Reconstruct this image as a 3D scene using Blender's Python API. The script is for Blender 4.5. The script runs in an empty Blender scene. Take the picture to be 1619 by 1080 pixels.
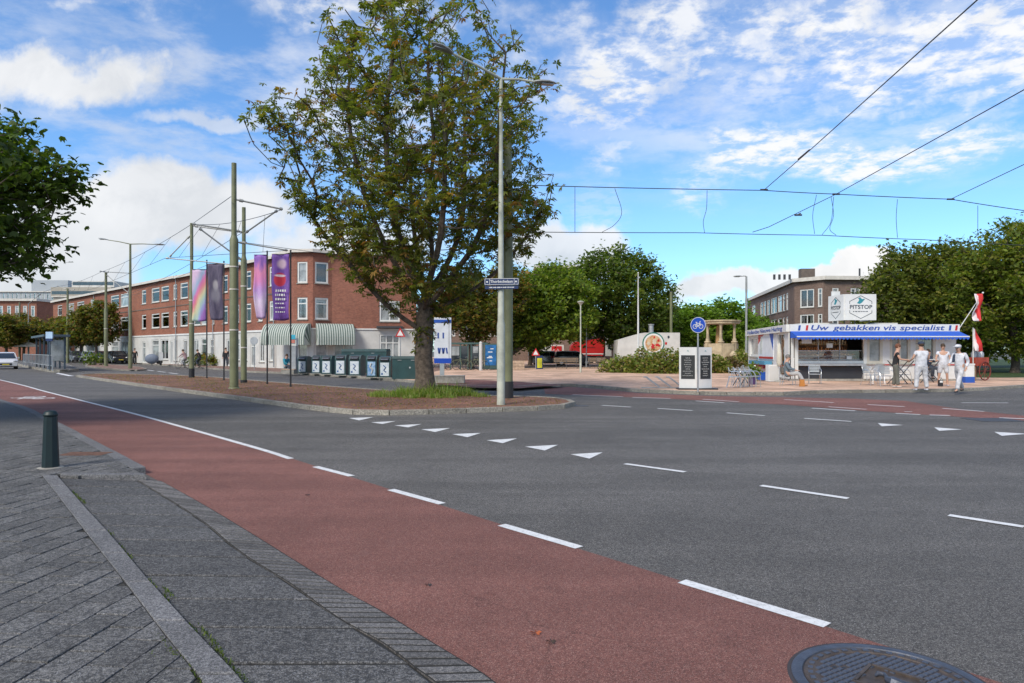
import bpy, bmesh, math, random
import numpy as np
from mathutils import Vector, Matrix
random.seed(7); RNG = np.random.default_rng(7)
R = math.radians
S = bpy.context.scene
C = bpy.context.collection

# ---------------------------------------------------------------- camera
F = 1079.0; CX = 809.5; HY = 555.0; CH = 1.6
cam = bpy.data.cameras.new('camera'); camo = bpy.data.objects.new('camera', cam); C.objects.link(camo)
cam.sensor_width = 36; cam.lens = 36 * F / 1619.0
cam.shift_y = (HY - 540.0) / 1619.0
cam.clip_end = 3000; cam.clip_start = 0.1
camo.location = (0, 0, CH); camo.rotation_euler = (R(90), 0, 0)
S.camera = camo
S.view_settings.view_transform = 'Standard'; S.view_settings.look = 'None'
S.view_settings.gamma = 1; S.view_settings.exposure = 1.22
S.view_settings.use_curve_mapping = False

def G(px, py, z=0.0):
    Z = (CH - z) * F / (py - HY)
    return Vector(((px - CX) * Z / F, Z, z))
def AT(px, py, Z):
    return Vector(((px - CX) * Z / F, Z, CH + (HY - py) * Z / F))

# ---------------------------------------------------------------- world
SUN_EL = 42; SUN_AZ = 215      # compass style: direction the sun stands in, clockwise from +Y
W = bpy.data.worlds.new('World'); S.world = W; W.use_nodes = True
nt = W.node_tree; nt.nodes.clear()
class NB:
    def __init__(s, nt): s.nt = nt
    def n(s, t, **k):
        x = s.nt.nodes.new(t)
        for a, b in k.items(): setattr(x, a, b)
        return x
    def put(s, sock, v):
        if isinstance(v, bpy.types.NodeSocket): s.nt.links.new(v, sock)
        elif v is not None: sock.default_value = v
    def m(s, op, a, b=None, c=None, clamp=False):
        x = s.n('ShaderNodeMath', operation=op, use_clamp=clamp)
        s.put(x.inputs[0], a)
        if b is not None: s.put(x.inputs[1], b)
        if c is not None: s.put(x.inputs[2], c)
        return x.outputs[0]
    def mix(s, f, a, b, mode='MIX'):
        x = s.n('ShaderNodeMix', data_type='RGBA', blend_type=mode)
        s.put(x.inputs[0], f); s.put(x.inputs[6], a); s.put(x.inputs[7], b)
        return x.outputs[2]
    def noise(s, vec, scale, detail=4, rough=.55, dist=0, dim='3D', out=0):
        x = s.n('ShaderNodeTexNoise', noise_dimensions=dim)
        if vec is not None: s.put(x.inputs['Vector'], vec)
        x.inputs['Scale'].default_value = scale; x.inputs['Detail'].default_value = detail
        x.inputs['Roughness'].default_value = rough; x.inputs['Distortion'].default_value = dist
        return x.outputs[out]
    def ss(s, v, a, b, lo=0, hi=1):
        x = s.n('ShaderNodeMapRange', interpolation_type='SMOOTHSTEP')
        s.put(x.inputs[0], v); x.inputs[1].default_value = a; x.inputs[2].default_value = b
        x.inputs[3].default_value = lo; x.inputs[4].default_value = hi
        return x.outputs[0]
b = NB(nt)
tc = b.n('ShaderNodeTexCoord'); sep = b.n('ShaderNodeSeparateXYZ'); nt.links.new(tc.outputs['Generated'], sep.inputs[0])
X, Y, Zc = sep.outputs
sky = b.n('ShaderNodeTexSky', sky_type='NISHITA'); sky.sun_disc = False
sky.sun_elevation = R(SUN_EL); sky.sun_rotation = R(SUN_AZ); sky.altitude = 0; sky.air_density = 1.0; sky.dust_density = 0.35; sky.ozone_density = 3.0
blue = b.mix(1.0, sky.outputs[0], (0.60, 0.83, 1.02, 1), 'MULTIPLY')
# cloud deck coordinates (a plane overhead)
zz = b.m('ADD', b.m('MAXIMUM', Zc, 0.0), 0.10)
comb = b.n('ShaderNodeCombineXYZ'); b.put(comb.inputs[0], b.m('DIVIDE', X, zz)); b.put(comb.inputs[1], b.m('DIVIDE', Y, zz)); comb.inputs[2].default_value = 3.3
dk = comb.outputs[0]
fine = b.noise(dk, 3.2, 8, .62, .1)
broad = b.noise(dk, 0.55, 3, .5, .2)
deck = b.m('MULTIPLY', b.ss(fine, .40, .68), b.ss(broad, .40, .60))
deck = b.m('MULTIPLY', deck, b.ss(Zc, .16, .30))
# cumulus banks in tangent space of the northern sky
yy = b.m('MAXIMUM', Y, 0.05)
u = b.m('DIVIDE', X, yy); v = b.m('DIVIDE', Zc, yy)
cu = b.n('ShaderNodeCombineXYZ'); b.put(cu.inputs[0], u); b.put(cu.inputs[1], v); cu.inputs[2].default_value = 1.7
nz = b.noise(cu.outputs[0], 6.0, 9, .58, .1)
nz2 = b.noise(cu.outputs[0], 15.0, 7, .6, .3)
w1 = b.n('ShaderNodeTexNoise'); b.put(w1.inputs['Vector'], cu.outputs[0]); w1.inputs['Scale'].default_value = 4.0; w1.inputs['Detail'].default_value = 8; w1.inputs['Roughness'].default_value = .58
w1s = b.n('ShaderNodeSeparateColor'); b.put(w1s.inputs[0], w1.outputs['Color'])
uw = b.m('ADD', u, b.m('MULTIPLY', b.m('SUBTRACT', w1s.outputs[0], .5), .30)); vw = b.m('ADD', v, b.m('MULTIPLY', b.m('SUBTRACT', w1s.outputs[1], .5), .17))
wob = b.m('ADD', b.m('MULTIPLY', b.m('SUBTRACT', nz, .5), 2.9), b.m('MULTIPLY', b.m('SUBTRACT', nz2, .5), 1.3))
def blob(px, py, rx, ry, soft, dens, w=1.0):
    a = b.m('DIVIDE', b.m('SUBTRACT', uw, (px - CX) / F), rx / F)
    c = b.m('DIVIDE', b.m('SUBTRACT', vw, (HY - py) / F), ry / F)
    r = b.m('SQRT', b.m('ADD', b.m('MULTIPLY', a, a), b.m('MULTIPLY', c, c)))
    d = b.m('ADD', b.m('SUBTRACT', 1.0, r), b.m('MULTIPLY', wob, w))
    return b.ss(d, 0, soft, 0, dens)
front = b.ss(Y, .1, .3)
solid = None
for a in [(80, 132, 195, 52, .60, .95, .55), (250, 330, 330, 105, .45, .96, .48), (40, 420, 260, 130, .4, .95, .35), (560, 400, 200, 90, .5, .9, .4),
          (1362, 418, 46, 40, .22, 1, .42), (1335, 440, 60, 26, .25, 1, .4), (1230, 452, 230, 32, .35, .95, .38), (870, 405, 120, 48, .4, .9, .38), (330, 186, 150, 18, .6, .6, .5), (470, 160, 120, 50, .9, .6, .7)]:
    q = blob(*a); solid = q if solid is None else b.m('MAXIMUM', solid, q)
wis = None
for a in [(1380, 232, 430, 46, .65, .95, .5), (1400, 60, 460, 140, .8, .95, .8), (1010, 130, 240, 170, .9, .95, .8), (1250, 150, 300, 60, 1.2, .6, .9), (560, 25, 420, 50, 1.1, .8, .9), (1060, 30, 300, 70, .9, .85, .9), (180, 15, 160, 22, .9, .7, .8), (640, 160, 200, 90, 1.2, .7, .9),(930,330,60,60,1.,.25,.7)]:
    q = blob(*a); wis = q if wis is None else b.m('MAXIMUM', wis, q)
mott = b.ss(b.noise(dk, 10.0, 7, .62, .12), .38, .60, .22, 1.0)
wis = b.m('MULTIPLY', wis, mott)
vis = b.m('MULTIPLY', b.m('MAXIMUM', solid, wis), front)
behind = b.m('MULTIPLY', b.ss(Y, .25, 0.0), b.m('MULTIPLY', b.ss(b.noise(dk, 1.1, 8, .58, .3), .42, .58), .9))
over = b.m('MULTIPLY', deck, b.ss(v, .62, .8))
cov = b.m('MAXIMUM', vis, b.m('MAXIMUM', behind, b.m('MULTIPLY', b.m('MULTIPLY', deck, .55), 1.0)))
# cloud brightness: billows and grey undersides
sh = b.ss(b.noise(cu.outputs[0], 3.0, 6, .55, .2), .33, .62)
low = b.ss(v, .05, .22)
sh2 = b.ss(b.noise(cu.outputs[0], 11.0, 6, .6, .4), .36, .62)
csh = b.m('ADD', b.m('ADD', b.m('MULTIPLY', sh, .42), b.m('MULTIPLY', sh2, .26)), b.m('MULTIPLY', low, .32))
csh = b.m('ADD', csh, b.m('MULTIPLY', b.ss(u, .10, .40), .40), clamp=True)
ccol = b.mix(csh, (3.0, 3.15, 3.35, 1), (4.95, 4.95, 4.95, 1))
tot = b.mix(cov, blue, ccol)
bg = b.n('ShaderNodeBackground'); b.put(bg.inputs[0], tot); bg.inputs[1].default_value = 0.088
wo = b.n('ShaderNodeOutputWorld'); nt.links.new(bg.outputs[0], wo.inputs[0])

sun = bpy.data.lights.new('sun', 'SUN'); sun.energy = 1.5; sun.angle = R(18); sun.color = (1.0, .93, .82)
suno = bpy.data.objects.new('sun', sun); C.objects.link(suno)
az = R(SUN_AZ); sd = Vector((math.sin(az) * math.cos(R(SUN_EL)), math.cos(az) * math.cos(R(SUN_EL)), math.sin(R(SUN_EL))))
suno.rotation_euler = (-sd).to_track_quat('-Z', 'Y').to_euler()

# ---------------------------------------------------------------- materials
MATS = {}
def mat(name, col=(.5, .5, .5), rough=.6, metal=0, var=.12, vs=3.0, bump=0.0, bs=60, spec=.5, col2=None, coat=0, coords='Object', f=None):
    if name in MATS: return MATS[name]
    m = bpy.data.materials.new(name); m.use_nodes = True; n = m.node_tree
    bs_ = n.nodes['Principled BSDF']; q = NB(n)
    t = q.n('ShaderNodeTexCoord').outputs[coords]
    c1 = tuple(col) + (1,)
    c2 = (tuple(col2) + (1,)) if col2 else tuple(x * (1 - var) for x in col) + (1,)
    c = q.mix(q.ss(q.noise(t, vs, 5, .6), .35, .65), c1, c2)
    q.put(bs_.inputs['Base Color'], c)
    r = q.m('ADD', q.m('MULTIPLY', q.noise(t, vs * 2.3, 3), .2), rough - .1, clamp=True); q.put(bs_.inputs['Roughness'], r)
    bs_.inputs['Metallic'].default_value = metal
    bs_.inputs['Specular IOR Level'].default_value = spec
    if coat: bs_.inputs['Coat Weight'].default_value = coat
    if bump:
        bp = q.n('ShaderNodeBump'); bp.inputs['Strength'].default_value = bump; bp.inputs['Distance'].default_value = .01
        q.put(bp.inputs['Height'], q.noise(t, bs, 4, .6)); q.put(bs_.inputs['Normal'], bp.outputs[0])
    if f: f(q, bs_, t, c)
    MATS[name] = m
    return m
def speckle_mat(name, base, light, dark, moss=None, big=.25, tint=None, rough=.85, s1=240, island=0.0, wear=False, gr=.5):
    m = bpy.data.materials.new(name); m.use_nodes = True; n = m.node_tree; bs_ = n.nodes['Principled BSDF']; q = NB(n)
    g = q.n('ShaderNodeNewGeometry'); t = g.outputs['Position']
    n1 = q.noise(t, s1, 3, .7); n2 = q.noise(t, s1 * .33, 3, .7)
    vor = q.n('ShaderNodeTexVoronoi'); q.put(vor.inputs['Vector'], t); vor.inputs['Scale'].default_value = s1 * .95
    vsep = q.n('ShaderNodeSeparateColor'); q.put(vsep.inputs[0], vor.outputs['Color'])
    vb = q.n('ShaderNodeTexVoronoi'); q.put(vb.inputs['Vector'], t); vb.inputs['Scale'].default_value = s1 * .36; vbs = q.n('ShaderNodeSeparateColor'); q.put(vbs.inputs[0], vb.outputs['Color'])
    bb2 = q.n('ShaderNodeVectorMath', operation='SCALE'); bb2.inputs[0].default_value = base[:3]; q.put(bb2.inputs['Scale'], q.m('MULTIPLY', q.ss(vbs.outputs[0], 0, 1, 1 - gr, 1 + gr * 1.08), q.ss(vbs.outputs[1], 0, 1, .85, 1.15))); base = bb2.outputs[0]
    cd = q.mix(q.ss(n1, .3, .7), dark, base)
    c = q.mix(q.ss(vsep.outputs[0], .80, 1.0, 0, .75), cd, light)
    c = q.mix(q.ss(vsep.outputs[1], .80, .99), c, dark)
    lg = q.noise(t, .35, 5, .6, .6); lg2 = q.noise(t, 2.2, 5, .65, .4)
    f = q.m('ADD', q.m('MULTIPLY', lg, 1.2), q.m('MULTIPLY', lg2, .8))
    br = q.ss(f, .6, 1.4, 1 - big, 1 + big)
    cc = q.n('ShaderNodeVectorMath', operation='SCALE'); q.put(cc.inputs[0], c); q.put(cc.inputs['Scale'], br)
    out = cc.outputs[0]
    if island:
        ri = q.n('ShaderNodeObjectInfo').outputs['Random']; ri2 = g.outputs['Random Per Island']
        fr = q.m('FRACT', q.m('ADD', ri, ri2))
        c2 = q.n('ShaderNodeVectorMath', operation='SCALE'); q.put(c2.inputs[0], out); q.put(c2.inputs['Scale'], q.ss(fr, 0, 1, 1 - island, 1 + island)); out = c2.outputs[0]
    if wear:
        mp_ = q.n('ShaderNodeMapping'); q.put(mp_.inputs['Vector'], t); mp_.inputs['Rotation'].default_value = (0, 0, R(42)); mp_.inputs['Scale'].default_value = (.10, 1.0, 1)
        tr_ = q.ss(q.noise(mp_.outputs[0], .9, 4, .55, .2), .42, .62, .90, 1.13)
        st_ = q.ss(q.noise(t, .9, 7, .7, 1.5), .60, .72, 1.0, .80)
        wv = q.n('ShaderNodeVectorMath', operation='ADD'); q.put(wv.inputs[0], t); nv = q.n('ShaderNodeTexNoise'); q.put(nv.inputs['Vector'], t); nv.inputs['Scale'].default_value = 1.6; nv.inputs['Detail'].default_value = 6
        sc2 = q.n('ShaderNodeVectorMath', operation='SCALE'); q.put(sc2.inputs[0], nv.outputs['Color']); sc2.inputs['Scale'].default_value = .9; q.put(wv.inputs[1], sc2.outputs[0])
        vc = q.n('ShaderNodeTexVoronoi', feature='DISTANCE_TO_EDGE'); q.put(vc.inputs['Vector'], wv.outputs[0]); vc.inputs['Scale'].default_value = .17
        crk = q.m('MULTIPLY', q.ss(vc.outputs[0], .0028, .0), q.ss(q.noise(t, .4, 3, .5), .50, .60))
        k_ = q.m('MULTIPLY', q.m('MULTIPLY', tr_, st_), q.m('SUBTRACT', 1.0, q.m('MULTIPLY', crk, .28)))
        c3_ = q.n('ShaderNodeVectorMath', operation='SCALE'); q.put(c3_.inputs[0], out); q.put(c3_.inputs['Scale'], k_); out = c3_.outputs[0]
    if tint:
        out = q.mix(q.ss(q.noise(t, 1.1, 6, .7, 1.0), .56, .74, 0, .55), out, tint)
    if moss:
        out = q.mix(q.ss(q.noise(t, 5.0, 6, .75, .5), .62, .72, 0, .6), out, moss)
    q.put(bs_.inputs['Base Color'], out); bs_.inputs['Roughness'].default_value = rough; bs_.inputs['Specular IOR Level'].default_value = .35
    bp = q.n('ShaderNodeBump'); bp.inputs['Strength'].default_value = .55; bp.inputs['Distance'].default_value = .004
    q.put(bp.inputs['Height'], q.m('ADD', n2, vsep.outputs[0])); q.put(bs_.inputs['Normal'], bp.outputs[0])
    MATS[name] = m; return m
def brick_mat(name, c1, c2, mortar, w=.21, h=.065, ax='x', ms=.012, big=.18, coords='UV'):
    m = bpy.data.materials.new(name); m.use_nodes = True; n = m.node_tree; bs_ = n.nodes['Principled BSDF']; q = NB(n)
    t = q.n('ShaderNodeTexCoord').outputs[coords]
    bt = q.n('ShaderNodeTexBrick'); q.put(bt.inputs['Vector'], t)
    bt.inputs['Color1'].default_value = c1; bt.inputs['Color2'].default_value = c2; bt.inputs['Mortar'].default_value = mortar
    bt.inputs['Scale'].default_value = 1; bt.inputs['Brick Width'].default_value = w; bt.inputs['Row Height'].default_value = h
    bt.inputs['Mortar Size'].default_value = ms * .5; bt.inputs['Bias'].default_value = 0
    p = q.n('ShaderNodeNewGeometry').outputs['Position']
    f = q.ss(q.noise(p, .5, 6, .65, .4), .3, .7, 1 - big, 1 + big)
    f = q.m('MULTIPLY', f, q.ss(q.noise(p, 6, 5, .7), .3, .7, .88, 1.12))
    cc = q.n('ShaderNodeVectorMath', operation='SCALE'); q.put(cc.inputs[0], bt.outputs[0]); q.put(cc.inputs['Scale'], f)
    q.put(bs_.inputs['Base Color'], cc.outputs[0]); bs_.inputs['Roughness'].default_value = .9; bs_.inputs['Specular IOR Level'].default_value = .3
    bp = q.n('ShaderNodeBump'); bp.inputs['Strength'].default_value = .4; bp.inputs['Distance'].default_value = .01; bp.invert = True
    q.put(bp.inputs['Height'], bt.outputs['Fac']); q.put(bs_.inputs['Normal'], bp.outputs[0])
    MATS[name] = m; return m
def leaf_mat(name):
    m = bpy.data.materials.new(name); m.use_nodes = True; n = m.node_tree; q = NB(n); bs_ = n.nodes['Principled BSDF']
    at = q.n('ShaderNodeAttribute', attribute_name='tint')
    lc = q.mix(1.0, at.outputs['Color'], (1.32, 1.26, 1.15, 1), 'MULTIPLY'); q.put(bs_.inputs['Base Color'], lc); bs_.inputs['Roughness'].default_value = .5; bs_.inputs['Specular IOR Level'].default_value = .35
    tr = q.n('ShaderNodeBsdfTranslucent')
    k = q.mix(1.0, at.outputs['Color'], (1.9, 2.0, .6, 1), 'MULTIPLY'); q.put(tr.inputs[0], k)
    mx = q.n('ShaderNodeMixShader'); mx.inputs[0].default_value = .48
    n.links.new(bs_.outputs[0], mx.inputs[1]); n.links.new(tr.outputs[0], mx.inputs[2])
    n.links.new(mx.outputs[0], n.nodes['Material Output'].inputs[0]); MATS[name] = m; return m

LEAF = leaf_mat('leaf')
asphalt = speckle_mat('asphalt', (.158, .146, .134, 1), (.38, .37, .35, 1), (.045, .043, .042, 1), big=.14, wear=True)
redasph = speckle_mat('red_asphalt', (.285, .116, .088, 1), (.50, .32, .27, 1), (.085, .038, .034, 1), big=.14, tint=(.19, .10, .085, 1), wear=True, gr=.28, s1=300)
tilem = speckle_mat('concrete_tile', (.185, .178, .166, 1), (.24, .24, .25, 1), (.030, .031, .036, 1), moss=(.05, .06, .03, 1), big=.18, s1=190, island=.17)
slabm = speckle_mat('concrete_slab', (.155, .149, .140, 1), (.24, .24, .25, 1), (.026, .027, .031, 1), big=.16, s1=170, island=.10)
kerbm = speckle_mat('kerb_concrete', (.225, .220, .215, 1), (.34, .34, .36, 1), (.06, .06, .068, 1), big=.2, s1=260, island=.10, moss=(.08, .09, .05, 1))
kerb2 = speckle_mat('kerb_pale', (.34, .31, .26, 1), (.42, .4, .36, 1), (.14, .13, .11, 1), big=.25, s1=120, island=.12, moss=(.10, .10, .05, 1))
gutb = speckle_mat('gutter_brick', (.20, .188, .176, 1), (.19, .19, .2, 1), (.05, .05, .055, 1), big=.2, s1=300, island=.22, tint=(.13, .115, .10, 1))
jointm = speckle_mat('joint_sand', (.062, .058, .050, 1), (.07, .065, .06, 1), (.015, .015, .014, 1), moss=(.05, .075, .02, 1), big=.3)
soilm = speckle_mat('median_gravel', (.29, .115, .075, 1), (.24, .17, .10, 1), (.07, .05, .03, 1), big=.4, s1=45, tint=(.12, .13, .05, 1))
plazam = brick_mat('plaza_brick', (.62, .40, .28, 1), (.50, .31, .21, 1), (.42, .33, .26, 1), w=.21, h=.07, coords='Object', big=.35)
pav2 = brick_mat('pavement_brick', (.27, .17, .13, 1), (.20, .12, .10, 1), (.14, .11, .09, 1), w=.21, h=.10, coords='Object', big=.25)
def marks(q, bs_, t, c):
    p = q.n('ShaderNodeNewGeometry').outputs['Position']
    q.put(bs_.inputs['Base Color'], q.mix(q.m('ADD', q.ss(q.noise(p, 55, 5, .75), .52, .66, 0, .55), q.ss(q.noise(p, 5, 5, .7), .5, .72, 0, .30)), c, (.18, .18, .18, 1)))
darkj = mat('dark_joint', (.022, .021, .019), .95, vs=20)
markm = mat('road_paint', (.72, .72, .72), .75, var=.12, vs=8, f=marks)
grassm = speckle_mat('lawn', (.05, .085, .02, 1), (.11, .15, .04, 1), (.02, .035, .01, 1), big=.3, s1=60)
bark = mat('bark', (.13, .10, .075), .95, var=.55, vs=9, bump=1.0, bs=26)
brickA = brick_mat('red_brick', (.31, .115, .075, 1), (.22, .078, .052, 1), (.20, .14, .11, 1), big=.12)
brickB = brick_mat('orange_brick', (.32, .125, .075, 1), (.235, .085, .053, 1), (.20, .14, .11, 1), big=.12)
brickC = brick_mat('brown_brick', (.215, .145, .115, 1), (.155, .105, .085, 1), (.15, .12, .10, 1), big=.14)
white = mat('white_paint', (.70, .70, .68), .5, var=.10, vs=1.5)
offw = mat('white_plaster', (.58, .57, .54), .8, var=.16, vs=.8)
trim = mat('white_window_frame', (.66, .66, .63), .45, var=.06)
glass = mat('window_glass', (.035, .045, .055), .08, var=.5, vs=.8, spec=.9)
glass2 = mat('glass_with_blinds', (.36, .38, .38), .15, var=.5, vs=1.3, spec=.9)
curt = mat('net_curtain', (.50, .50, .47), .7, var=.35, vs=4)
roofm = mat('bitumen_roof', (.10, .10, .11), .9)
fasc = mat('pale_fascia', (.62, .58, .52), .7, var=.15)
polem = mat('olive_pole_paint', (.165, .175, .092), .55, var=.25, vs=2.2, bump=.1)
greym = mat('grey_steel', (.30, .31, .30), .45, metal=.2, var=.2)
palep = mat('pale_lamp_pole', (.47, .48, .40), .6, var=.3, vs=2.5, bump=.15, bs=20)
black = mat('black_paint', (.018, .018, .02), .5)
dark = mat('dark_metal', (.05, .05, .055), .5)
wirem = mat('wire', (.035, .04, .045), .5)
alu = mat('aluminium', (.62, .63, .64), .3, metal=.85, var=.1)
def clear(q, bs_, t, c):
    tp = q.n('ShaderNodeBsdfTransparent'); gl_ = q.n('ShaderNodeBsdfGlossy'); gl_.inputs['Roughness'].default_value = .03; mx = q.n('ShaderNodeMixShader'); fr_ = q.n('ShaderNodeFresnel'); fr_.inputs['IOR'].default_value = 1.5
    q.put(mx.inputs[0], q.m('ADD', fr_.outputs[0], .04)); q.nt.links.new(tp.outputs[0], mx.inputs[1]); q.nt.links.new(gl_.outputs[0], mx.inputs[2]); q.nt.links.new(mx.outputs[0], q.nt.nodes['Material Output'].inputs[0])
clearg = mat('clear_glass', f=clear)
steel = mat('galvanised_steel', (.42, .43, .44), .45, metal=.5, var=.2)
conc = mat('concrete', (.36, .34, .30), .9, var=.3, vs=6, bump=.4)
stone = mat('sandstone', (.50, .40, .26), .9, var=.35, vs=2.5, bump=.6, bs=18)
blue_ = mat('blue_paint', (.02, .09, .42), .45)
signb = mat('sign_blue', (.010, .065, .42), .35, var=.05)
navy = mat('navy_enamel', (.012, .028, .10), .35)
red_ = mat('red_paint', (.50, .02, .02), .4)
binm = mat('dark_green_metal', (.022, .065, .068), .42, var=.25, vs=1.5)
bolm = mat('bollard_green', (.004, .017, .019), .5, var=.2, vs=6)
rubber = mat('rubber', (.02, .02, .02), .8)
skinm = mat('skin', (.52, .30, .21), .6, var=.1)
rust = mat('rusty_iron', (.16, .075, .045), .85, var=.4, vs=14, bump=.5)
iron = mat('cast_iron', (.095, .105, .135), .48, metal=.45, var=.35, vs=9, bump=.3, bs=90, spec=.6)
ironrust = mat('worn_iron', (.11, .085, .07), .6, metal=.35, var=.4, vs=12, bump=.3, bs=70)
wood = mat('weathered_wood', (.24, .17, .11), .8, var=.35, vs=7)
paleb = mat('pale_wood', (.50, .36, .25), .8, var=.3, vs=5)

# ---------------------------------------------------------------- mesh helpers
class MB:
    def __init__(s): s.v = []; s.f = []; s.mi = []
    def add(s, vs, fs, mi=0):
        o = len(s.v); s.v += [tuple(x) for x in vs]; s.f += [tuple(i + o for i in f) for f in fs]; s.mi += [mi] * len(fs); return s
    def box(s, c, d, rot=None, mi=0, taper=1.0):
        x, y, z = d[0] / 2, d[1] / 2, d[2] / 2; t = taper
        vs = [Vector(p) for p in ((-x, -y, -z), (x, -y, -z), (x, y, -z), (-x, y, -z), (-x * t, -y * t, z), (x * t, -y * t, z), (x * t, y * t, z), (-x * t, y * t, z))]
        if rot is not None:
            m = rot if isinstance(rot, Matrix) else Matrix.Rotation(rot, 3, 'Z')
            vs = [m @ p for p in vs]
        c = Vector(c)
        return s.add([p + c for p in vs], [(3, 2, 1, 0), (4, 5, 6, 7), (0, 1, 5, 4), (1, 2, 6, 5), (2, 3, 7, 6), (3, 0, 4, 7)], mi)
    def bar(s, a, b_, w, h=None, mi=0):
        a = Vector(a); b_ = Vector(b_); h = h or w; d = b_ - a; L = d.length
        if L < 1e-6: return s
        q = d.to_track_quat('X', 'Z').to_matrix()
        return s.box((a + b_) / 2, (L, w, h), q, mi)
    def cyl(s, a, b_, r0, r1=None, n=10, mi=0, cap=True):
        r1 = r0 if r1 is None else r1; a = Vector(a); b_ = Vector(b_); q = (b_ - a).to_track_quat('Z', 'Y').to_matrix()
        vs = []
        for p, r in ((a, r0), (b_, r1)):
            for i in range(n):
                t = 2 * math.pi * i / n; vs.append(p + q @ Vector((r * math.cos(t), r * math.sin(t), 0)))
        fs = [(i, (i + 1) % n, n + (i + 1) % n, n + i) for i in range(n)]
        if cap: fs += [tuple(range(n - 1, -1, -1)), tuple(range(n, 2 * n))]
        return s.add(vs, fs, mi)
    def tube(s, pts, r, n=6, mi=0):
        pts = [Vector(p) for p in pts]; k = len(pts)
        rs = r if isinstance(r, (list, tuple)) else [r] * k
        vs = []; up = None
        for i, p in enumerate(pts):
            d = (pts[min(i + 1, k - 1)] - pts[max(i - 1, 0)])
            if d.length < 1e-9: d = Vector((0, 0, 1))
            d.normalize()
            if up is None: up = d.orthogonal().normalized()
            up = (up - d * up.dot(d))
            up = up.normalized() if up.length > 1e-6 else d.orthogonal().normalized()
            w = d.cross(up)
            for j in range(n):
                t = 2 * math.pi * j / n; vs.append(p + (up * math.cos(t) + w * math.sin(t)) * rs[i])
        fs = []
        for i in range(k - 1):
            for j in range(n): fs.append((i * n + j, i * n + (j + 1) % n, (i + 1) * n + (j + 1) % n, (i + 1) * n + j))
        fs += [tuple(range(n - 1, -1, -1)), tuple(range((k - 1) * n, k * n))]
        return s.add(vs, fs, mi)
    def lathe(s, c, prof, n=16, mi=0, ax=None):
        c = Vector(c); vs = []; m = ax or Matrix.Identity(3)
        for r, z in prof:
            for i in range(n):
                t = 2 * math.pi * i / n; vs.append(c + m @ Vector((r * math.cos(t), r * math.sin(t), z)))
        k = len(prof); fs = []
        for i in range(k - 1):
            for j in range(n): fs.append((i * n + j, i * n + (j + 1) % n, (i + 1) * n + (j + 1) % n, (i + 1) * n + j))
        fs += [tuple(range(n - 1, -1, -1)), tuple(range((k - 1) * n, k * n))]
        return s.add(vs, fs, mi)
    def prism(s, poly, z0, z1, mi=0):
        n = len(poly); a = sum(poly[i][0] * poly[(i + 1) % n][1] - poly[(i + 1) % n][0] * poly[i][1] for i in range(n))
        if a < 0: poly = poly[::-1]
        zf0 = z0 if callable(z0) else (lambda x, y: z0); zf1 = z1 if callable(z1) else (lambda x, y: z1)
        vs = [(p[0], p[1], zf0(p[0], p[1])) for p in poly] + [(p[0], p[1], zf1(p[0], p[1])) for p in poly]
        fs = [(i, (i + 1) % n, n + (i + 1) % n, n + i) for i in range(n)] + [tuple(range(n - 1, -1, -1)), tuple(range(n, 2 * n))]
        return s.add(vs, fs, mi)
    def ext(s, poly, y0, y1, mi=0):      # polygon in XZ extruded along Y
        n = len(poly); a = sum(poly[i][0] * poly[(i + 1) % n][1] - poly[(i + 1) % n][0] * poly[i][1] for i in range(n))
        if a < 0: poly = poly[::-1]
        vs = [(p[0], y0, p[1]) for p in poly] + [(p[0], y1, p[1]) for p in poly]
        fs = [(i, n + i, n + (i + 1) % n, (i + 1) % n)[::-1] for i in range(n)]
        fs = [f[::-1] for f in fs]
        fs += [tuple(range(n)), tuple(range(2 * n - 1, n - 1, -1))]
        return s.add(vs, fs, mi)
    def ball(s, c, r, n=10, k=6, sc=(1, 1, 1), mi=0):
        prof = []
        c = Vector(c); vs = []
        for i in range(k + 1):
            ph = -math.pi / 2 + math.pi * i / k
            for j in range(n):
                t = 2 * math.pi * j / n; cr = max(math.cos(ph), .02)
                vs.append(c + Vector((r * cr * math.cos(t) * sc[0], r * cr * math.sin(t) * sc[1], r * math.sin(ph) * sc[2])))
        fs = []
        for i in range(k):
            for j in range(n): fs.append((i * n + j, i * n + (j + 1) % n, (i + 1) * n + (j + 1) % n, (i + 1) * n + j))
        fs += [tuple(range(n - 1, -1, -1)), tuple(range(k * n, (k + 1) * n))]
        return s.add(vs, fs, mi)
    def mesh(s, name, mats, smooth=False):
        me = bpy.data.meshes.new(name); me.from_pydata(s.v, [], s.f)
        for m in (mats if isinstance(mats, (list, tuple)) else [mats]): me.materials.append(m)
        me.polygons.foreach_set('material_index', s.mi)
        if smooth:
            me.polygons.foreach_set('use_smooth', [True] * len(me.polygons))
            me.set_sharp_from_angle(angle=R(40))
        me.update(); return me
    def build(s, name, mats, parent=None, smooth=False, loc=None, **pr):
        return put(s.mesh(name, mats, smooth), name, parent, loc, **pr)
def put(me, name, parent=None, loc=None, rotz=0, **pr):
    o = bpy.data.objects.new(name, me); C.objects.link(o)
    if parent is not None: o.parent = parent
    if loc is not None: o.location = loc
    if rotz: o.rotation_euler = (0, 0, rotz)
    for k, v_ in pr.items(): o[k] = v_
    return o
def thing(name, label, cat, loc=(0, 0, 0), rotz=0, group=None):
    o = bpy.data.objects.new(name, None); C.objects.link(o); o.location = loc; o.rotation_euler = (0, 0, rotz); o.empty_display_size = .2
    o['label'] = label; o['category'] = cat
    if group: o['group'] = group
    return o
def tag(o, label, cat, group=None):
    o['label'] = label; o['category'] = cat
    if group: o['group'] = group
    return o
def kids(o): return [x for x in bpy.data.objects if x.parent == o]
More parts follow.
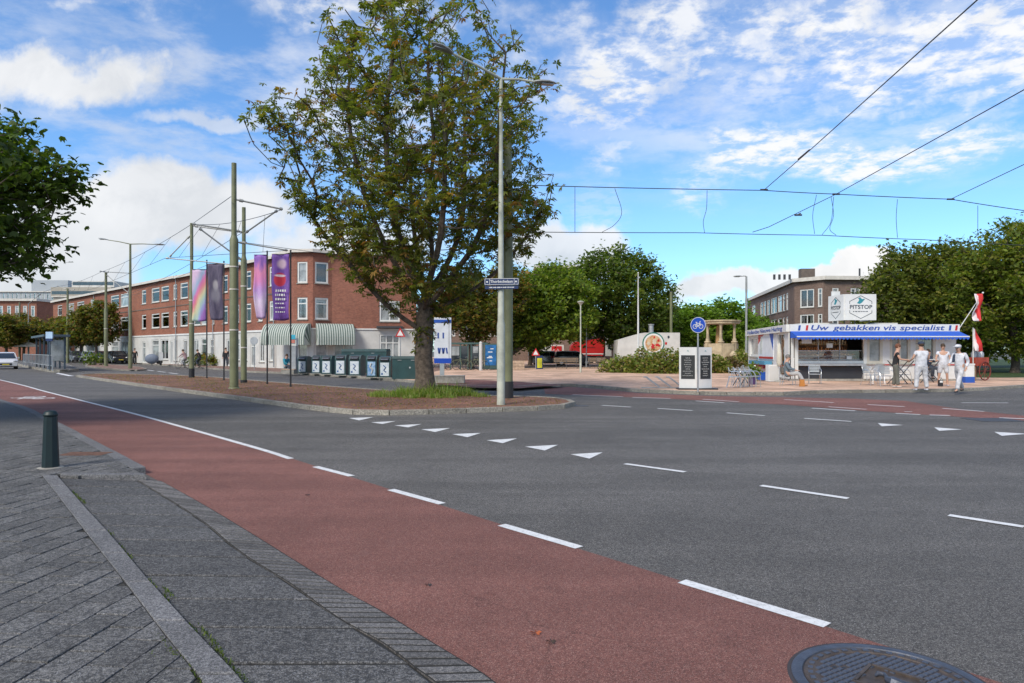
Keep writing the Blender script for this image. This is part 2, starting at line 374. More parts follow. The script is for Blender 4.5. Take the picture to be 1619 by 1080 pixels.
def dup(o, loc, rotz, label, scale=None, group=None):
    r = o.copy(); C.objects.link(r); r.location = loc; r.rotation_euler = (0, 0, rotz); r['label'] = label
    if group: r['group'] = group
    if scale: r.scale = scale if isinstance(scale, (tuple, list)) else (scale,) * 3
    for ch in kids(o):
        c = ch.copy(); C.objects.link(c); c.parent = r
        for g in kids(ch):
            d = g.copy(); C.objects.link(d); d.parent = c
    return r
def struct(mb, name, m): return mb.build(name, m, kind='structure')
def text(body, size, loc, rot, m, name, parent=None, ext=.004, align='CENTER', sx=1.0, shear=0, width=None):
    cu_ = bpy.data.curves.new(name, 'FONT'); cu_.body = body; cu_.size = size; cu_.extrude = ext; cu_.align_x = align; cu_.align_y = 'CENTER'; cu_.resolution_u = 3; cu_.shear = shear; cu_.offset = .012 * size
    t = bpy.data.objects.new(name, cu_); C.objects.link(t)
    bpy.context.view_layer.update()
    me = bpy.data.meshes.new_from_object(t.evaluated_get(bpy.context.evaluated_depsgraph_get()))
    C.objects.unlink(t); bpy.data.objects.remove(t)
    me.materials.clear(); me.materials.append(m)
    xs_ = [v_.co.x for v_ in me.vertices]; w0 = max(xs_) - min(xs_)
    if width: sx = width / w0
    o = put(me, name, parent, loc); o.rotation_euler = rot; o.scale = (sx, 1, 1); return o
def text_line(body, size, loc, ang, m, name, parent, width, ext=.006, shear=0):
    ws = body.split(' '); objs = [text(w_, size, (0, 0, 0), (R(90), 0, ang), m, name, parent, ext, 'LEFT', shear=shear) for w_ in ws]
    lens = []
    for o in objs: xs_ = [v_.co.x for v_ in o.data.vertices]; lens.append((min(xs_), max(xs_)))
    sp = size * .32; tot = sum(b_ - a for a, b_ in lens) + sp * (len(ws) - 1); k = width / tot; x = -width / 2; d = Vector((math.cos(ang), math.sin(ang), 0))
    for o, (a, b_) in zip(objs, lens):
        o.scale = (k, 1, 1); o.location = Vector(loc) + d * (x - a * k); x += (b_ - a + sp) * k
def catmull(pts, n=8):
    pts = [Vector(p) for p in pts]; P = [pts[0] * 2 - pts[1]] + pts + [pts[-1] * 2 - pts[-2]]; out = []
    for i in range(1, len(P) - 2):
        for k in range(n):
            t = k / n; a, b_, c, d = P[i - 1], P[i], P[i + 1], P[i + 2]
            out.append(.5 * ((2 * b_) + (c - a) * t + (2 * a - 5 * b_ + 4 * c - d) * t * t + (-a + 3 * b_ - 3 * c + d) * t ** 3))
    out.append(pts[-1]); return out
def resample(pts, step=None, n=None):
    pts = [Vector(p) for p in pts]; L = [0]
    for i in range(1, len(pts)): L.append(L[-1] + (pts[i] - pts[i - 1]).length)
    n = n or max(1, round(L[-1] / step)); out = []; j = 0
    for i in range(n + 1):
        d = L[-1] * i / n
        while j < len(L) - 2 and L[j + 1] < d: j += 1
        t = (d - L[j]) / max(L[j + 1] - L[j], 1e-9); out.append(pts[j].lerp(pts[j + 1], t))
    return out
def clip(poly, a, b_):       # keep what lies left of a->b
    out = []; n = len(poly)
    def sd_(p): return (b_[0] - a[0]) * (p[1] - a[1]) - (b_[1] - a[1]) * (p[0] - a[0])
    for i in range(n):
        p, q = poly[i], poly[(i + 1) % n]; dp, dq = sd_(p), sd_(q)
        if dp >= 0: out.append(p)
        if dp * dq < 0:
            t = dp / (dp - dq); out.append((p[0] + (q[0] - p[0]) * t, p[1] + (q[1] - p[1]) * t))
    return out
def area(poly): return .5 * sum(poly[i][0] * poly[(i + 1) % len(poly)][1] - poly[(i + 1) % len(poly)][0] * poly[i][1] for i in range(len(poly)))
# ================================================================ THE GROUND
def flat(name, poly, z, m, kind='structure'):
    mb = MB(); n = len(poly)
    p2 = [(p[0], p[1]) for p in poly]
    if area(p2) < 0: p2 = p2[::-1]
    mb.add([(p[0], p[1], z) for p in p2], [tuple(range(n))])
    me = mb.mesh(name, m)
    bm = bmesh.new(); bm.from_mesh(me); bmesh.ops.triangulate(bm, faces=bm.faces[:]); bm.to_mesh(me); bm.free()
    return put(me, name, kind=kind)
flat('ground', [(-900, -60), (900, -60), (900, 1600), (-900, 1600)], -.06, mat('far_ground', (.12, .12, .10), .95, vs=.05))
flat('road', [(-170, -6), (110, -6), (110, 170), (-170, 170)], 0.0, asphalt)

# --- red cycle lane beside the pavement
lane_out = catmull([G(*p) for p in [(1800, 1150), (1619, 1083), (1581, 1069), (1485, 1037), (1388, 1006), (1309, 990), (1077, 921), (917, 869), (699, 800), (556, 755), (465, 727), (400, 706.5), (230, 659.5), (153, 639.5), (74, 620), (0, 601.2), (-110, 577)]], 4)
lane_in = catmull([G(*p) for p in [(900, 1180), (771, 1077), (719, 1044), (659, 1007), (600, 970), (530, 931), (400, 849), (311, 795), (209, 738), (147, 704), (71, 664), (0, 635.5), (-150, 592)]], 4)
n_ = 60; A = resample(lane_out, n=n_); B = resample(lane_in, n=n_)
mb = MB(); mb.add([(p.x, p.y, .004) for p in A] + [(p.x, p.y, .004) for p in B], [(i, i + 1, n_ + 2 + i, n_ + 1 + i) for i in range(n_)])
lane = mb.build('cycle_lane', redasph, kind='structure')
# --- gutter brick row, concrete panel, kerb band
brick_in = catmull([G(*p, .03) for p in [(800, 1180), (689, 1080), (659, 1059), (604, 1016), (530, 975), (459, 923), (400, 887), (360, 858), (311, 818), (211, 755.6)]], 5)
brick_out = [p for p in lane_in if p.y <= brick_in[-1].y + .35]
NBR = 72
bi = resample(brick_in, n=NBR); bo = resample(brick_out, n=NBR)
gutter = MB().add([(p.x, p.y, .0325) for p in bi] + [(p.x, p.y, .0245) for p in bo], [(i, NBR + 1 + i, NBR + 2 + i, i + 1) for i in range(NBR)]).build('gutter', darkj, kind='structure')
def quadbox(a, b_, c, d, z0, zt, name, m, par, **k):      # a,b,c,d ground corners, zt top heights (4)
    pts = [(p.x, p.y) for p in (a, b_, c, d)]
    mb = MB(); bv = .006
    cx = sum(p[0] for p in pts) / 4; cy = sum(p[1] for p in pts) / 4
    top = [((x - cx) * .965 + cx, (y - cy) * .965 + cy, z) for (x, y), z in zip(pts, zt)]
    mid = [(x, y, z - .006) for (x, y), z in zip(pts, zt)]; bot = [(x, y, z0) for x, y in pts]
    vs = bot + mid + top
    fs = [(8, 9, 10, 11)] + [(i, (i + 1) % 4, 4 + (i + 1) % 4, 4 + i) for i in range(4)] + [(4 + i, 4 + (i + 1) % 4, 8 + (i + 1) % 4, 8 + i) for i in range(4)]
    if area(pts) < 0: fs = [f[::-1] for f in fs]
    mb.add(vs, fs); return mb.build(name, m, par, **k)
for i in range(NBR):
    j = lambda: random.uniform(-.001, .001)
    e = .125; a = bi[i].lerp(bi[i + 1], e); b_ = bi[i].lerp(bi[i + 1], 1 - e); d = bo[i].lerp(bo[i + 1], e); c = bo[i].lerp(bo[i + 1], 1 - e)
    dirn = (a - d) * .03
    h = .032 + j()
    quadbox(a - dirn, b_ - dirn, c + dirn, d + dirn, -.02, (h + .004, h + .004 + j() * .5, h - .004, h - .004 + j() * .5), 'brick', gutb, gutter)
band_r = catmull([G(*p, .09) for p in [(480, 1200), (387, 1080), (320, 1009), (249, 933), (178, 849), (135, 802), (91, 752)]], 5)
band_l = catmull([G(*p, .09) for p in [(400, 1200), (320, 1080), (275, 1027), (213, 942), (147, 858), (105, 803), (66, 752)]], 5)
ZS = 8.25
def at_z(poly, y):
    for i in range(len(poly) - 1):
        a, b_ = poly[i], poly[i + 1]
        if (a.y - y) * (b_.y - y) <= 0 and a.y != b_.y:
            return a.lerp(b_, (y - a.y) / (b_.y - a.y))
    return min(poly, key=lambda p: abs(p.y - y))
panel = MB(); ys = np.linspace(2.4, ZS, 24)
pa = [at_z(band_r, y) for y in ys]; pb = [at_z(brick_in, y) for y in ys]
panel.add([(p.x, p.y, .066) for p in pa] + [(p.x, p.y, .025) for p in pb], [(i, 24 + i, 25 + i, i + 1) for i in range(23)])
panel = panel.build('driveway_panel', darkj, kind='structure')
y = 2.45
while y < ZS - .1:
    y2 = min(y + .44, ZS); sl = .10
    a = at_z(band_r, y); b_ = at_z(band_r, y2); c = at_z(brick_in, min(y2 + sl, ZS + .05)); d = at_z(brick_in, min(y + sl, ZS))
    g = Vector((0, .010, 0)); s_ = (c - b_).normalized() * .006
    h = .074 + random.uniform(-.003, .003)
    quadbox(a + g + s_, b_ - g + s_, c - g - s_, d + g - s_, -.01, (h, h, .032, .032), 'slab', slabm, panel); y = y2
# kerb band
bl = resample([p for p in band_l if p.y < ZS + .4], n=9); br = resample([p for p in band_r if p.y < ZS + .2], n=9)
bandbase = MB().add([(p.x, p.y, .09) for p in bl] + [(p.x, p.y, .09) for p in br], [(i, 10 + i, 11 + i, i + 1) for i in range(9)]).build('kerb_band', jointm, kind='structure')
for i in range(9):
    e = .006; a, b_ = bl[i].lerp(bl[i + 1], e), bl[i].lerp(bl[i + 1], 1 - e); d, c = br[i].lerp(br[i + 1], e), br[i].lerp(br[i + 1], 1 - e)
    s_ = (d - a).normalized() * .007
    h = .099 + random.uniform(-.002, .002); quadbox(a + s_, b_ + s_, c - s_, d - s_, -.02, (h, h, h, h), 'kerb_stone', kerbm, bandbase)
# step stone at the far end of the panel
sa, sb = at_z(band_r, ZS), at_z(brick_in, ZS)
quadbox(Vector((sa.x + .02, ZS + .01, 0)), Vector((sb.x + .08, ZS + .03, 0)), Vector((sb.x - .02, ZS + .17, 0)), Vector((sa.x - .05, ZS + .15, 0)), -.02, (.105, .098, .098, .105), 'kerb_stone', kerbm, bandbase)
# far kerb along the lane
fk_out = [p for p in lane_in if p.y > ZS + .02]
def offset_line(pts, d):
    out = []
    for i, p in enumerate(pts):
        t = (pts[min(i + 1, len(pts) - 1)] - pts[max(i - 1, 0)]); t.z = 0; t.normalize(); out.append(p + Vector((-t.y, t.x, 0)) * d)
    return out
def kerb(pts, w, z, name, m, par, step=1.0, gap=.012, h0=-.02):
    P = resample(pts, step); Q = offset_line(P, w)
    for i in range(len(P) - 1):
        e = gap / max((P[i + 1] - P[i]).length, .01)
        a, b_ = P[i].lerp(P[i + 1], e), P[i].lerp(P[i + 1], 1 - e); d, c = Q[i].lerp(Q[i + 1], e), Q[i].lerp(Q[i + 1], 1 - e)
        h = z + random.uniform(-.003, .003); quadbox(a, b_, c, d, h0, (h,) * 4, name, m, par)
pave_edge = offset_line(fk_out, .16)
pv = MB()
pl = [(p.x, p.y) for p in pave_edge] 
poly = [(sb.x - .15, ZS + .1)] + pl + [(-60, pl[-1][1]), (-60, -3), (band_l[0].x, -3)] + [(p.x, p.y) for p in band_l if p.y < ZS + .3]
pavement = flat('pavement', poly, .086, jointm)
kerb(fk_out, .16, .096, 'kerb_stone', kerbm, pavement)
tiles = []; T = .30; TX = .20
bl_y = [p for p in band_l]
for r_ in range(0, 50):
    x0 = -1.1 - r_ * TX
    off = (r_ % 2) * .15 + random.uniform(-.012, .012)
    for k in range(0, 34):
        y0 = 2.55 + k * T + off - .3
        g = .0045; q = [(x0 + g, y0 + g), (x0 + TX - g, y0 + g), (x0 + TX - g, y0 + T - g), (x0 + g, y0 + T - g)]
        cy = y0 + T / 2
        # rotate the bond a little
        ang = R(-5); px_, py_ = -4, 5
        q = [(px_ + (a[0] - px_) * math.cos(ang) - (a[1] - py_) * math.sin(ang), py_ + (a[0] - px_) * math.sin(ang) + (a[1] - py_) * math.cos(ang)) for a in q]
        cy = sum(a[1] for a in q) / 4
        def side(line):
            a_ = at_z(line, cy - .35); b__ = at_z(line, cy + .35)
            if (b__ - a_).length < .1: a_, b__ = line[0], line[-1]
            return a_, b__
        if cy < ZS + .12:
            L_ = [p for p in band_l]; a_, b__ = side(L_); q = clip(q, a_, b__)
            if cy > ZS - .05 and q: q = clip(q, (0, ZS + .18), (0, ZS + .18)) if False else q
        else:
            a_, b__ = side(pave_edge); q = clip(q, a_, b__)
        if len(q) > 2 and abs(area(q)) > .004:
            cx_ = sum(a[0] for a in q) / len(q)
            if cx_ / max(cy, .1) * F + CX > -60 and cy > 2.7: tiles.append((cy, q))
tiles.sort(key=lambda t: t[0])
def tile_mb(mb, q):
    n = len(q); 
    if area(q) < 0: q = q[::-1]
    cx_ = sum(a[0] for a in q) / n; cy_ = sum(a[1] for a in q) / n; h = .095 + random.gauss(0, .0016); tx, ty = random.gauss(0, .010), random.gauss(0, .010)
    zf = lambda x, y: h + (x - cx_) * tx + (y - cy_) * ty
    top = [((a[0] - cx_) * .975 + cx_, (a[1] - cy_) * .975 + cy_) for a in q]
    vs = [(a[0], a[1], .06) for a in q] + [(a[0], a[1], zf(*a) - .004) for a in q] + [(a[0], a[1], zf(*a)) for a in top]
    fs = [tuple(range(2 * n, 3 * n))] + [(i, (i + 1) % n, n + (i + 1) % n, n + i) for i in range(n)] + [(n + i, n + (i + 1) % n, 2 * n + (i + 1) % n, 2 * n + i) for i in range(n)]
    mb.add(vs, fs)
rest = MB()
for i, (cy, q) in enumerate(tiles):
    if i < 300:
        m_ = MB(); tile_mb(m_, q); m_.build('paving_tile', tilem, pavement)
    else: tile_mb(rest, q)
rest.build('paving_tile_field', tilem, pavement, kind='stuff')
far = flat('footpath', [(-60, 11.6), (-60, 80), (pave_edge[-1].x, pave_edge[-1].y)] + [(p.x, p.y) for p in pave_edge[::-1] if p.y > 11.6] , .091, tilem)

# moss and weeds along the joints (one object nobody could count)
def blades(name, pts, m, n, hgt, w, lean=.5, cols=None, label='', cat='', parent=None):
    V = []; Fc = []; col = []
    for i in range(n):
        p = pts(i); a = random.uniform(0, 6.28); h = hgt * random.uniform(.4, 1.15) * (p[3] if len(p) > 3 else 1); l = h * lean * random.uniform(.2, 1.2); ww = w * random.uniform(.6, 1.3)
        dx, dy = math.cos(a), math.sin(a); o = len(V); z = p[2]
        V += [(p[0] - dy * ww, p[1] + dx * ww, z), (p[0] + dy * ww, p[1] - dx * ww, z), (p[0] + dx * l * .4 + dy * ww * .7, p[1] + dy * l * .4 - dx * ww * .7, z + h * .6), (p[0] + dx * l, p[1] + dy * l, z + h), (p[0] + dx * l * .4 - dy * ww * .7, p[1] + dy * l * .4 + dx * ww * .7, z + h * .6)]
        Fc += [(o, o + 1, o + 2, o + 4), (o + 4, o + 2, o + 3)]; c = random.choice(cols); f = random.uniform(.75, 1.25); col += [(c[0] * f, c[1] * f, c[2] * f, 1)] * 5
    me = bpy.data.meshes.new(name); me.from_pydata(V, [], Fc); me.materials.append(LEAF)
    ca = me.color_attributes.new('tint', 'FLOAT_COLOR', 'POINT'); ca.data.foreach_set('color', np.array(col, dtype=np.float32).ravel())
    o = put(me, name, parent, kind='stuff')
    if label: tag(o, label, cat)
    return o
MOSS = [(.05, .085, .015), (.08, .12, .02), (.10, .13, .03), (.04, .06, .012)]
mp = [G(*p, .09) for p in [(263, 1018), (300, 1055), (318, 1078), (272, 1030), (345, 1072), (392, 1079), (305, 995), (362, 1047), (345, 1028), (325, 1002), (265, 935), (250, 1044), (290, 1043), (125, 787), (132, 792), (118, 780), (172, 737)]]
mp2 = [G(*p, .09) for p in [(240, 922), (262, 944), (175, 843), (205, 880), (190, 862),(375,1062),(335,1012)]]
def mpt(i):
    p = random.choice(mp if random.random() < .8 else mp2); t = Vector((-.64, .77, 0)) * random.gauss(0, .07); return (p.x + t.x + random.gauss(0, .008), p.y + t.y + random.gauss(0, .008), .086)
blades('moss_tufts', mpt, LEAF, 900, .015, .004, 1.0, MOSS, 'small moss and weed tufts growing in the joints beside the grey kerb', 'moss')

# --- manhole cover
mc = G(1410, 1084)
man = thing('manhole_cover', 'round cast iron manhole cover with crest and block pattern in the red lane', 'manhole cover', (mc.x, mc.y, .004))
Rm = .445
MB().lathe((0, 0, 0), [(Rm, -.02), (Rm, .006), (Rm - .012, .010), (Rm - .05, .010), (Rm - .055, .002), (Rm - .056, -.02)], 64).build('outer_frame', iron, man, True)
MB().lathe((0, 0, 0), [(Rm - .058, -.02), (Rm - .058, .006), (Rm - .065, .009), (Rm - .105, .009), (Rm - .110, .0048), (.001, .0048)], 64).build('lid', ironrust, man, True)
for i in range(40):
    a = 2 * math.pi * i / 40
    MB().box((0, 0, .011), (.022, .028, .006)).build('rim_tab', iron, man).matrix_local = Matrix.Rotation(a, 4, 'Z') @ Matrix.Translation((Rm - .088, 0, 0))
stud = MB().box((0, 0, 0), (.034, .026, .007), taper=.82).mesh('lid_block', iron)
cnt = 0; restb = MB()
rs = Rm - .125
for i in range(-13, 14):
    for j in range(-13, 14):
        u_, v_ = i * .040 + (j % 2) * .0, j * .031; x = u_ * .86 - v_ * .5; y_ = u_ * .5 + v_ * .86
        if math.hypot(x, y_) > rs: continue
        if abs(x) + abs(y_ - .02) * 1.05 < .165: continue
        if (abs(x + .17) < .03 and abs(y_ - .17) < .02): continue
        m4 = Matrix.Translation((x, y_, .0065)) @ Matrix.Rotation(R(30), 4, 'Z')
        if cnt < 295:
            o = put(stud, 'lid_block', man); o.matrix_local = m4; cnt += 1
        else: restb.box((x, y_, .0065), (.034, .026, .007), R(30), taper=.82)
if restb.v: restb.build('lid_block_field', iron, man, kind='stuff')
mb = MB(); d = .17
for a, c in (((0, d + .02), (d, .02)), ((d, .02), (0, -d + .02)), ((0, -d + .02), (-d, .02)), ((-d, .02), (0, d + .02))): mb.bar((*a, .010), (*c, .010), .016, .010)
mb.build('crest_border', ironrust, man)
mb = MB()
mb.tube([(-.045, .065, .012), (-.02, .085, .014), (.005, .075, .014), (.0, .045, .013), (-.01, .02, .014), (.0, -.01, .016), (.03, -.035, .014), (.065, -.05, .010)], [.004, .013, .010, .010, .015, .028, .022, .006], 8)
mb.tube([(.0, -.02, .010), (.005, -.075, .008), (-.012, -.10, .008)], .006, 6); mb.tube([(.02, -.03, .010), (.028, -.06, .008), (.03, -.09, .008)], .006, 6)
for k in range(5): mb.tube([(.01 + k * .008, -.005 - k * .004, .014), (.045 + k * .012, .035 - k * .012, .012)], [.008, .003], 5)
mb.build('crest_bird', iron, man, True)
for s_ in (-1, 1):
    MB().cyl((-.17 + s_ * .022 , .17 - s_ * .004, .0046), (-.17 + s_ * .022, .17 - s_ * .004, .0056), .011, n=12).build('key_hole', black, man)
# dark bitumen patch round the frame
MB().lathe((0, 0, 0), [(Rm + .02, .0), (Rm + .018, .0025), (Rm + .001, .003)], 48).build('frame_surround', mat('bitumen', (.045, .04, .045), .9), man)

# --- white markings
def mark(name, pts, kind='structure', z=.008, label=None):
    pts = [G(*p) for p in pts]; n = len(pts); q = [(p.x, p.y) for p in pts]
    if area(q) < 0: q = q[::-1]
    mb = MB().add([(p[0], p[1], z) for p in q], [tuple(range(n))]); o = mb.build(name, markm, kind=kind); return o
def dash(a, b_, w, z=.008, name='lane_dash'):
    a = G(*a); b_ = G(*b_); d = (b_ - a).normalized(); nn = Vector((-d.y, d.x, 0)) * w / 2
    q = [a + nn, a - nn, b_ - nn, b_ + nn]; q2 = [(p.x, p.y) for p in q]
    if area(q2) < 0: q2 = q2[::-1]
    MB().add([(p[0], p[1], z) for p in q2], [(0, 1, 2, 3)]).build(name, markm, kind='structure')
wl = catmull([G(*p) for p in [(465, 725.5), (400, 705.5), (230, 658.2), (153, 638.8), (74, 619.2), (0, 600.4), (-110, 576.5)]], 5)
Q = offset_line(wl, .10); k = len(wl)
MB().add([(p.x, p.y, .008) for p in wl] + [(p.x, p.y, .008) for p in Q], [(i, i + 1, k + i + 1, k + i) for i in range(k - 1)][::1]).build('lane_line', markm, kind='structure')
for a, c in (((498.5, 738.5), (556, 753.5)), ((617.5, 775), (699, 797.5)), ((793, 831), (916, 867)), ((1078, 920.5), (1308, 990.5))): dash(a, c, .10)
for a, c, w in (((988, 734), (1083, 747), .10), ((1203, 768.5), (1341, 789), .10), ((1500, 815.5), (1619, 834), .10), ((1760, 858), (1920, 885), .1),
             ((952, 641.2), (997, 644), .12), ((1040, 646.2), (1095, 649.6), .12), ((1149, 653.2), (1209, 657.6), .12), ((1272, 662), (1346, 666.8), .12),
             ((1100, 634.2), (1145, 637.2), .12), ((1111, 631.5), (1168, 635.6), .10), ((1284, 645.8), (1352, 650.0), .14), ((1310, 643.5), (1370, 647.6), .10), ((1416, 654), (1455, 656), .14), ((1470, 656.6), (1502, 657.4), .14),
             ((1372, 640), (1430, 643.4), .12), ((1490, 646), (1556, 651), .12), ((1580, 661), (1640, 663.4), .14), ((1240, 632), (1318, 637), .1), ((1520, 637.2), (1594, 637.4), .12), ((905, 624.5), (985, 627.5), .12), ((1000, 628.6), (1060, 630.4), .12),
             ((1430, 651), (1442, 651.5), .1), ((229, 584.8), (243, 586.6), .2), ((249, 587.2), (262, 588.8), .2), ((267, 589.6), (281, 591.4), .2)): dash(a, c, w)
c3 = lambda x, y: (500 + x / 3.68, 590 + y / 3.68)
for t in [((190, 263), (332, 258), (250, 277)), ((318, 288), (462, 281), (385, 298)), ((455, 306), (612, 298), (535, 318)), ((610, 329), (778, 322), (693, 345)), ((790, 357), (958, 350), (880, 375)), ((990, 393), (1168, 382), (1085, 410)), ((1215, 430), (1405, 420), (1330, 453))]:
    mark('give_way_triangle', [c3(*p) for p in t])
mark('give_way_triangle', [(902, 719), (953, 716), (932, 726)])
for t in [((1388, 669.6), (1394, 674.6), (1428, 672.6)), ((1477, 676.2), (1485, 681.8), (1521, 679.6)), ((1572, 683.4), (1584, 689.8), (1625, 686.5))]: mark('give_way_triangle', t)
# bicycle symbol far along the lane
q0 = G(48, 629.5); d0 = Vector((-.74, .67, 0)); n0 = Vector((-d0.y, d0.x, 0))
mb = MB()
def bs(pts, w=.07):
    for i in range(len(pts) - 1):
        a = q0 + d0 * pts[i][0] + n0 * pts[i][1]; b_ = q0 + d0 * pts[i + 1][0] + n0 * pts[i + 1][1]; a.z = b_.z = .006; mb.bar(a, b_, w, .004)
for cx_ in (-.55, .55): bs([(cx_ + .35 * math.cos(t * .628), -.25 + .3 * math.sin(t * .628)) for t in range(11)])
bs([(-.55, -.25), (-.2, .25), (.4, .25), (.0, -.25), (-.55, -.25)]); bs([(.55, -.25), (.35, .4), (.55, .42)]); bs([(0, -.25), (-.25, .4), (-.4, .4)])
mb.build('bicycle_symbol', markm, kind='structure')
mark('lane_line', [(88, 590.6), (92, 589.6), (118, 594.8), (108, 594.8)])

# --- median island
front = [(119.5, 596), (160, 602.3), (211.5, 610), (260, 616.8), (315, 624.5), (370, 632), (424, 639.5), (470, 646), (520, 652), (555, 655.6), (600, 657), (640, 656.6), (690, 655), (799, 651), (850, 649.4), (884, 647.4), (905, 644.6)]
back = [(911, 641.5), (905, 638.6), (893, 636), (868, 633), (820, 631.4), (758, 630.5), (700, 627), (600, 620.5), (520, 614.6), (422, 606.6), (307, 597.2), (178, 593.4), (140, 593.8)]
mo = [G(*p) for p in front] + [G(p[0], p[1], .0) for p in back]
mo = [Vector((p.x, p.y, 0)) for p in mo]
edge = resample(catmull(mo + [mo[0]], 3), 1.0)
inner = offset_line(edge, .14)
median = flat('median_island', [(p.x, p.y) for p in inner], .112, soilm)
kerb(edge, .15, .125, 'kerb_stone', kerb2, median, 1.0)
MOSSY = [(.16, .15, .05), (.12, .14, .05), (.20, .15, .06), (.22, .12, .05)]
def inpoly(p, poly):
    c = False; n = len(poly)
    for i in range(n):
        a, b_ = poly[i], poly[(i + 1) % n]
        if (a.y > p[1]) != (b_.y > p[1]) and p[0] < (b_.x - a.x) * (p[1] - a.y) / (b_.y - a.y) + a.x: c = not c
    return c
inn2 = offset_line(edge, .3)
cand = []
while len(cand) < 5200:
    x = random.uniform(-34, 3); y_ = random.uniform(16, 55)
    if inpoly((x, y_), inn2):
        nn_ = math.sin(x * 1.7 + y_) + math.sin(y_ * 2.3 - x * .6)
        if random.random() < .25 + .35 * (nn_ > 0): cand.append((x, y_, .112))
blades('median_weeds', lambda i: cand[i], LEAF, len(cand), .035, .014, 1.2, MOSSY, 'low dry weeds and fallen leaves on the reddish median', 'weeds')
# --- far pavement and plaza slab
near = [(-60, 566), (100, 569.5), (200, 574.5), (300, 581), (391, 589), (468, 592), (576, 599), (660, 606), (751, 614.5), (821, 615.5), (850, 612.5), (900, 610.5), (960, 615.5), (1011, 620.5), (1122, 625), (1240, 625.5), (1298, 622), (1450, 620.5), (1533, 619), (1619, 613), (1900, 598)]
ne = resample([G(*p) for p in near], 1.2)
nin = offset_line(ne, .16)
slab_poly = [(p.x, p.y) for p in nin] + [(110, 170), (-170, 170)]
plaza = flat('plaza', slab_poly, .118, plazam)
kerb([p for p in ne if p.x > -45], .17, .124, 'kerb_stone', kerb2, plaza, 1.0)
flat('north_pavement', [(p.x, p.y) for p in nin if p.x < -5.6] + [(-5.4, 62), (-14, 62), (-100, 150), (-160, 150)], .123, pav2)
# red lane beyond the junction
top = [(860, 613.5), (900, 611.6), (960, 616.8), (1011, 621.8), (1122, 626.4), (1240, 628.5), (1334, 630), (1430, 634), (1521, 647.5), (1619, 657.5), (1800, 672)]
bot = [(1800, 684), (1619, 665.5), (1498, 658.2), (1357, 649), (1240, 640), (1060, 631), (925, 625.4), (862, 623)]
flat('cycle_lane', [(G(*p).x, G(*p).y) for p in top + bot], .0045, redasph)
flat('cycle_lane', [(G(*p, .118).x, G(*p, .118).y) for p in [(690, 598), (744, 600.5), (815, 603.5), (860, 606.5), (893, 609), (850, 611.4), (821, 614), (751, 613), (690, 607.5)]], .123, redasph)
# lawn at the right
flat('lawn', [(21.5, 38), (70, 38), (100, 120), (45, 120), (24, 60)], .124, grassm)
# platform and second small island on the left
def island(pts, name, m, w=.15, z=.12):
    P = [G(*p) for p in pts]; P = [Vector((p.x, p.y, 0)) for p in P]; e = resample(P + [P[0]], 1.0); o = flat(name, [(p.x, p.y) for p in offset_line(e, w * .9)], z - .01, m)
    kerb(e, w, z, 'kerb_stone', kerb2, o, 1.2); return o
island([(20, 577), (50, 583), (80, 589), (105, 589.5), (126, 587.2), (112, 581), (93, 574.5), (60, 571.5), (25, 572)], 'tram_platform', tilem, z=.22)
island([(135, 580), (160, 583.5), (200, 587), (222, 586.8), (233, 585.2), (225, 582.2), (190, 578.8), (160, 576.6), (138, 576)], 'traffic_island', pav2)

# --- fallen leaves on the lane, rusty plate
def leaf_on(p, s, col, label):
    mb = MB(); n = 5
    for i in range(n):
        a = 2 * math.pi * i / n + .3; d = Vector((math.cos(a), math.sin(a), 0)); w = Vector((-d.y, d.x, 0))
        mb.add([(0, 0, .004), d * s * .6 + w * s * .18 + Vector((0, 0, .012)), d * s + Vector((0, 0, .004)), d * s * .6 - w * s * .18 + Vector((0, 0, .002))], [(0, 3, 2, 1)])
    tag(mb.build('fallen_leaf', mat(label[:12], col, .7, vs=30), loc=(p.x, p.y, .006)), label, 'leaf')
leaf_on(G(847, 1003), .038, (.36, .09, .03), 'orange fallen leaf lying on the red lane')
leaf_on(G(871, 1017), .032, (.05, .03, .02), 'dark brown fallen leaf just right of the orange one')
leaf_on(G(677, 927), .028, (.04, .03, .03), 'dark dry leaf near the middle of the red lane')
leaf_on(G(486, 784), .03, (.05, .03, .03), 'dark leaf on the lane beside the second white dash')
gp = G(136, 717, .1)
tag(MB().box((gp.x, gp.y, .094), (.62, .32, .012)).build('drain_plate', rust), 'rusty brown iron plate set in the pavement behind the bollard', 'drain plate')
# dark drain gap on the tip of the island
tag(MB().box((*(G(915, 642).xy), .002), (.55, .3, .012)).build('drain_cover', dark), 'dark drain grate at the tip of the median kerb', 'drain')
tag(MB().box((*(G(1570, 664).xy), .0035), (1.0, .8, .012)).build('manhole_plate', dark), 'dark flat manhole lid in the road near the far red lane', 'manhole cover')
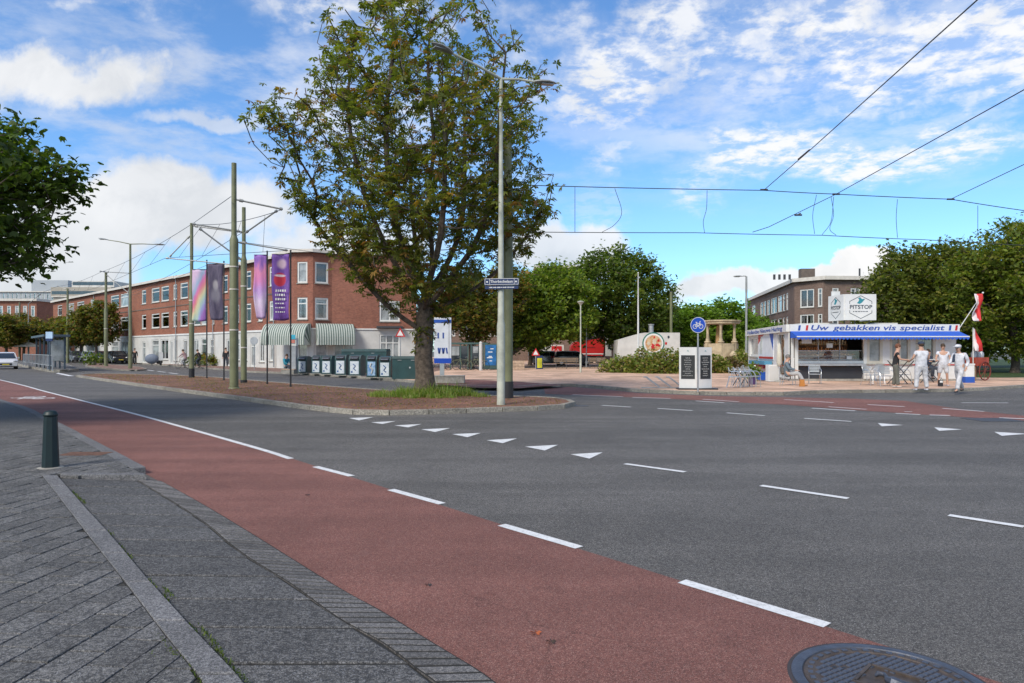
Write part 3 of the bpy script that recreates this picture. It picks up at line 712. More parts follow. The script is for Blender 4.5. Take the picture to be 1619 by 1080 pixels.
# ================================================================ BUILDINGS
def wallpiece(name, P0, P1, z0, z1, rects, m, parent, depth=.16, uvoff=0):
    """vertical wall from P0 to P1 (outside on the right hand of P0->P1), holes = (s0,s1,z0,z1)"""
    P0 = Vector((P0[0], P0[1], 0)); P1 = Vector((P1[0], P1[1], 0)); L = (P1 - P0).length; d = (P1 - P0) / L; inn = Vector((-d.y, d.x, 0))
    xs = sorted(set([0, L] + [r[0] for r in rects] + [r[1] for r in rects])); zs = sorted(set([z0, z1] + [r[2] for r in rects] + [r[3] for r in rects]))
    vs = []; fs = []; uv = []
    def q(a, b_, c, e, uvs):
        o = len(vs); vs.extend([a, b_, c, e]); fs.append((o, o + 1, o + 2, o + 3)); uv.extend(uvs)
    P = lambda s, z, k=0: P0 + d * s + Vector((0, 0, z)) + inn * k
    for i in range(len(xs) - 1):
        for j in range(len(zs) - 1):
            cx_, cz = (xs[i] + xs[i + 1]) / 2, (zs[j] + zs[j + 1]) / 2
            if any(r[0] < cx_ < r[1] and r[2] < cz < r[3] for r in rects): continue
            a, b_, c, e = xs[i], xs[i + 1], zs[j], zs[j + 1]
            q(P(a, c), P(b_, c), P(b_, e), P(a, e), [(a + uvoff, c), (b_ + uvoff, c), (b_ + uvoff, e), (a + uvoff, e)])
    for r in rects:
        a, b_, c, e = r[:4]; D = depth
        q(P(a, c), P(a, e), P(a, e, D), P(a, c, D), [(0, c), (0, e), (D, e), (D, c)]); q(P(b_, c, D), P(b_, e, D), P(b_, e), P(b_, c), [(D, c), (D, e), (0, e), (0, c)])
        q(P(a, c), P(a, c, D), P(b_, c, D), P(b_, c), [(a, 0), (a, D), (b_, D), (b_, 0)]); q(P(a, e, D), P(a, e), P(b_, e), P(b_, e, D), [(a, D), (a, 0), (b_, 0), (b_, D)])
    me = bpy.data.meshes.new(name); me.from_pydata([tuple(v_) for v_ in vs], [], fs); me.materials.append(m)
    ul = me.uv_layers.new(name='UVMap'); ul.data.foreach_set('uv', np.array(uv, dtype=np.float32).ravel())
    return put(me, name, parent)
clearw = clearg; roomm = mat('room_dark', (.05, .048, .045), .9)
def window(P0, P1, s0, s1, z0, z1, parent, style=0, depth=.10, fm=None):
    """frame, pane, sill between s0..s1 along wall"""
    P0 = Vector((P0[0], P0[1], 0)); P1 = Vector((P1[0], P1[1], 0)); d = (P1 - P0).normalized(); inn = Vector((-d.y, d.x, 0)); fm = fm or trim
    m4 = Matrix(((d.x, inn.x, 0, P0.x + d.x * s0), (d.y, inn.y, 0, P0.y + d.y * s0), (0, 0, 1, z0), (0, 0, 0, 1)))
    w, h = s1 - s0, z1 - z0; t = .13; D = depth
    f = MB(); f.box((t / 2, D, h / 2), (t, .12, h)); f.box((w - t / 2, D, h / 2), (t, .12, h)); f.box((w / 2, D, t / 2), (w - 2 * t, .119, t)); f.box((w / 2, D, h - t / 2), (w - 2 * t, .119, t))
    if style in (0, 1) and h > 1.2: f.box((w / 2, D, h * .72), (w - 2 * t, .10, .09))
    if style == 2: f.box((w / 2, D, h / 2), (.10, .10, h - 2 * t))
    if style == 3: f.box((w / 3, D, h / 2), (.09, .10, h - 2 * t)); f.box((2 * w / 3, D, h / 2), (.09, .10, h - 2 * t)); f.box((w / 2, D - .004, h * .72), (w - 2 * t, .10, .09))
    fo = f.build('window', fm, parent); fo.matrix_local = m4
    g = random.choice([glass, glass, glass2]) if style != 5 else glass2
    MB().box((w / 2, D + .02, h / 2), (w - 2 * t + .02, .02, h - 2 * t + .02)).build('pane', clearw if (style != 5 and g is glass) else g, fo)
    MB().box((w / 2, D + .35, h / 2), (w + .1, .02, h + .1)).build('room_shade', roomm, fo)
    if random.random() < .85 and style != 5:
        k = random.choice([.25, .35, .2]); c = MB()
        c.box((t + w * k / 2, D + .06, h / 2), (w * k, .02, h - 2 * t)); c.box((w - t - w * k / 2, D + .06, h / 2), (w * k, .02, h - 2 * t))
    if style != 5 and h > 1.2 and random.random() < .5: MB().box((w / 2, D + .05, h * random.uniform(.78, .9)), (w - 2 * t, .02, h * .2)).build('blind', random.choice([curt, white, fasc]), fo)
    if 'c' in locals(): c.build('curtain', curt, fo)
    MB().box((w / 2, .0, -.04), (w + .1, .16, .07)).build('sill', conc, fo)
    return fo
def along(P0, P1, px):      # distance along wall line where image column px crosses (wall measured from the photograph)
    k = (px - CX) / F; dx, dy = P1[0] - P0[0], P1[1] - P0[1]; L = math.hypot(dx, dy)
    t = (k * P0[1] - P0[0]) / (dx - k * dy); return t * L
def LP(t): return (-17.9 - 57 * t, 56.6 + 55.4 * t)      # terrace front line, corner -> far
# walls run far -> near so the street lies on their right
def terrace(name, label, t0, t1, z1, up, low, base_m=offw, wm=None, extra=None):
    a, c = LP(t1), LP(t0); root = thing(name, label, 'house', (0, 0, 0), 0, 'brick houses along the street'); wm = wm or brickA
    root.location = (c[0], c[1], .12)
    o = Vector((c[0], c[1], .12)); A_ = (a[0] - o.x, a[1] - o.y); C_ = (0, 0)
    L = math.hypot(A_[0], A_[1]); r2 = []; rb = []
    for x0, x1, rows in up:
        s0, s1 = along(a, c, x0), along(a, c, x1)
        s0, s1 = max(s0, .05), min(s1, L - .05)
        if s1 - s0 < .3: continue
        for zz0, zz1 in rows: r2.append((s0, s1, zz0, zz1))
    for x0, x1, zz0, zz1 in low:
        s0, s1 = max(along(a, c, x0), .05), min(along(a, c, x1), L - .05)
        if s1 - s0 > .3: rb.append((s0, s1, zz0, zz1))
    wallpiece('wall', A_, C_, 3.25, z1, r2, wm, root); wallpiece('ground_floor_wall', A_, C_, 0, 3.25, rb, base_m, root)
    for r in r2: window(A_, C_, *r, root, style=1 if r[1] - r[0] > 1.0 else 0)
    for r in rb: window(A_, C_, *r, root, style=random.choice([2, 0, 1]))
    d = Vector((-A_[0], -A_[1], 0)).normalized(); inn = Vector((-d.y, d.x, 0)); D = 11
    e1 = Vector((A_[0], A_[1], 0)) + inn * D; e0 = inn * D
    wallpiece('side_wall', e1, A_, 0, z1, [], wm, root); wallpiece('side_wall', C_, e0, 0, z1, [], wm, root)
    mb = MB(); f0 = Vector((A_[0], A_[1], 0)) - inn * .35; f1 = -inn * .35
    mb.prism([(f0.x, f0.y), (f1.x, f1.y), (e0.x, e0.y), (e1.x, e1.y)], z1, z1 + .10); mb.build('roof', roofm, root)
    mb = MB(); g0 = Vector((A_[0], A_[1], 0)) - inn * .37; g1 = -inn * .37; mb.bar((g0.x, g0.y, z1 + .09), (g1.x, g1.y, z1 + .09), .06, .28); mb.build('fascia', fasc, root)
    mb = MB(); g0 = Vector((A_[0], A_[1], 0)) - inn * .03; g1 = -inn * .03; mb.bar((g0.x, g0.y, 3.27), (g1.x, g1.y, 3.27), .09, .16); mb.build('cornice', white, root)
    dp = Vector((-.0, 0, 0)) - inn * .07 - d * .25; MB().cyl((dp.x, dp.y, .1), (dp.x, dp.y, z1 - .1), .05, n=8).build('downpipe', steel, root)
    mb = MB(); g0 = Vector((A_[0], A_[1], 0)) - inn * .02; g1 = -inn * .02
    for zb in (6.45,): mb.bar((g0.x, g0.y, zb), (g1.x, g1.y, zb), .06, .10)
    mb.build('brick_band', brickC, root)
    for q in (.25, .72):
        p = Vector((A_[0], A_[1], 0)) * q + inn * 4; ch = MB(); ch.box((p.x, p.y, z1 + .6), (.9, .5, 1.1)); co = ch.build('chimney', wm, root); MB().cyl((p.x, p.y, z1 + 1.15), (p.x, p.y, z1 + 1.5), .12).build('chimney_pot', dark, co)
    return root
U2 = (7.15, 8.85); U1 = (4.15, 5.85)
RW = [U1, U2]
def doors(root): pass
low1 = [(345, 352, .05, 2.6), (354, 362, .6, 2.7), (335, 342, .6, 2.7), (372, 380, .05, 2.6), (386, 394, .6, 2.7), (398, 404, .05, 2.6), (408, 420, .5, 2.7), (425, 432, .05, 2.6)]
terrace('brick_house', 'red brick house beside the corner shop, behind the two purple banners', .045, .205, 9.5, [(352, 360, RW), (388, 397, RW), (372, 378, [U1]), (408, 415, RW), (426, 434, RW)], [(441, 447, .05, 2.6), (450, 456, .6, 2.6), (426, 432, .6, 2.7), (410, 418, .5, 2.7), (396, 404, .05, 2.6), (384, 391, .6, 2.7), (372, 379, .6, 2.7), (358, 366, .05, 2.6)])
terrace('brick_house', 'red brick house with white shop base behind the rainbow banner', .206, .33, 9.45, [(285, 297, RW), (306, 317, RW), (318, 328, RW), (336, 343, RW)], [(290, 296, .6, 2.7), (306, 314, .05, 2.7), (318, 326, .6, 2.8), (332, 338, .05, 2.7)], wm=brickB)
terrace('brick_house', 'long red brick house with paired white windows and a yellow blind', .331, .53, 9.5, [(224, 231, RW), (239.5, 252, RW), (255, 267, RW), (274, 281, RW)], [(225, 230, .05, 2.6), (240, 251, .5, 2.8), (254, 266, .5, 2.8), (269, 273, .05, 2.6), (275, 280, .4, 2.8)], wm=brickB)
terrace('brick_house', 'red brick house behind the tall street lamp and round tree', .531, .72, 9.5, [(175, 188, RW), (190.5, 203, RW), (210, 217, RW)], [(176, 187, .3, 2.8), (191, 203, .3, 2.8), (208, 213, .05, 2.6)])
terrace('brick_house', 'farthest red brick house of the terrace, above the bushy street trees', .721, 1.02, 9.5, [(91, 98, RW), (108, 117, RW), (122, 133, RW), (143, 151, RW), (157, 166, RW)], [(110, 118, .3, 2.8), (124, 132, .3, 2.8), (145, 150, .1, 2.6)], wm=brickB)
# corner building with cut-off corner and shop awnings
t0 = .044; Pa = LP(t0)
oc = Vector((-17.0, 57.3, .12))
P = [Vector((Pa[0], Pa[1], 0)), Vector((-18.0, 56.4, 0)), Vector((-16.4, 56.2, 0)), Vector((-15.1, 57.2, 0)), Vector((-8.2, 58.6, 0))]
root = thing('corner_building', 'red brick corner building with white base and two striped shop awnings', 'building', oc); P = [p - Vector((oc.x, oc.y, 0)) for p in P]
def W0(i): return (P[i] + oc, P[i + 1] + oc)
def corner_wall(i, wins, lows):
    a, c = W0(i); L = (c - a).length; rr = []; lo = []
    for x0, x1, z0, z1, st in wins: rr.append((max(.1, along(a, c, x0)), min(L - .1, along(a, c, x1)), z0, z1, st))
    for x0, x1, z0, z1, st in lows: lo.append((max(.1, along(a, c, x0)), min(L - .1, along(a, c, x1)), z0, z1, st))
    wallpiece('wall', P[i], P[i + 1], 3.3, 9.6, rr, brickA, root, uvoff=i * 3.1); wallpiece('ground_floor_wall', P[i], P[i + 1], 0, 3.3, lo, offw, root)
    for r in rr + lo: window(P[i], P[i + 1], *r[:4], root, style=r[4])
corner_wall(0, [], [])
corner_wall(1, [(470, 486, 7.1, 8.85, 4), (470, 486, 4.1, 5.9, 0)], [(470, 487, .3, 2.6, 4)])
corner_wall(2, [(498, 519, 7.1, 8.85, 4), (498, 519, 4.1, 5.9, 0)], [(498, 519, .3, 2.6, 4)])
corner_wall(3, [(600, 632, 4.0, 5.75, 2)], [(525, 560, .4, 2.6, 2), (600, 632, .3, 2.9, 3)])
q = P + [Vector((4, 11, 0)), Vector((-9.5, 16, 0))]
wallpiece('side_wall', P[4], q[5], 0, 9.6, [], brickA, root)
ro = [P[0] + Vector((-.3, -.3, 0)), P[1] + Vector((-.1, -.35, 0)), P[2] + Vector((.1, -.35, 0)), P[3] + Vector((.1, -.35, 0)), P[4] + Vector((.2, -.35, 0)), q[5], q[6]]
MB().prism([(p.x, p.y) for p in ro], 9.6, 9.72).build('roof', roofm, root)
mb = MB()
for i in range(4): mb.bar((ro[i].x, ro[i].y, 9.72 + i * .002), (ro[i + 1].x, ro[i + 1].y, 9.72 + i * .002), .06, .26)
mb.build('fascia', fasc, root)
mb = MB()
for i in (1, 2, 3):
    for z in (3.32,): mb.bar((P[i].x, P[i].y - .04, z + i * .002), (P[i + 1].x, P[i + 1].y - .04, z + i * .002), .09, .10)
mb.build('cornice', white, root)
stripe = bpy.data.materials.new('striped_awning'); stripe.use_nodes = True; qn = NB(stripe.node_tree); uvn = qn.n('ShaderNodeTexCoord').outputs['UV']; sx = qn.n('ShaderNodeSeparateXYZ'); qn.put(sx.inputs[0], uvn)
fr = qn.m('FRACT', qn.m('MULTIPLY', sx.outputs[0], 1 / .19)); qn.put(stripe.node_tree.nodes['Principled BSDF'].inputs['Base Color'], qn.mix(qn.m('GREATER_THAN', fr, .48), (.44, .47, .43, 1), (.10, .14, .12, 1)))
stripe.node_tree.nodes['Principled BSDF'].inputs['Roughness'].default_value = .8
def awning(name, a, c, z0, z1, out, parent):      # bulging basket awning with curved ends
    a = Vector(a); c = Vector(c); d = (c - a).normalized(); o = Vector((d.y, -d.x, 0)); L = (c - a).length; n = 8; m_ = 24; vs = []; fs = []; uv = []
    for i in range(m_ + 1):
        s = L * i / m_; 
        for k in range(n + 1):
            t = math.pi / 2 * k / n; y_ = out * math.sin(t); z = z0 + .45 + (z1 - z0 - .45) * math.cos(t); p = a + d * s + o * y_; vs.append((p.x, p.y, z))
        p = a + d * s + o * out; vs.append((p.x, p.y, z0 + (.04 if i % 2 else 0)))
    w = n + 2
    for i in range(m_):
        for k in range(n + 1): fs.append((i * w + k, i * w + k + 1, (i + 1) * w + k + 1, (i + 1) * w + k)); uv += [(L * i / m_, 0), (L * i / m_, 0), (L * (i + 1) / m_, 0), (L * (i + 1) / m_, 0)]
    for e in (0, m_):      # ends
        base = a + d * (L * e / m_); kk = len(vs); vs.append((base.x, base.y, z0)); 
        for k in range(n + 1):
            f = (e * w + k, e * w + k + 1, kk); fs.append(f if e else f[::-1]); uv += [((.24 * k * .5) % 9, 0)] * 3
    me = bpy.data.meshes.new(name); me.from_pydata(vs, [], fs); me.materials.append(stripe); ul = me.uv_layers.new(name='UVMap'); ul.data.foreach_set('uv', np.array(uv, dtype=np.float32).ravel())
    return put(me, name, parent)
oP = lambda v_: (v_.x, v_.y, 0)
aw1 = [P[0] + (P[1] - P[0]) * .35 + Vector((0, -.08, 0)), P[1] + Vector((-.05, -.08, 0))]
awning('awning', oP(P[1] + Vector((-2.3, .35, 0))), oP(P[2] + Vector((-.15, -.04, 0))), 1.95, 3.75, 1.2, root)
awning('awning', oP(P[2] + Vector((.25, -.02, 0))), oP(P[3] + Vector((1.7, .2, 0))), 1.95, 3.75, 1.1, root)
# shadow canopy over the flat's door further right
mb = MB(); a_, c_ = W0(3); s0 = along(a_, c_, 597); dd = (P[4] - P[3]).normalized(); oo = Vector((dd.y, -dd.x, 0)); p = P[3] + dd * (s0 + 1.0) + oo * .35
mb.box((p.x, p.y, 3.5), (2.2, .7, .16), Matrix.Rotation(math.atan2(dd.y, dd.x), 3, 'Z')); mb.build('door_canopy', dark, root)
# buildings beyond the end of the street
def block(name, label, cat, x0, x1, ytop, Zd, depth, m, rows, ncol, wz, base=0, roofz=.3, fas=True, group=None, zskip=3.0):
    a = AT(x0, ytop, Zd); c = AT(x1, ytop, Zd); H = a.z; r = thing(name, label, cat, (a.x, Zd, 0), 0, group); L = c.x - a.x
    rects = []; sh = (H - zskip) / rows
    for j in range(rows):
        for i in range(ncol):
            w = L / ncol; rects.append((w * (i + .25), w * (i + .75), zskip + sh * (j + .25), zskip + sh * (j + .25) + wz))
    wallpiece('wall', (0, 0), (L, 0), 0, H, rects, m, r)
    for q_ in rects[:280]: window((0, 0), (L, 0), *q_, r, style=4 if Zd > 140 else 0)
    wallpiece('side_wall', (L, 0), (L, depth), 0, H, [], m, r); wallpiece('side_wall', (0, depth), (0, 0), 0, H, [], m, r)
    MB().box((L / 2, depth / 2 - .15, H + roofz / 2), (L + .6, depth + .6, roofz)).build('roof', fasc if fas else roofm, r)
    return r
block('brick_house', 'orange brick corner block left of the terrace, behind the tram shelter', 'house', -30, 58, 476, 118, 14, brickB, 2, 7, 1.9, roofz=.4)
block('brick_house', 'lower brick house between the corner block and the terrace', 'house', 60, 84, 487, 124, 10, brickA, 2, 3, 1.4, roofz=.3)
officem = mat('pale_cladding', (.34, .37, .40), .6, var=.1, vs=.1)
ob = block('office_building', 'pale grey office block rising behind the left tree', 'building', -40, 86, 462, 240, 25, officem, 5, 18, 2.6)
MB().box((24, 8, AT(40, 446, 240).z - 1), (13, 9, 4)).build('roof_plant', officem, ob)
hm = mat('beige_concrete', (.36, .33, .28), .85, var=.15, vs=.2)
hb = block('hotel_building', 'beige round fronted block with stacked upper floors far behind the terrace', 'building', 84, 172, 470, 230, 22, hm, 4, 12, 2.2)
hz = AT(0, 470, 230).z
for i, (x0, x1, y0, y1) in enumerate([(-1.5, 19, 0, 3.2), (5, 19.4, 3.2, 5.4)]):
    MB().prism([(x0, 1 + i), (x1, 1 + i), (x1, 16), (x0, 16)], hz + y0 + .35, hz + y1 + .3).build('upper_floor', hm if i == 0 else offw, hb)
    MB().box(((x0 + x1) / 2, .99 + i, hz + y0 + 1.6), (x1 - x0 - .6, .04, 1.1)).build('window_band', glass, hb)
# brown brick building at the right, bent along the road
bp = [Vector((AT(1182, 0, 112).x, 112, 0)), Vector((AT(1256, 0, 80).x, 80, 0)), Vector((AT(1302, 0, 77).x, 77, 0)), Vector((AT(1470, 0, 78).x, 78, 0))]
r = thing('brown_brick_building', 'dark brown brick building with bent front behind the fish kiosk', 'building', (bp[1].x, bp[1].y, .12)); o_ = Vector((bp[1].x, bp[1].y, 0)); bq = [p - o_ for p in bp]
H = 9.55
def bw(i, wins):
    a, c = bp[i], bp[i + 1]; L = (c - a).length; rr = []
    for x0, x1, st in wins:
        s0, s1 = max(.1, along(a, c, x0)), min(L - .1, along(a, c, x1))
        for z0, z1 in ((6.5, 8.6), (3.6, 5.7)): rr.append((s0, s1, z0, z1, st))
    wallpiece('wall', bq[i], bq[i + 1], 0, H, rr, brickC, r, uvoff=i * 2.2)
    for q_ in rr: window(bq[i], bq[i + 1], *q_[:4], r, style=q_[4])
bw(0, [(1189, 1194, 0), (1202, 1206, 0), (1207, 1211, 0), (1213, 1217, 0), (1219, 1228, 2), (1230, 1236, 0), (1237.5, 1241, 0), (1243, 1246, 0)])
bw(1, [(1265, 1287, 2), (1293, 1300, 0)]); bw(2, [(1316, 1326, 0), (1345, 1360, 2), (1380, 1395, 2)])
wallpiece('side_wall', bq[3], bq[3] + Vector((3, 12, 0)), 0, H, [], brickC, r)
rp = [bq[0] + Vector((-.4, 0, 0)), bq[1] + Vector((-.35, -.35, 0)), bq[2] + Vector((0, -.45, 0)), bq[3] + Vector((.4, -.4, 0)), bq[3] + Vector((3, 12, 0)), bq[0] + Vector((12, 3, 0))]
MB().prism([(p.x, p.y) for p in rp], H, H + .14).build('roof', roofm, r)
mb = MB()
for i in range(3): mb.bar((rp[i].x, rp[i].y, H + .16 + i * .003), (rp[i + 1].x, rp[i + 1].y, H + .16 + i * .003), .08, .42)
mb.build('fascia', fasc, r)
mb = MB(); p = bq[2] + Vector((.6, 3, 0)); mb.box((p.x - 1.2, p.y, H + .9), (1.6, .8, 1.3)); mb.build('chimney', brickC, r); mb = MB()
for k in range(4): mb.cyl((p.x - 5 + k * .6, p.y, H + .3), (p.x - 5 + k * .6, p.y, H + .9), .14)
mb.cyl((p.x + 5, p.y, H + .2), (p.x + 5, p.y, H + 1.6), .10); mb.build('flue_pipe', dark, r)
block('brick_house', 'plain brown brick flats glimpsed under the plaza tree crowns', 'house', 700, 835, 470, 104, 12, brickC, 2, 12, 1.7)
block('brick_house', 'low brown brick row glimpsed under the dark plaza tree and the green trees', 'house', 935, 1170, 505, 106, 12, brickC, 1, 16, 1.7)
block('brick_house', 'brown brick flats half hidden behind the plaza trees', 'house', 848, 925, 424, 95, 12, brickC, 3, 6, 1.7)

# ================================================================ TREES
def leaf_mesh(name, cen, nor, size, kind, cols, colw=None):
    """cen (N,3) centres, nor (N,3) normals; palmate or simple leaves"""
    N = len(cen); nl = {'palm': 6, 'maple': 3, 'simple': 1}[kind]
    nor = nor / np.linalg.norm(nor, axis=1, keepdims=True)
    rv = RNG.normal(size=(N, 3)); t1 = np.cross(nor, rv); t1 /= np.linalg.norm(t1, axis=1, keepdims=True); t2 = np.cross(nor, t1)
    V = np.empty((N, nl, 4, 3), np.float32); s = size * RNG.uniform(.65, 1.25, N)[:, None]
    for k in range(nl):
        if nl == 1: a = np.zeros(N)
        else: a = (k - (nl - 1) / 2) * (2 * math.pi * (.80 if kind == 'palm' else .36) / nl) + RNG.normal(0, .12, N)
        d = t1 * np.cos(a)[:, None] + t2 * np.sin(a)[:, None]; w = -t1 * np.sin(a)[:, None] + t2 * np.cos(a)[:, None]
        L = s * (1.0 if kind != 'palm' else (1 - .10 * abs(k - 2.5))); wd = .20 if kind == 'palm' else (.34 if kind == 'maple' else .30)
        droop = np.array([0, 0, -1.0]) * L * RNG.uniform(.15, .55, N)[:, None]
        V[:, k, 0] = cen; V[:, k, 1] = cen + d * L * .6 + w * L * wd + droop * .25; V[:, k, 2] = cen + d * L + droop; V[:, k, 3] = cen + d * L * .6 - w * L * wd + droop * .25
    nv = N * nl * 4; me = bpy.data.meshes.new(name); me.vertices.add(nv); me.vertices.foreach_set('co', V.reshape(-1))
    nf = N * nl; me.loops.add(nf * 4); me.loops.foreach_set('vertex_index', np.arange(nf * 4, dtype=np.int32)); me.polygons.add(nf)
    me.polygons.foreach_set('loop_start', np.arange(0, nf * 4, 4, dtype=np.int32)); me.update(calc_edges=True)
    cols = np.array(cols, np.float32); idx = RNG.choice(len(cols), N, p=colw); c = cols[idx] * RNG.uniform(.75, 1.3, (N, 1))
    rgba = np.concatenate([c, np.ones((N, 1))], 1).astype(np.float32); rgba = np.repeat(rgba, nl * 4, axis=0)
    ca = me.color_attributes.new('tint', 'FLOAT_COLOR', 'POINT'); ca.data.foreach_set('color', rgba.ravel()); me.materials.append(LEAF); me.validate(); return me
def grow(tips, trunk, upbias=.6, jit=.12, limbs=()):
    """nearest-node branching: returns nodes, parents"""
    nodes = [np.array(p, float) for p in trunk]; par = [-1] + list(range(len(trunk) - 1)); order = np.argsort(np.linalg.norm(tips - np.array(trunk[-1]), axis=1) + RNG.uniform(0, .8, len(tips)))
    d0_ = [0.0] * len(nodes)
    for j0, pts in limbs:
        pr = j0; pts = [tuple(nodes[j0])] + list(pts); cv = resample(catmull(pts, 4), .4)[1:]; dd_ = 0
        for p_ in cv: nodes.append(np.array(p_)); par.append(pr); pr = len(nodes) - 1; dd_ += .12; d0_.append(dd_)
    arr = np.zeros((len(tips) * 5 + 400, 3)); arr[:len(nodes)] = nodes; n = len(nodes); tipn = []
    depth = np.zeros(len(arr)); depth[:n] = d0_
    for ti in order:
        t = tips[ti]; dv = t - arr[:n]; d = np.linalg.norm(dv, axis=1); up = np.maximum(-dv[:, 2], 0); horiz = np.maximum(d * .35 - dv[:, 2], 0)
        cost = d + up * 1.6 + horiz * upbias * .3 + (np.arange(n) < 2) * 3 + depth[:n] * .35
        j = int(np.argmin(cost)); L = d[j]; steps = max(1, min(4, int(L / .45))); p0 = arr[j].copy(); prev = j
        sag = np.array([0, 0, -.10 * L])
        for k in range(1, steps + 1):
            f = k / steps; q_ = p0 + (t - p0) * f + sag * math.sin(math.pi * f) + (RNG.normal(0, jit * min(L, 1) * .5, 3) if k < steps else 0)
            arr[n] = q_; par.append(prev); depth[n] = depth[j] + L * f; prev = n; n += 1
        tipn.append(prev)
    return arr[:n], par, tipn
def limb_mesh(nodes, par, r_tip=.012, p=2.3, n_big=8, mx=.4, name='limbs'):
    n = len(nodes); acc = np.zeros(n); ch = [[] for _ in range(n)]
    for i in range(n - 1, -1, -1):
        if acc[i] == 0: acc[i] = r_tip ** p
        if par[i] >= 0: acc[par[i]] += acc[i]; ch[par[i]].append(i)
    rad = np.minimum(acc ** (1 / p), mx); mb = MB()
    # walk chains: follow the thickest child
    stack = [(0, None)]
    while stack:
        i, pr = stack.pop(); pts = []; rs = []
        if pr is not None: pts.append(nodes[pr]); rs.append(min(rad[i] * 1.05, rad[pr]))
        j = i
        while True:
            pts.append(nodes[j]); rs.append(rad[j]); c = ch[j]
            if not c: break
            c = sorted(c, key=lambda x: -rad[x])
            for x in c[1:]: stack.append((x, j))
            j = c[0]
        if len(pts) > 1: mb.tube(pts, [max(r_, .006) for r_ in rs], 9 if rs[0] > .12 else (6 if rs[0] > .04 else 4))
    return mb, rad
def crown_pts(n, inside, lo, hi, gap=.5, gs=.9, seed=0, shell=.0):
    from mathutils import noise as mn
    out = []; off = Vector((seed * 13.7, seed * 5.1, 0)); lo = np.array(lo); hi = np.array(hi); it = 0
    while len(out) < n and it < 400000:
        it += 1; p = lo + (hi - lo) * RNG.random(3); v_ = inside(p)
        if v_ <= 0: continue
        if shell and RNG.random() > max(0, 1 - v_) ** shell + .12: continue
        if mn.noise(Vector(p) * gs + off) < -gap + RNG.uniform(-.1, .1): continue
        out.append(p)
    return np.array(out)
# ---- the chestnut on the median
tb = G(671, 626, .112)
LT = [(0, .9, .9), (2.5, .6, .6), (3.0, 1.7, 1.5), (3.6, 2.9, 2.5), (4.6, 4.0, 3.4), (5.6, 4.3, 4.3), (6.6, 4.6, 5.0), (7.6, 5.1, 4.8), (8.6, 5.4, 4.5), (9.4, 4.6, 4.5), (10.4, 4.0, 4.5), (11.6, 3.8, 3.7), (12.4, 3.1, 2.4), (13.1, 2.0, 1.2), (13.75, .9, .4)]
def prof(z, side):
    for i in range(len(LT) - 1):
        a, c = LT[i], LT[i + 1]
        if a[0] <= z <= c[0]: t = (z - a[0]) / (c[0] - a[0]); return a[side] + (c[side] - a[side]) * t
    return 0
from mathutils import noise as mn
def inside_main(p):
    if p[2] < 2.7: return 0
    th = math.atan2(p[1], p[0]); wl_, wr = prof(p[2], 1), prof(p[2], 2); c = (math.cos(th) + 1) / 2; Rr = wl_ * (1 - c) + wr * c
    Rr *= .82 + .30 * mn.noise(Vector((math.cos(th) * 1.6, math.sin(th) * 1.6, p[2] * .8 + 7))) + .16 * mn.noise(Vector((math.cos(th) * 5, math.sin(th) * 5, p[2] * 2.0)))+.08
    return 1 - math.hypot(p[0], p[1]) / max(Rr, .01)
tips = crown_pts(1500, inside_main, (-5.8, -5.2, 2.6), (5.6, 5.2, 13.8), .34, .75, 1, .45)
trunk = [(0, 0, 0), (.02, 0, .6), (-.03, 0, 1.3), (.02, .02, 2.1), (.0, 0, 2.8), (.05, 0, 3.4)]
limbs = [(5, [(.25, .1, 4.6), (.1, .2, 6.4), (.3, .1, 8.4), (.1, .2, 10.6), (.2, 0, 12.4)]), (4, [(-.7, .2, 3.9), (-1.5, .5, 5.3), (-2.2, .4, 7.2), (-2.6, .3, 9.6), (-2.4, .2, 11.8)]),
         (5, [(-.5, -.5, 4.4), (-.9, -1.1, 6.2), (-1.0, -1.5, 8.6), (-.8, -1.3, 11.0), (-1.0, -.8, 12.8)]), (4, [(.8, -.2, 3.8), (1.7, -.4, 5.0), (2.3, -.6, 6.8), (2.5, -.6, 9.0), (2.7, -.4, 11.2)]),
         (5, [(.6, .7, 4.3), (1.1, 1.5, 5.9), (1.2, 1.9, 8.0), (1.2, 1.7, 10.4)]), (3, [(-1.1, -.3, 2.9), (-2.4, -.3, 4.3), (-3.6, -.2, 5.8), (-4.4, -.2, 7.6)]), (4, [(1.2, .3, 3.3), (2.6, .5, 4.4), (3.8, .4, 6.0), (4.3, .2, 7.4)]),
         (4, [(-.2, 1.2, 3.7), (-.6, 2.4, 5.2), (-.9, 3.0, 7.4), (-.8, 2.9, 9.4)]), (4, [(.3, -1.2, 3.6), (.8, -2.4, 5.0), (1.0, -3.2, 7.0), (.9, -3.0, 9.0)])]
nodes, par, tipn = grow(tips, trunk, limbs=limbs)
root = thing('chestnut_tree', 'large horse chestnut with browning leaves on the median', 'tree', tb)
lm, rad = limb_mesh(nodes, par, .0135, 2.30, mx=.34)
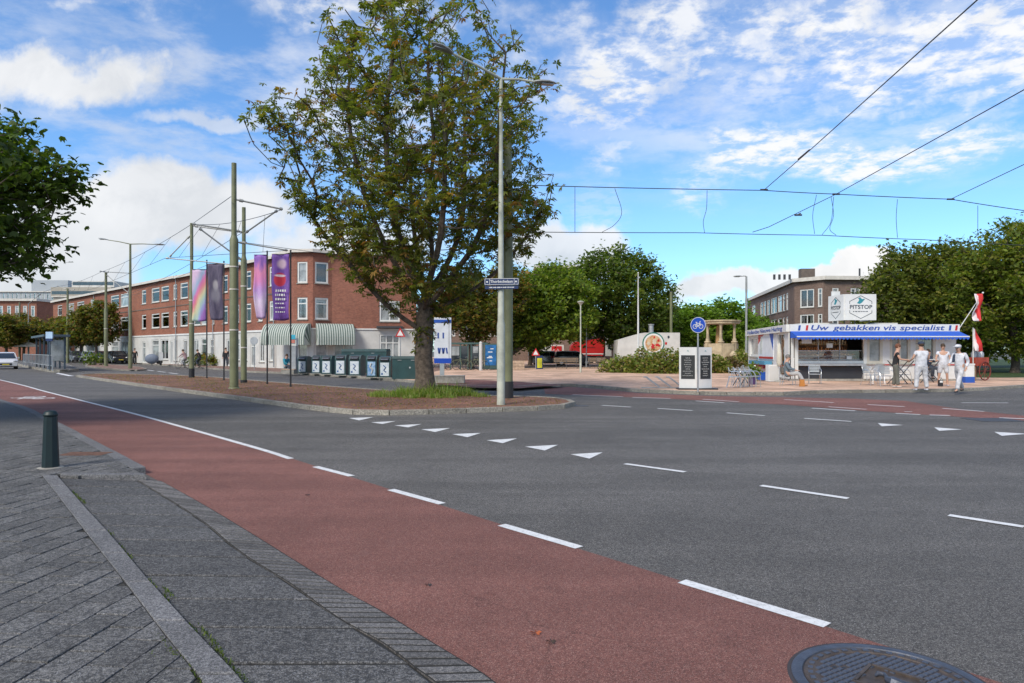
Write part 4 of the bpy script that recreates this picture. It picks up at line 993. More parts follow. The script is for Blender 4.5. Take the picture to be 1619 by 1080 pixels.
# trunk separately, with root flare
tm = MB(); tp = catmull(trunk[:5], 3); tm.tube(tp, [(.43 - .035 * min(i, 3) if i < 4 else .32 - .003 * i) for i in range(len(tp))], 14)
tm.build('trunk', bark, root, True); lm.build('branches', bark, root, True)
def leaves_on(nodes, par, tipn, per, spread, skip=0, zc=None):
    cen = []; 
    for t in tipn:
        z = nodes[t][2]; k = per if zc is None else int(round(per * zc(nodes[t])))
        a = nodes[t]; b_ = nodes[par[t]]; c = nodes[par[par[t]]] if par[par[t]] >= 0 else b_
        for i in range(k):
            f = abs(RNG.normal(0, .55)); base = a + (b_ - a) * f if f < 1 else b_ + (c - b_) * min(f - 1, 1)
            cen.append(base + RNG.normal(0, spread, 3) * np.array([1, 1, .75]))
    return np.array(cen)
def dens(p):
    r = math.hypot(p[0], p[1]); d = 1.0
    if p[2] > 9.5 and p[0] > .5: d = .55
    if p[2] < 6.5: d = 1.35
    if p[2] > 6.5 and p[0] < -2.5: d *= .75
    return d * random.uniform(.55, 1.35)
cen = leaves_on(nodes, par, tipn, 7.0, .17, zc=dens)
nor = RNG.normal(0, .45, (len(cen), 3)) + np.array([0, 0, 1.0])
CHL = [(.090, .112, .026), (.112, .132, .032), (.066, .088, .024), (.15, .14, .034), (.20, .12, .034), (.14, .07, .028)]
put(leaf_mesh('foliage', cen, nor, .19, 'palm', CHL, [.27, .29, .13, .19, .08, .04]), 'foliage', root, kind='stuff')
# small shoots on the trunk
sc = np.array([(math.cos(a) * .27, math.sin(a) * .27, z) for a, z in zip(RNG.uniform(0, 6.28, 110), RNG.normal(2.0, .28, 110))]) + RNG.normal(0, .05, (110, 3))
put(leaf_mesh('trunk_shoots', sc, RNG.normal(0, .5, (110, 3)) + np.array([0, 0, 1]), .16, 'palm', CHL, [.30, .26, .2, .13, .07, .04]), 'trunk_shoots', root, kind='stuff')

# ---- generic tree
def ell_inside(ells, wob=.25, ws=.8, seed=0):
    def f(p):
        best = 0
        for (cx_, cy, cz, rx, ry, rz) in ells:
            q_ = math.sqrt(((p[0] - cx_) / rx) ** 2 + ((p[1] - cy) / ry) ** 2 + ((p[2] - cz) / rz) ** 2)
            q_ -= wob * mn.noise(Vector((p[0] * ws + seed, p[1] * ws, p[2] * ws))); best = max(best, 1 - q_)
        return best
    return f
def tree(name, label, loc, ells, trunk, ntip, per, size, kind, cols, colw=None, tr=.2, gap=.45, gs=.6, seed=1, spread=.3, shell=.8, cat='tree', group=None, wob=.3, ws=.7, rt=.02):
    f = ell_inside(ells, wob, ws, seed * 3.3); lo = [min(e[i] - e[i + 3] for e in ells) - .5 for i in range(3)]; hi = [max(e[i] + e[i + 3] for e in ells) + .5 for i in range(3)]
    tips = crown_pts(ntip, f, lo, hi, gap, gs, seed, shell); nodes, par, tipn = grow(tips, trunk)
    r = thing(name, label, cat, loc, 0, group); lm, rad = limb_mesh(nodes, par, rt, 2.35, mx=tr)
    tp = catmull(trunk, 3); tm = MB(); tm.tube(tp, [tr * (1.35 if i == 0 else 1.08 - .3 * i / len(tp)) for i in range(len(tp))], 10)
    tm.build('trunk', bark, r, True); lm.build('branches', bark, r, True)
    cen = leaves_on(nodes, par, tipn, per, spread); nor = RNG.normal(0, .5, (len(cen), 3)) + np.array([0, 0, 1.0])
    put(leaf_mesh('foliage', cen, nor, size, kind, cols, colw), 'foliage', r, kind='stuff'); return r
DK = [(.068, .112, .022), (.090, .138, .027), (.050, .085, .020), (.13, .16, .032)]
GR = [(.105, .165, .025), (.14, .21, .032), (.070, .115, .022), (.18, .22, .038)]
OL = [(.10, .13, .028), (.080, .105, .025), (.14, .13, .032), (.19, .12, .04)]
# tree whose crown hangs in from the left
tree('lime_tree', 'dark green broadleaf tree whose crown reaches in at the left edge', (-14.3, 14.2, .09), [(0, 0, 5.2, 4.3, 4.2, 2.4), (2.6, -.3, 4.9, 2.5, 2.4, 1.6), (2.4, -.3, 3.7, 2.4, 2, .9)],
     [(0, 0, 0), (.05, 0, 1.2), (0, 0, 2.3), (.1, 0, 3.4), (0, 0, 5), (0, 0, 7)], 1500, 22, .13, 'maple', [(.050, .085, .018), (.068, .11, .022), (.038, .062, .016), (.11, .15, .028)], [.35, .3, .25, .1], tr=.24, gap=.55, gs=.8, seed=2, spread=.22, shell=.35, rt=.012, wob=.22)
# trees behind the plaza
b0 = G(972, 587, .12)
tree('maple_tree', 'broad dark green tree in the middle of the plaza edge, behind the white flagpole', (AT(975, 0, 68).x, 68, .12), [(0, 0, 5.6, 4.3, 4, 3.9), (-2.4, 0, 4.6, 2.6, 3, 2.4), (2.6, 0, 4.6, 2.2, 3, 3.0), (.2, 0, 8.2, 2.6, 2.6, 1.9)],
     [(0, 0, 0), (.05, 0, 1), (0, 0, 1.9), (0, 0, 3.5), (0, 0, 6)], 650, 34, .20, 'maple', DK, None, tr=.25, seed=3, spread=.34, gap=.55).scale = (1.21,) * 3
tree('maple_tree', 'lighter green tree left of the dark plaza tree, behind the street lamp', (AT(865, 0, 62).x, 62, .12), [(0, 0, 4.9, 3.6, 3.5, 3.0), (-1.8, 0, 4.0, 2.6, 3, 2.2), (1.6, 0, 4.2, 2.2, 2.6, 2.2)],
     [(-3.6, 0, 0), (-2.8, 0, 1), (-1.5, 0, 2.0), (-.5, 0, 3.5), (0, 0, 5)], 560, 34, .19, 'maple', GR, None, tr=.2, seed=4, spread=.32, gap=.5).scale = (1.19,) * 3
tree('maple_tree', 'olive and brown tinged tree above the bus shelter', (AT(745, 0, 58).x, 58, .12), [(0, 0, 4.6, 3.6, 3.0, 2.5), (2.2, 0, 5.6, 2.3, 2.6, 2.0), (-2, 0, 4.4, 1.8, 2, 1.9)],
     [(0, 0, 0), (.05, 0, 1), (0, 0, 1.9), (0, 0, 3.5), (0, 0, 5)], 480, 30, .18, 'maple', OL, None, tr=.2, seed=5, spread=.32, gap=.45).scale = (1.16,) * 3
tree('maple_tree', 'small dark tree behind the lamp post on the plaza', (AT(838, 0, 70).x, 70, .12), [(0, 0, 4.8, 3.2, 3.0, 3.2)],
     [(0, 0, 0), (.05, 0, 1), (0, 0, 2.2), (0, 0, 4)], 300, 30, .22, 'maple', DK, None, tr=.2, seed=6, spread=.34)
bg1 = tree('poplar_tree', 'bright green bushy tree behind the stone pavilion', (AT(1128, 0, 74).x, 74, .12), [(0, 0, 3.6, 5.0, 4, 3.4), (1.5, 0, 5.2, 2.4, 3, 2.0), (-3.4, 0, 3.6, 2.4, 3, 2.6)],
     [(0, 0, 0), (.05, 0, .6), (0, 0, 1.4), (0, 0, 3.5)], 480, 30, .26, 'maple', [(.11, .19, .025), (.15, .24, .034), (.08, .14, .022)], None, tr=.2, seed=7, spread=.36, group='green trees behind the plaza')
dup(bg1, (AT(1062, 0, 88).x, 88, .12), 2.0, 'bright green tree behind the white trailer with the round picture', 1.05)
dup(bg1, (AT(1215, 0, 70).x, 70, .12), 4.0, 'low green tree just left of the kiosk roof', .62)
dup(bg1, (AT(1180, 0, 95).x, 95, .12), 1.0, 'green tree in front of the brown brick building', .95)
# right hand trees
tree('plane_tree', 'dark dense tree above the kiosk sign', (AT(1452, 0, 50).x, 50, .12), [(-.5, 0, 5.2, 3.4, 3.4, 3.9), (1.6, 0, 6.2, 3.0, 3.2, 3.4), (-2.6, 0, 4.6, 1.9, 3, 2.7), (1.8, 0, 3.2, 3, 3, 2)],
     [(0, 0, 0), (.05, 0, 1), (0, 0, 1.9), (0, 0, 3.5), (0, 0, 6)], 700, 34, .20, 'maple', [(.088, .115, .028), (.112, .14, .032), (.062, .084, .022), (.16, .165, .04)], None, tr=.26, seed=8, spread=.34, gap=.5)
tree('plane_tree', 'tall olive green tree at the right edge behind the flags', (AT(1600, 0, 46).x, 46, .12), [(0, 0, 5.6, 4.2, 3.8, 4.2), (2, 0, 8.0, 3.2, 3, 2.6), (-2.4, 0, 5.2, 2.6, 3, 3.0), (1, 0, 3.2, 4, 3, 1.9)],
     [(.2, 0, 0), (.25, 0, 1), (.2, 0, 1.9), (0, 0, 3.5), (0, 0, 6)], 800, 36, .17, 'maple', [(.105, .145, .026), (.135, .18, .030), (.076, .106, .022), (.18, .18, .04)], None, tr=.25, seed=9, spread=.34, gap=.5)
tree('plane_tree', 'dark tree between the kiosk and the tall right tree, standing further back', (AT(1535, 0, 60).x, 60, .12), [(0, 0, 5.4, 4.2, 3.4, 4.4)],
     [(0, 0, 0), (.05, 0, 1), (0, 0, 1.9), (0, 0, 3.5)], 420, 34, .24, 'maple', DK, None, tr=.22, seed=10, spread=.36)
tree('plane_tree', 'distant dark trees at the right beyond the lawn', (AT(1690, 0, 62).x, 62, .12), [(0, 0, 5.4, 6.2, 3.4, 4.6)],
     [(0, 0, 0), (.05, 0, 1), (0, 0, 1.9), (0, 0, 3.5)], 420, 30, .26, 'maple', DK, None, tr=.22, seed=11, spread=.36)
# street trees at the left
st = tree('hornbeam_tree', 'round street tree with red tinged leaves behind the parked dark car', (AT(152, 0, 84).x, 84, .12), [(0, 0, 5.0, 2.9, 2.8, 2.3), (1.2, 0, 6.6, 1.6, 1.6, 1.4)],
     [(0, 0, 0), (.05, 0, 1), (0, 0, 2.2), (0, 0, 4)], 260, 30, .24, 'maple', OL, None, tr=.16, seed=12, spread=.3, group='street trees along the far parking lane')
dup(st, (AT(128, 0, 96).x, 96, .12), 1.3, 'street tree second from the parked cars, darker and fuller', (1.15, 1.1, .95))
dup(st, (AT(97, 0, 104).x, 104, .12), 2.1, 'street tree behind the tram shelter roof', (1.0, 1.0, .9))
dup(st, (AT(38, 0, 104).x, 104, .12), 3.1, 'street tree left of the tram shelter, in front of the orange brick block', (1.2, 1.1, .95))
dup(st, (AT(10, 0, 98).x, 98, .12), 4.4, 'street tree at the left edge above the white car', (1.1, 1.1, .9))
# hedge and shrubs at the plaza garden
def shrub(label, x, Z, w, d, h, cols, n, name='shrub', size=.13, flowers=None):
    f = lambda p: 1 - math.sqrt((p[0] / w) ** 2 + (p[1] / d) ** 2 + (p[2] / h) ** 2) + .3 * mn.noise(Vector(p) * 1.4 + Vector((x, 0, 0)))
    r = thing(name, label, 'shrub', (x, Z, .11), 0, 'shrubs of the plaza garden')
    c = crown_pts(n, f, (-w - .3, -d - .3, .02), (w + .3, d + .3, h + .2), .9, 1, 0, .6); nor = RNG.normal(0, .6, (len(c), 3)) + np.array([0, 0, 1.0])
    put(leaf_mesh('foliage', c, nor, size, 'maple', cols), 'foliage', r, kind='stuff')
    mb = MB()
    for k in range(10): a = k * .63; mb.tube([(0, 0, 0), (math.cos(a) * w * .3, math.sin(a) * d * .3, h * .45), (math.cos(a) * w * .6, math.sin(a) * d * .6, h * .75)], [.03, .02, .008], 4)
    mb.build('stems', bark, r); return r
HG = [(.14, .19, .04), (.20, .23, .06), (.10, .14, .035), (.25, .20, .09)]
for i, (px, Z, w, h, lab) in enumerate([(985, 47, 1.6, 1.25, 'leafy shrub at the left end of the plaza hedge'), (1020, 46, 1.5, 1.6, 'light green shrub left of the menu boards'), (1052, 45, 1.5, 1.75, 'loose shrub with pale blooms under the round trailer picture'), (1080, 46, 1.4, 1.5, 'shrub directly behind the menu boards'),
     (1125, 46, 1.5, 1.35, 'low shrub between the menu boards and the fountain'), (1152, 47, 1.3, 1.1, 'dark pinkish shrub in front of the stone fountain'), (1175, 50, 1.2, 1.6, 'tall shrub against the kiosk side')]):
    shrub(lab, AT(px, 0, Z).x, Z, w, .9, h, HG if i != 5 else [(.16, .11, .07), (.11, .10, .04)], 1500)
# weeds round the chestnut
WD = [(.10, .18, .03), (.15, .24, .04), (.21, .26, .07), (.26, .26, .12)]
def wpt(i):
    while True:
        a = random.uniform(0, 6.28); r_ = random.random() ** .5
        x = tb.x + .15 + math.cos(a) * 2.1 * r_ ; y_ = tb.y - .1 + math.sin(a) * 1.15 * r_
        if mn.noise(Vector((x * 1.7, y_ * 1.7, 3))) + .35 - r_ * .35 > random.random() * .7: return (x, y_, .11, (1.15 - .85 * r_) * (1.6 if random.random() < .06 else 1))
o = blades('grass_patch', wpt, LEAF, 3200, .44, .010, .9, WD, 'patch of long green weeds around the foot of the chestnut', 'grass')
# ================================================================ POLES, LAMPS, WIRES
def hgt(px, py_base, py_top, z=.112):
    b_ = G(px, py_base, z); return b_, (py_base - py_top) / F * b_.y
def tram_pole(px, pb, pt, r0, r1, split, label, black_base=0, z=.112, bands=()):
    b_, H = hgt(px, pb, pt, z); r = thing('tram_pole', label, 'pole', b_, 0, 'olive tram wire poles')
    zs = H * split
    MB().lathe((0, 0, 0), [(r0, black_base), (r0, zs), (r1 * 1.15, zs + .12), (r1, zs + .2), (r1 * .95, H), (.01, H + .01)], 16).build('shaft', polem, r, True)
    if black_base: MB().lathe((0, 0, 0), [(r0 * 1.12, 0), (r0 * 1.12, black_base), (r0 * .9, black_base + .02)], 16).build('base_sleeve', black, r, True)
    else: MB().lathe((0, 0, 0), [(r0 * 1.3, 0), (r0 * 1.25, .03), (r0, .06)], 16).build('base_ring', polem, r, True)
    for bz in bands: MB().lathe((0, 0, bz * H), [(r0 * .9, -.03), (r0 * 1.08, -.025), (r0 * 1.08, .025), (r0 * .9, .03)], 14).build('clamp', fasc, r, True)
    return r, b_, H
p1, b1, H1 = tram_pole(370, 614.5, 258, .165, .10, .66, 'thickest and tallest olive tram pole, nearest on the median', bands=(.26, .44, .54))
p2, b2, H2 = tram_pole(385.5, 605, 328, .135, .09, .70, 'olive tram pole just right of the thickest pole', bands=(.2, .55, .8), black_base=.12)
p3, b3, H3 = tram_pole(303, 597, 353, .135, .09, .62, 'olive tram pole with black foot left of the rainbow banner', black_base=.5, bands=(.5, .35))
p4, b4, H4 = tram_pole(167.5, 579, 431, .17, .12, .6, 'olive tram pole left of the tall street lamp by the parked cars', bands=(.4,))
p5, b5, H5 = tram_pole(107, 574, 456, .16, .12, .6, 'slim olive tram pole behind the end of the tram platform')
p6, b6, H6 = tram_pole(31, 570.5, 478, .16, .12, .6, 'farthest olive tram pole behind the white car')
p7, b7, H7 = tram_pole(803, 629.5, 200, .155, .13, .75, 'thick olive tram pole right behind the street lamp at the island tip', black_base=.52)
def arms(r, b_, H, lst):
    for (z, dx, dy, dz, rr) in lst: 
        mb = MB(); mb.cyl((0, 0, z), (dx, dy, z + dz), rr, n=8); mb.cyl((dx * .93, dy * .93, z + dz * .93 - .05), (dx * .93, dy * .93, z + dz * .93 + .05), rr * 1.6, n=8); mb.build('bracket_arm', greym, r, True)
dirv = Vector((.93, .35, 0))
def bracket(r, b_, px1, py1, px0, py0, Zs=None, name='bracket_arm', rr=.035, endz=None):
    """tube from pole at image height py0 to a point at px1,py1 at depth Zs"""
    Z0 = b_.y; Zs = Zs or Z0; a = AT(px0, py0, Z0) - b_; a.x = 0; a.y = 0; c = AT(px1, py1, Zs) - b_
    mb = MB(); mb.cyl(a, c, rr, n=8)
    d = (c - a).normalized(); mb.cyl(c - d * .12, c - d * .02, rr * 1.9, n=8); mb.cyl(a + d * .2, a + d * .34, rr * 1.8, n=8); mb.build(name, greym, r, True); return c + b_
e1 = bracket(p1, b1, 447, 331, 370, 315, 27.4)
e1b = bracket(p1, b1, 455, 396, 370, 382, 27.6, rr=.025)
bracket(p2, b2, 438, 333, 386, 370, 30.7, 'brace')
e2 = bracket(p2, b2, 304, 354, 386, 367, 31.5)
bracket(p2, b2, 315, 361, 386, 414, 31.3, 'brace')
e2b = bracket(p2, b2, 262, 408, 386, 420, 32, rr=.025)
e3 = bracket(p3, b3, 268, 406, 303, 370, 38, 'brace')
bracket(p3, b3, 386, 368, 303, 357, 38.4)
e4 = bracket(p4, b4, 205, 432, 167, 430, 66); bracket(p4, b4, 203, 463, 168, 434, 66, 'brace')
bracket(p4, b4, 158, 429, 167, 430, 66)
e5 = bracket(p5, b5, 118, 458, 107, 459, b5.y); bracket(p5, b5, 90, 452, 107, 458, b5.y)
def wire(label, pts, r=.012, sag=0, group=None, name='overhead_wire'):
    q_ = []
    for i in range(len(pts) - 1):
        a, c = Vector(pts[i]), Vector(pts[i + 1]); n = 10
        for k in range(n): t = k / n; q_.append(a.lerp(c, t) - Vector((0, 0, sag * 4 * t * (1 - t))))
    q_.append(Vector(pts[-1])); o = Vector(pts[0]); r_ = thing(name, label, 'wire', o, 0, group); mb = MB(); mb.tube([p - o for p in q_], r, 5); mb.build('cable', wirem, r_); return r_
# catenary on the left: messenger wires from pole to pole with droppers to the contact wire
Wp = [AT(447, 331, 27.4), AT(304, 354, 38), AT(160, 430, 66), AT(90, 453, b5.y), AT(20, 474, b6.y)]
w_ = wire('messenger wire hung along the tram poles on the left', Wp, .014, .25)
Wc = [AT(455, 396, 27.6), AT(262, 408, 40), AT(150, 456, 66), AT(88, 470, b5.y), AT(18, 486, b6.y)]
w2_ = wire('contact wire below the messenger wire along the left tram poles', Wc, .012)
for i in range(4):
    for t in (.15, .38, .62, .85):
        a = Wp[i].lerp(Wp[i + 1], t) - Vector((0, 0, .25 * 4 * t * (1 - t))); c = Wc[i].lerp(Wc[i + 1], t); MB().tube([a - Wp[0], c - Wp[0]], .008, 4).build('dropper', wirem, w_)
wire('wire rising from the slim pole to the thickest tram pole', [AT(307, 352, 37), AT(365, 311, 26.2)], .013)
wire('second messenger wire sloping to the lamp on the left', [AT(455, 331, 27.4), AT(520, 326, 24), AT(700, 312, 22)], .012)
Wk = [AT(386, 366, 30.7), AT(230, 455, 58), AT(150, 480, 85)]
wire('contact wire for the second tram track on the left', Wk, .012, .1)
wire('stay wire crossing behind the banner poles', [AT(390, 384, 31), AT(520, 402, 34), AT(640, 396, 40)], .011)
wire('cross wire between the tall left lamp and the slim pole', [AT(100, 462, b5.y), AT(215, 466, 60), AT(330, 418, 38)], .011)
# span wires on the right
Zs = 21.8
up = [AT(803, 291, b7.y), AT(905, 295, 21.9), AT(1208, 301, 22.4), AT(1322, 307, 22.6), AT(1503, 315, 23.2), AT(1619, 333, 23.6), AT(1760, 352, 24)]
dn = [AT(803, 366.5, b7.y), AT(1100, 368, 22.2), AT(1300, 372, 22.5), AT(1460, 379, 22.9), AT(1700, 392, 23.4)]
wu = wire('upper span wire running right from the island pole over the road', up, .014, .01); wd = wire('lower span wire parallel below the upper one over the road', dn, .012, .01)
wire('wire leaving the frame at the top right, tied to the upper span wire', [AT(1208, 300.5, 22.4), AT(1280, 238, 18.9), AT(1545, 0, 10.5), AT(2100, -500, 5.5)], .012)
wire('wire crossing the upper span wire and reaching down to the lower one', [AT(1190, 367, 22.3), AT(1215, 359, 22.4), AT(1322, 307, 22.6), AT(1619, 142, 13.8), AT(2000, -80, 9)], .012)
wire('short wire at the right edge tied to the upper span wire', [AT(1503, 315, 23.2), AT(1619, 260, 19), AT(1900, 110, 13)], .012)
for k, (pts) in enumerate([[(909, 296), (909, 367)], [(972, 298), (983, 335), (972, 355), (952, 367)], [(1118, 301), (1117, 330), (1112, 350), (1114, 368)], [(1291, 308), (1285, 340), (1288, 370)], [(1314, 311), (1318, 340), (1312, 362), (1322, 372)], [(1318, 311), (1314, 350), (1300, 371)], [(1419, 315), (1417, 345), (1419, 376)], [(1546, 325), (1546, 372)]]):
    P_ = [AT(x, y_, 22.2 + (x - 900) / 500) - up[0] for x, y_ in pts]; MB().tube(catmull(P_, 5), .009, 5).build('dropper', wirem, wu)
for (x, y_, Z) in [(1208, 300, 22.4), (1322, 307, 22.6), (1503, 315, 23.2), (1262, 340, 22.5)]:
    c = AT(x, y_, Z) - up[0]; MB().cyl(c - Vector((.12, 0, 0)), c + Vector((.12, 0, 0)), .03, n=8).build('wire_clamp', dark, wu)
for (x, y_, Z, x2, y2, Z2) in [(1262, 252, 19.5, 1280, 237, 18.8), (1258, 341, 22.5, 1266, 337, 22.5)]:
    a = AT(x, y_, Z) - up[0]; c = AT(x2, y2, Z2) - up[0]; MB().cyl(a, c, .022, n=6).build('insulator', dark, wu)

def lamp_head(mb, tip, d, L=.62, w=.13):
    d = Vector(d).normalized(); ax = d.to_track_quat('X', 'Z').to_matrix()
    secs = [(0, .04, .04), (.08, .07, .055), (.3, .13, .075), (.6, .14, .07), (.85, .09, .045), (1.0, .02, .015)]
    vs = []; n = 10
    for t, ww, hh in secs:
        for i in range(n):
            a = 2 * math.pi * i / n; vs.append(Vector(tip) + ax @ Vector((t * L, ww * w / .13 * math.cos(a), hh * math.sin(a) * (1 if math.sin(a) > 0 else .45))))
    fs = [(i * n + j, i * n + (j + 1) % n, (i + 1) * n + (j + 1) % n, (i + 1) * n + j) for i in range(len(secs) - 1) for j in range(n)]
    fs += [tuple(range(n - 1, -1, -1)), tuple(range((len(secs) - 1) * n, len(secs) * n))]
    mb.add(vs, fs)
def street_lamp(label, b_, H, a1, a2, r0=.115, r1=.05, pm=palep, hs=1.0):
    r = thing('street_lamp', label, 'street lamp', b_, 0, 'street lamps')
    MB().lathe((0, 0, 0), [(r0 * 1.05, 0), (r0, .1), (r0, 2.2), (r0 * .8, 2.35), (r1 * 1.2, H * .75), (r1, H)], 14).build('pole', pm, r, True)
    for a in (a1, a2):
        if a is None: continue
        a = Vector(a); st_ = Vector((0, 0, H)); MB().tube([st_, st_ + a * .5 + Vector((0, 0, .03)), st_ + a], [.042, .035, .03], 8).build('arm', pm, r, True)
        mb = MB(); d = a.normalized(); lamp_head(mb, st_ + a * .98, d, .66 * hs, .14 * hs); h_ = mb.build('lamp_head', greym, r, True)
        c = st_ + a + d * .36 * hs; MB().box(c - Vector((0, 0, .045)), (.36 * hs, .17 * hs, .02), Matrix.Rotation(math.atan2(d.y, d.x), 3, 'Z')).build('lamp_glass', glass2, h_)
    return r
bl_ = G(792, 640, .112); HL = (640 - 125) / F * bl_.y
sl = street_lamp('tall pale double armed street lamp at the tip of the median', bl_, HL, Vector((-1.28, -.95, .30)), Vector((.95, .25, .02)), .112, .048)
b_, H_ = hgt(206, 583, 386, .1)
street_lamp('tall double armed lamp over the left tram stop', b_, H_, Vector((-1.9, 0, .35)), Vector((1.8, .5, .05)), .16, .08, polem, 1.3)
street_lamp('lamp with one short arm at the far left', G(45, 571, .1), 8.5, Vector((1.4, 0, 1.1)), None, .12, .06, greym)
b_, H_ = hgt(1180, 586, 437, .12)
street_lamp('slim lamp rising behind the kiosk roof at its left', b_, H_ * 1.0, Vector((-.35, 0, 0)), None, .10, .07, greym)
def post_top(label, px, pb, pt, m, dark_=False):
    b_, H = hgt(px, pb, pt, .12); r = thing('post_top_lamp', label, 'street lamp', b_, 0, 'post top lamps on the plaza')
    MB().lathe((0, 0, 0), [(.075, 0), (.075, 1.2), (.045, 1.3), (.045, H - .25)], 12).build('pole', m, r, True)
    MB().lathe((0, 0, H), [(.05, -.28), (.07, -.22), (.21, -.06), (.24, -.03), (.24, .0), (.12, .05), (.02, .07)], 16).build('lamp_head', m if not dark_ else greym, r, True)
    return r
post_top('nearer pale post top lamp in front of the plaza trees', 918, 589, 477, palep)
post_top('smaller grey post top lamp right behind the nearer one', 927, 581, 497, greym, True)
b_, H_ = hgt(1009, 588, 432, .12); fp = thing('flagpole', 'thin white flagpole standing behind the plaza hedge', 'flagpole', b_)
MB().lathe((0, 0, 0), [(.075, 0), (.06, H_ * .5), (.035, H_), (.05, H_ + .02), (.02, H_ + .08)], 10).build('pole', white, fp, True)
MB().box((.05, 0, H_ - .3), (.14, .08, .10)).build('halyard_box', steel, fp)
b_, H_ = hgt(1061, 580, 462, .12); fp = thing('tram_pole', 'thin olive pole right of the trailer picture, in front of the bright trees', 'pole', b_)
MB().lathe((0, 0, 0), [(.14, 0), (.13, H_), (.02, H_ + .02)], 10).build('shaft', polem, fp, True); MB().box((0, 0, H_), (.25, .1, .2)).build('top_bracket', dark, fp)

# street name sign on the lamp
sg = thing('street_sign', 'dark blue enamel street name plates fixed to the pale lamp post', 'sign', bl_ + Vector((0, -.13, 0)), R(-8))
sz = 1.488 + (HY - 448) / F * bl_.y; sw = 54 / F * bl_.y * 1.02
MB().box((.02, 0, sz + .03), (sw, .02, .19)).build('name_plate', navy, sg)
fr_ = MB(); w2, z_ = sw / 2 - .02, sz + .03
for a, c in (((-w2, .085), (w2, .085)), ((-w2, -.085 + .012), (w2, -.085 + .012)), ((-w2, -.075), (-w2, .085)), ((w2, -.075), (w2, .085)), ((-w2 + .13, -.075), (-w2 + .13, .085)), ((w2 - .11, -.075), (w2 - .11, .085))): fr_.bar((a[0] + .02, -.012, z_ + a[1]), (c[0] + .02, -.012, z_ + c[1]), .004, .010)
fr_.build('plate_border', white, sg)
for s_ in (-1, 1):
    MB().cyl((.02 + s_ * (w2 - .06), -.011, z_), (.02 + s_ * (w2 - .06), -.015, z_), .024, n=10).build('emblem', white, sg)
MB().box((.02, .002, sz - .125), (sw * .96, .018, .085)).build('district_plate', navy, sg)
text('Thorbeckelaan', .105, (.02, -.013, z_ + .005), (R(90), 0, 0), white, 'street_name', sg, .002, width=sw - .34)
mb = MB(); x = -.34
while x < .34: w = random.uniform(.012, .035); mb.box((.02 + x, -.008, sz - .125), (w, .003, random.uniform(.018, .032))); x += w + .012
mb.build('small_print', white, sg)
MB().cyl((0, .13, sz - .16), (0, .13, sz - .12), .085, n=14).build('pole_clamp', steel, sg); MB().cyl((0, .13, sz + .11), (0, .13, sz + .14), .08, n=14).build('pole_clamp', steel, sg)

# banners
def cloth(name, w, h, m, parent, loc, amp=.06, nx=8, nz=22, seed=0, twist=0, yaw=0, taper=None, side=1):
    vs = []; fs = []; uv = []
    for j in range(nz + 1):
        for i in range(nx + 1):
            u_, v_ = i / nx, j / nz; ww = w * (taper(v_) if taper else 1)
            y_ = amp * math.sin(v_ * 7 + u_ * 3 + seed) * (.3 + v_) + amp * .5 * math.sin(u_ * 8 + seed * 2 + v_ * 2)
            x = side * u_ * ww; vs.append((x * math.cos(twist * v_), y_ + x * math.sin(twist * v_), -h * v_ - (.04 * math.sin(u_ * 3.1)) * v_))
    for j in range(nz):
        for i in range(nx):
            a = j * (nx + 1) + i; fs.append((a, a + 1, a + nx + 2, a + nx + 1)); uv += [(i / nx, 1 - j / nz), ((i + 1) / nx, 1 - j / nz), ((i + 1) / nx, 1 - (j + 1) / nz), (i / nx, 1 - (j + 1) / nz)]
    me = bpy.data.meshes.new(name); me.from_pydata(vs, [], fs); me.materials.append(m); ul = me.uv_layers.new(name='UVMap'); ul.data.foreach_set('uv', np.array(uv, dtype=np.float32).ravel())
    me.polygons.foreach_set('use_smooth', [True] * len(me.polygons)); o = put(me, name, parent, loc); o.rotation_euler = (0, 0, yaw)
    so = o.modifiers.new('thickness', 'SOLIDIFY'); so.thickness = .006; return o
def banner_mat(name, fn):
    m = bpy.data.materials.new(name); m.use_nodes = True; q = NB(m.node_tree); bs_ = m.node_tree.nodes['Principled BSDF']; uv_ = q.n('ShaderNodeTexCoord').outputs['UV']; sp = q.n('ShaderNodeSeparateXYZ'); q.put(sp.inputs[0], uv_)
    q.put(bs_.inputs['Base Color'], fn(q, uv_, sp.outputs[0], sp.outputs[1])); bs_.inputs['Roughness'].default_value = .7; return m
def ramp(q, v, stops):
    r = q.n('ShaderNodeValToRGB'); e = r.color_ramp.elements
    while len(e) < len(stops): e.new(.5)
    for k, (p, c) in enumerate(stops): e[k].position = p; e[k].color = tuple(c) + (1,)
    q.put(r.inputs[0], v); return r.outputs[0]
def fb1(q, uv_, x, y_):
    n = q.noise(uv_, 2.5, 4, .6, 1.0); v_ = q.m('ADD', q.m('ADD', q.m('MULTIPLY', x, .45), q.m('MULTIPLY', y_, .75)), q.m('MULTIPLY', q.m('SUBTRACT', n, .5), .28))
    return ramp(q, v_, [(0.0, (.18, .09, .32)), (.18, (.30, .13, .42)), (.30, (.28, .30, .55)), (.40, (.35, .48, .42)), (.50, (.55, .50, .30)), (.60, (.60, .20, .22)), (.70, (.55, .15, .35)), (.80, (.25, .35, .50)), (1.0, (.55, .40, .55))])
def ell(q, x, y_, cx_, cy, rx, ry, soft=.3):
    a = q.m('DIVIDE', q.m('SUBTRACT', x, cx_), rx); c = q.m('DIVIDE', q.m('SUBTRACT', y_, cy), ry)
    return q.ss(q.m('SQRT', q.m('ADD', q.m('MULTIPLY', a, a), q.m('MULTIPLY', c, c))), 1 + soft, 1 - soft)
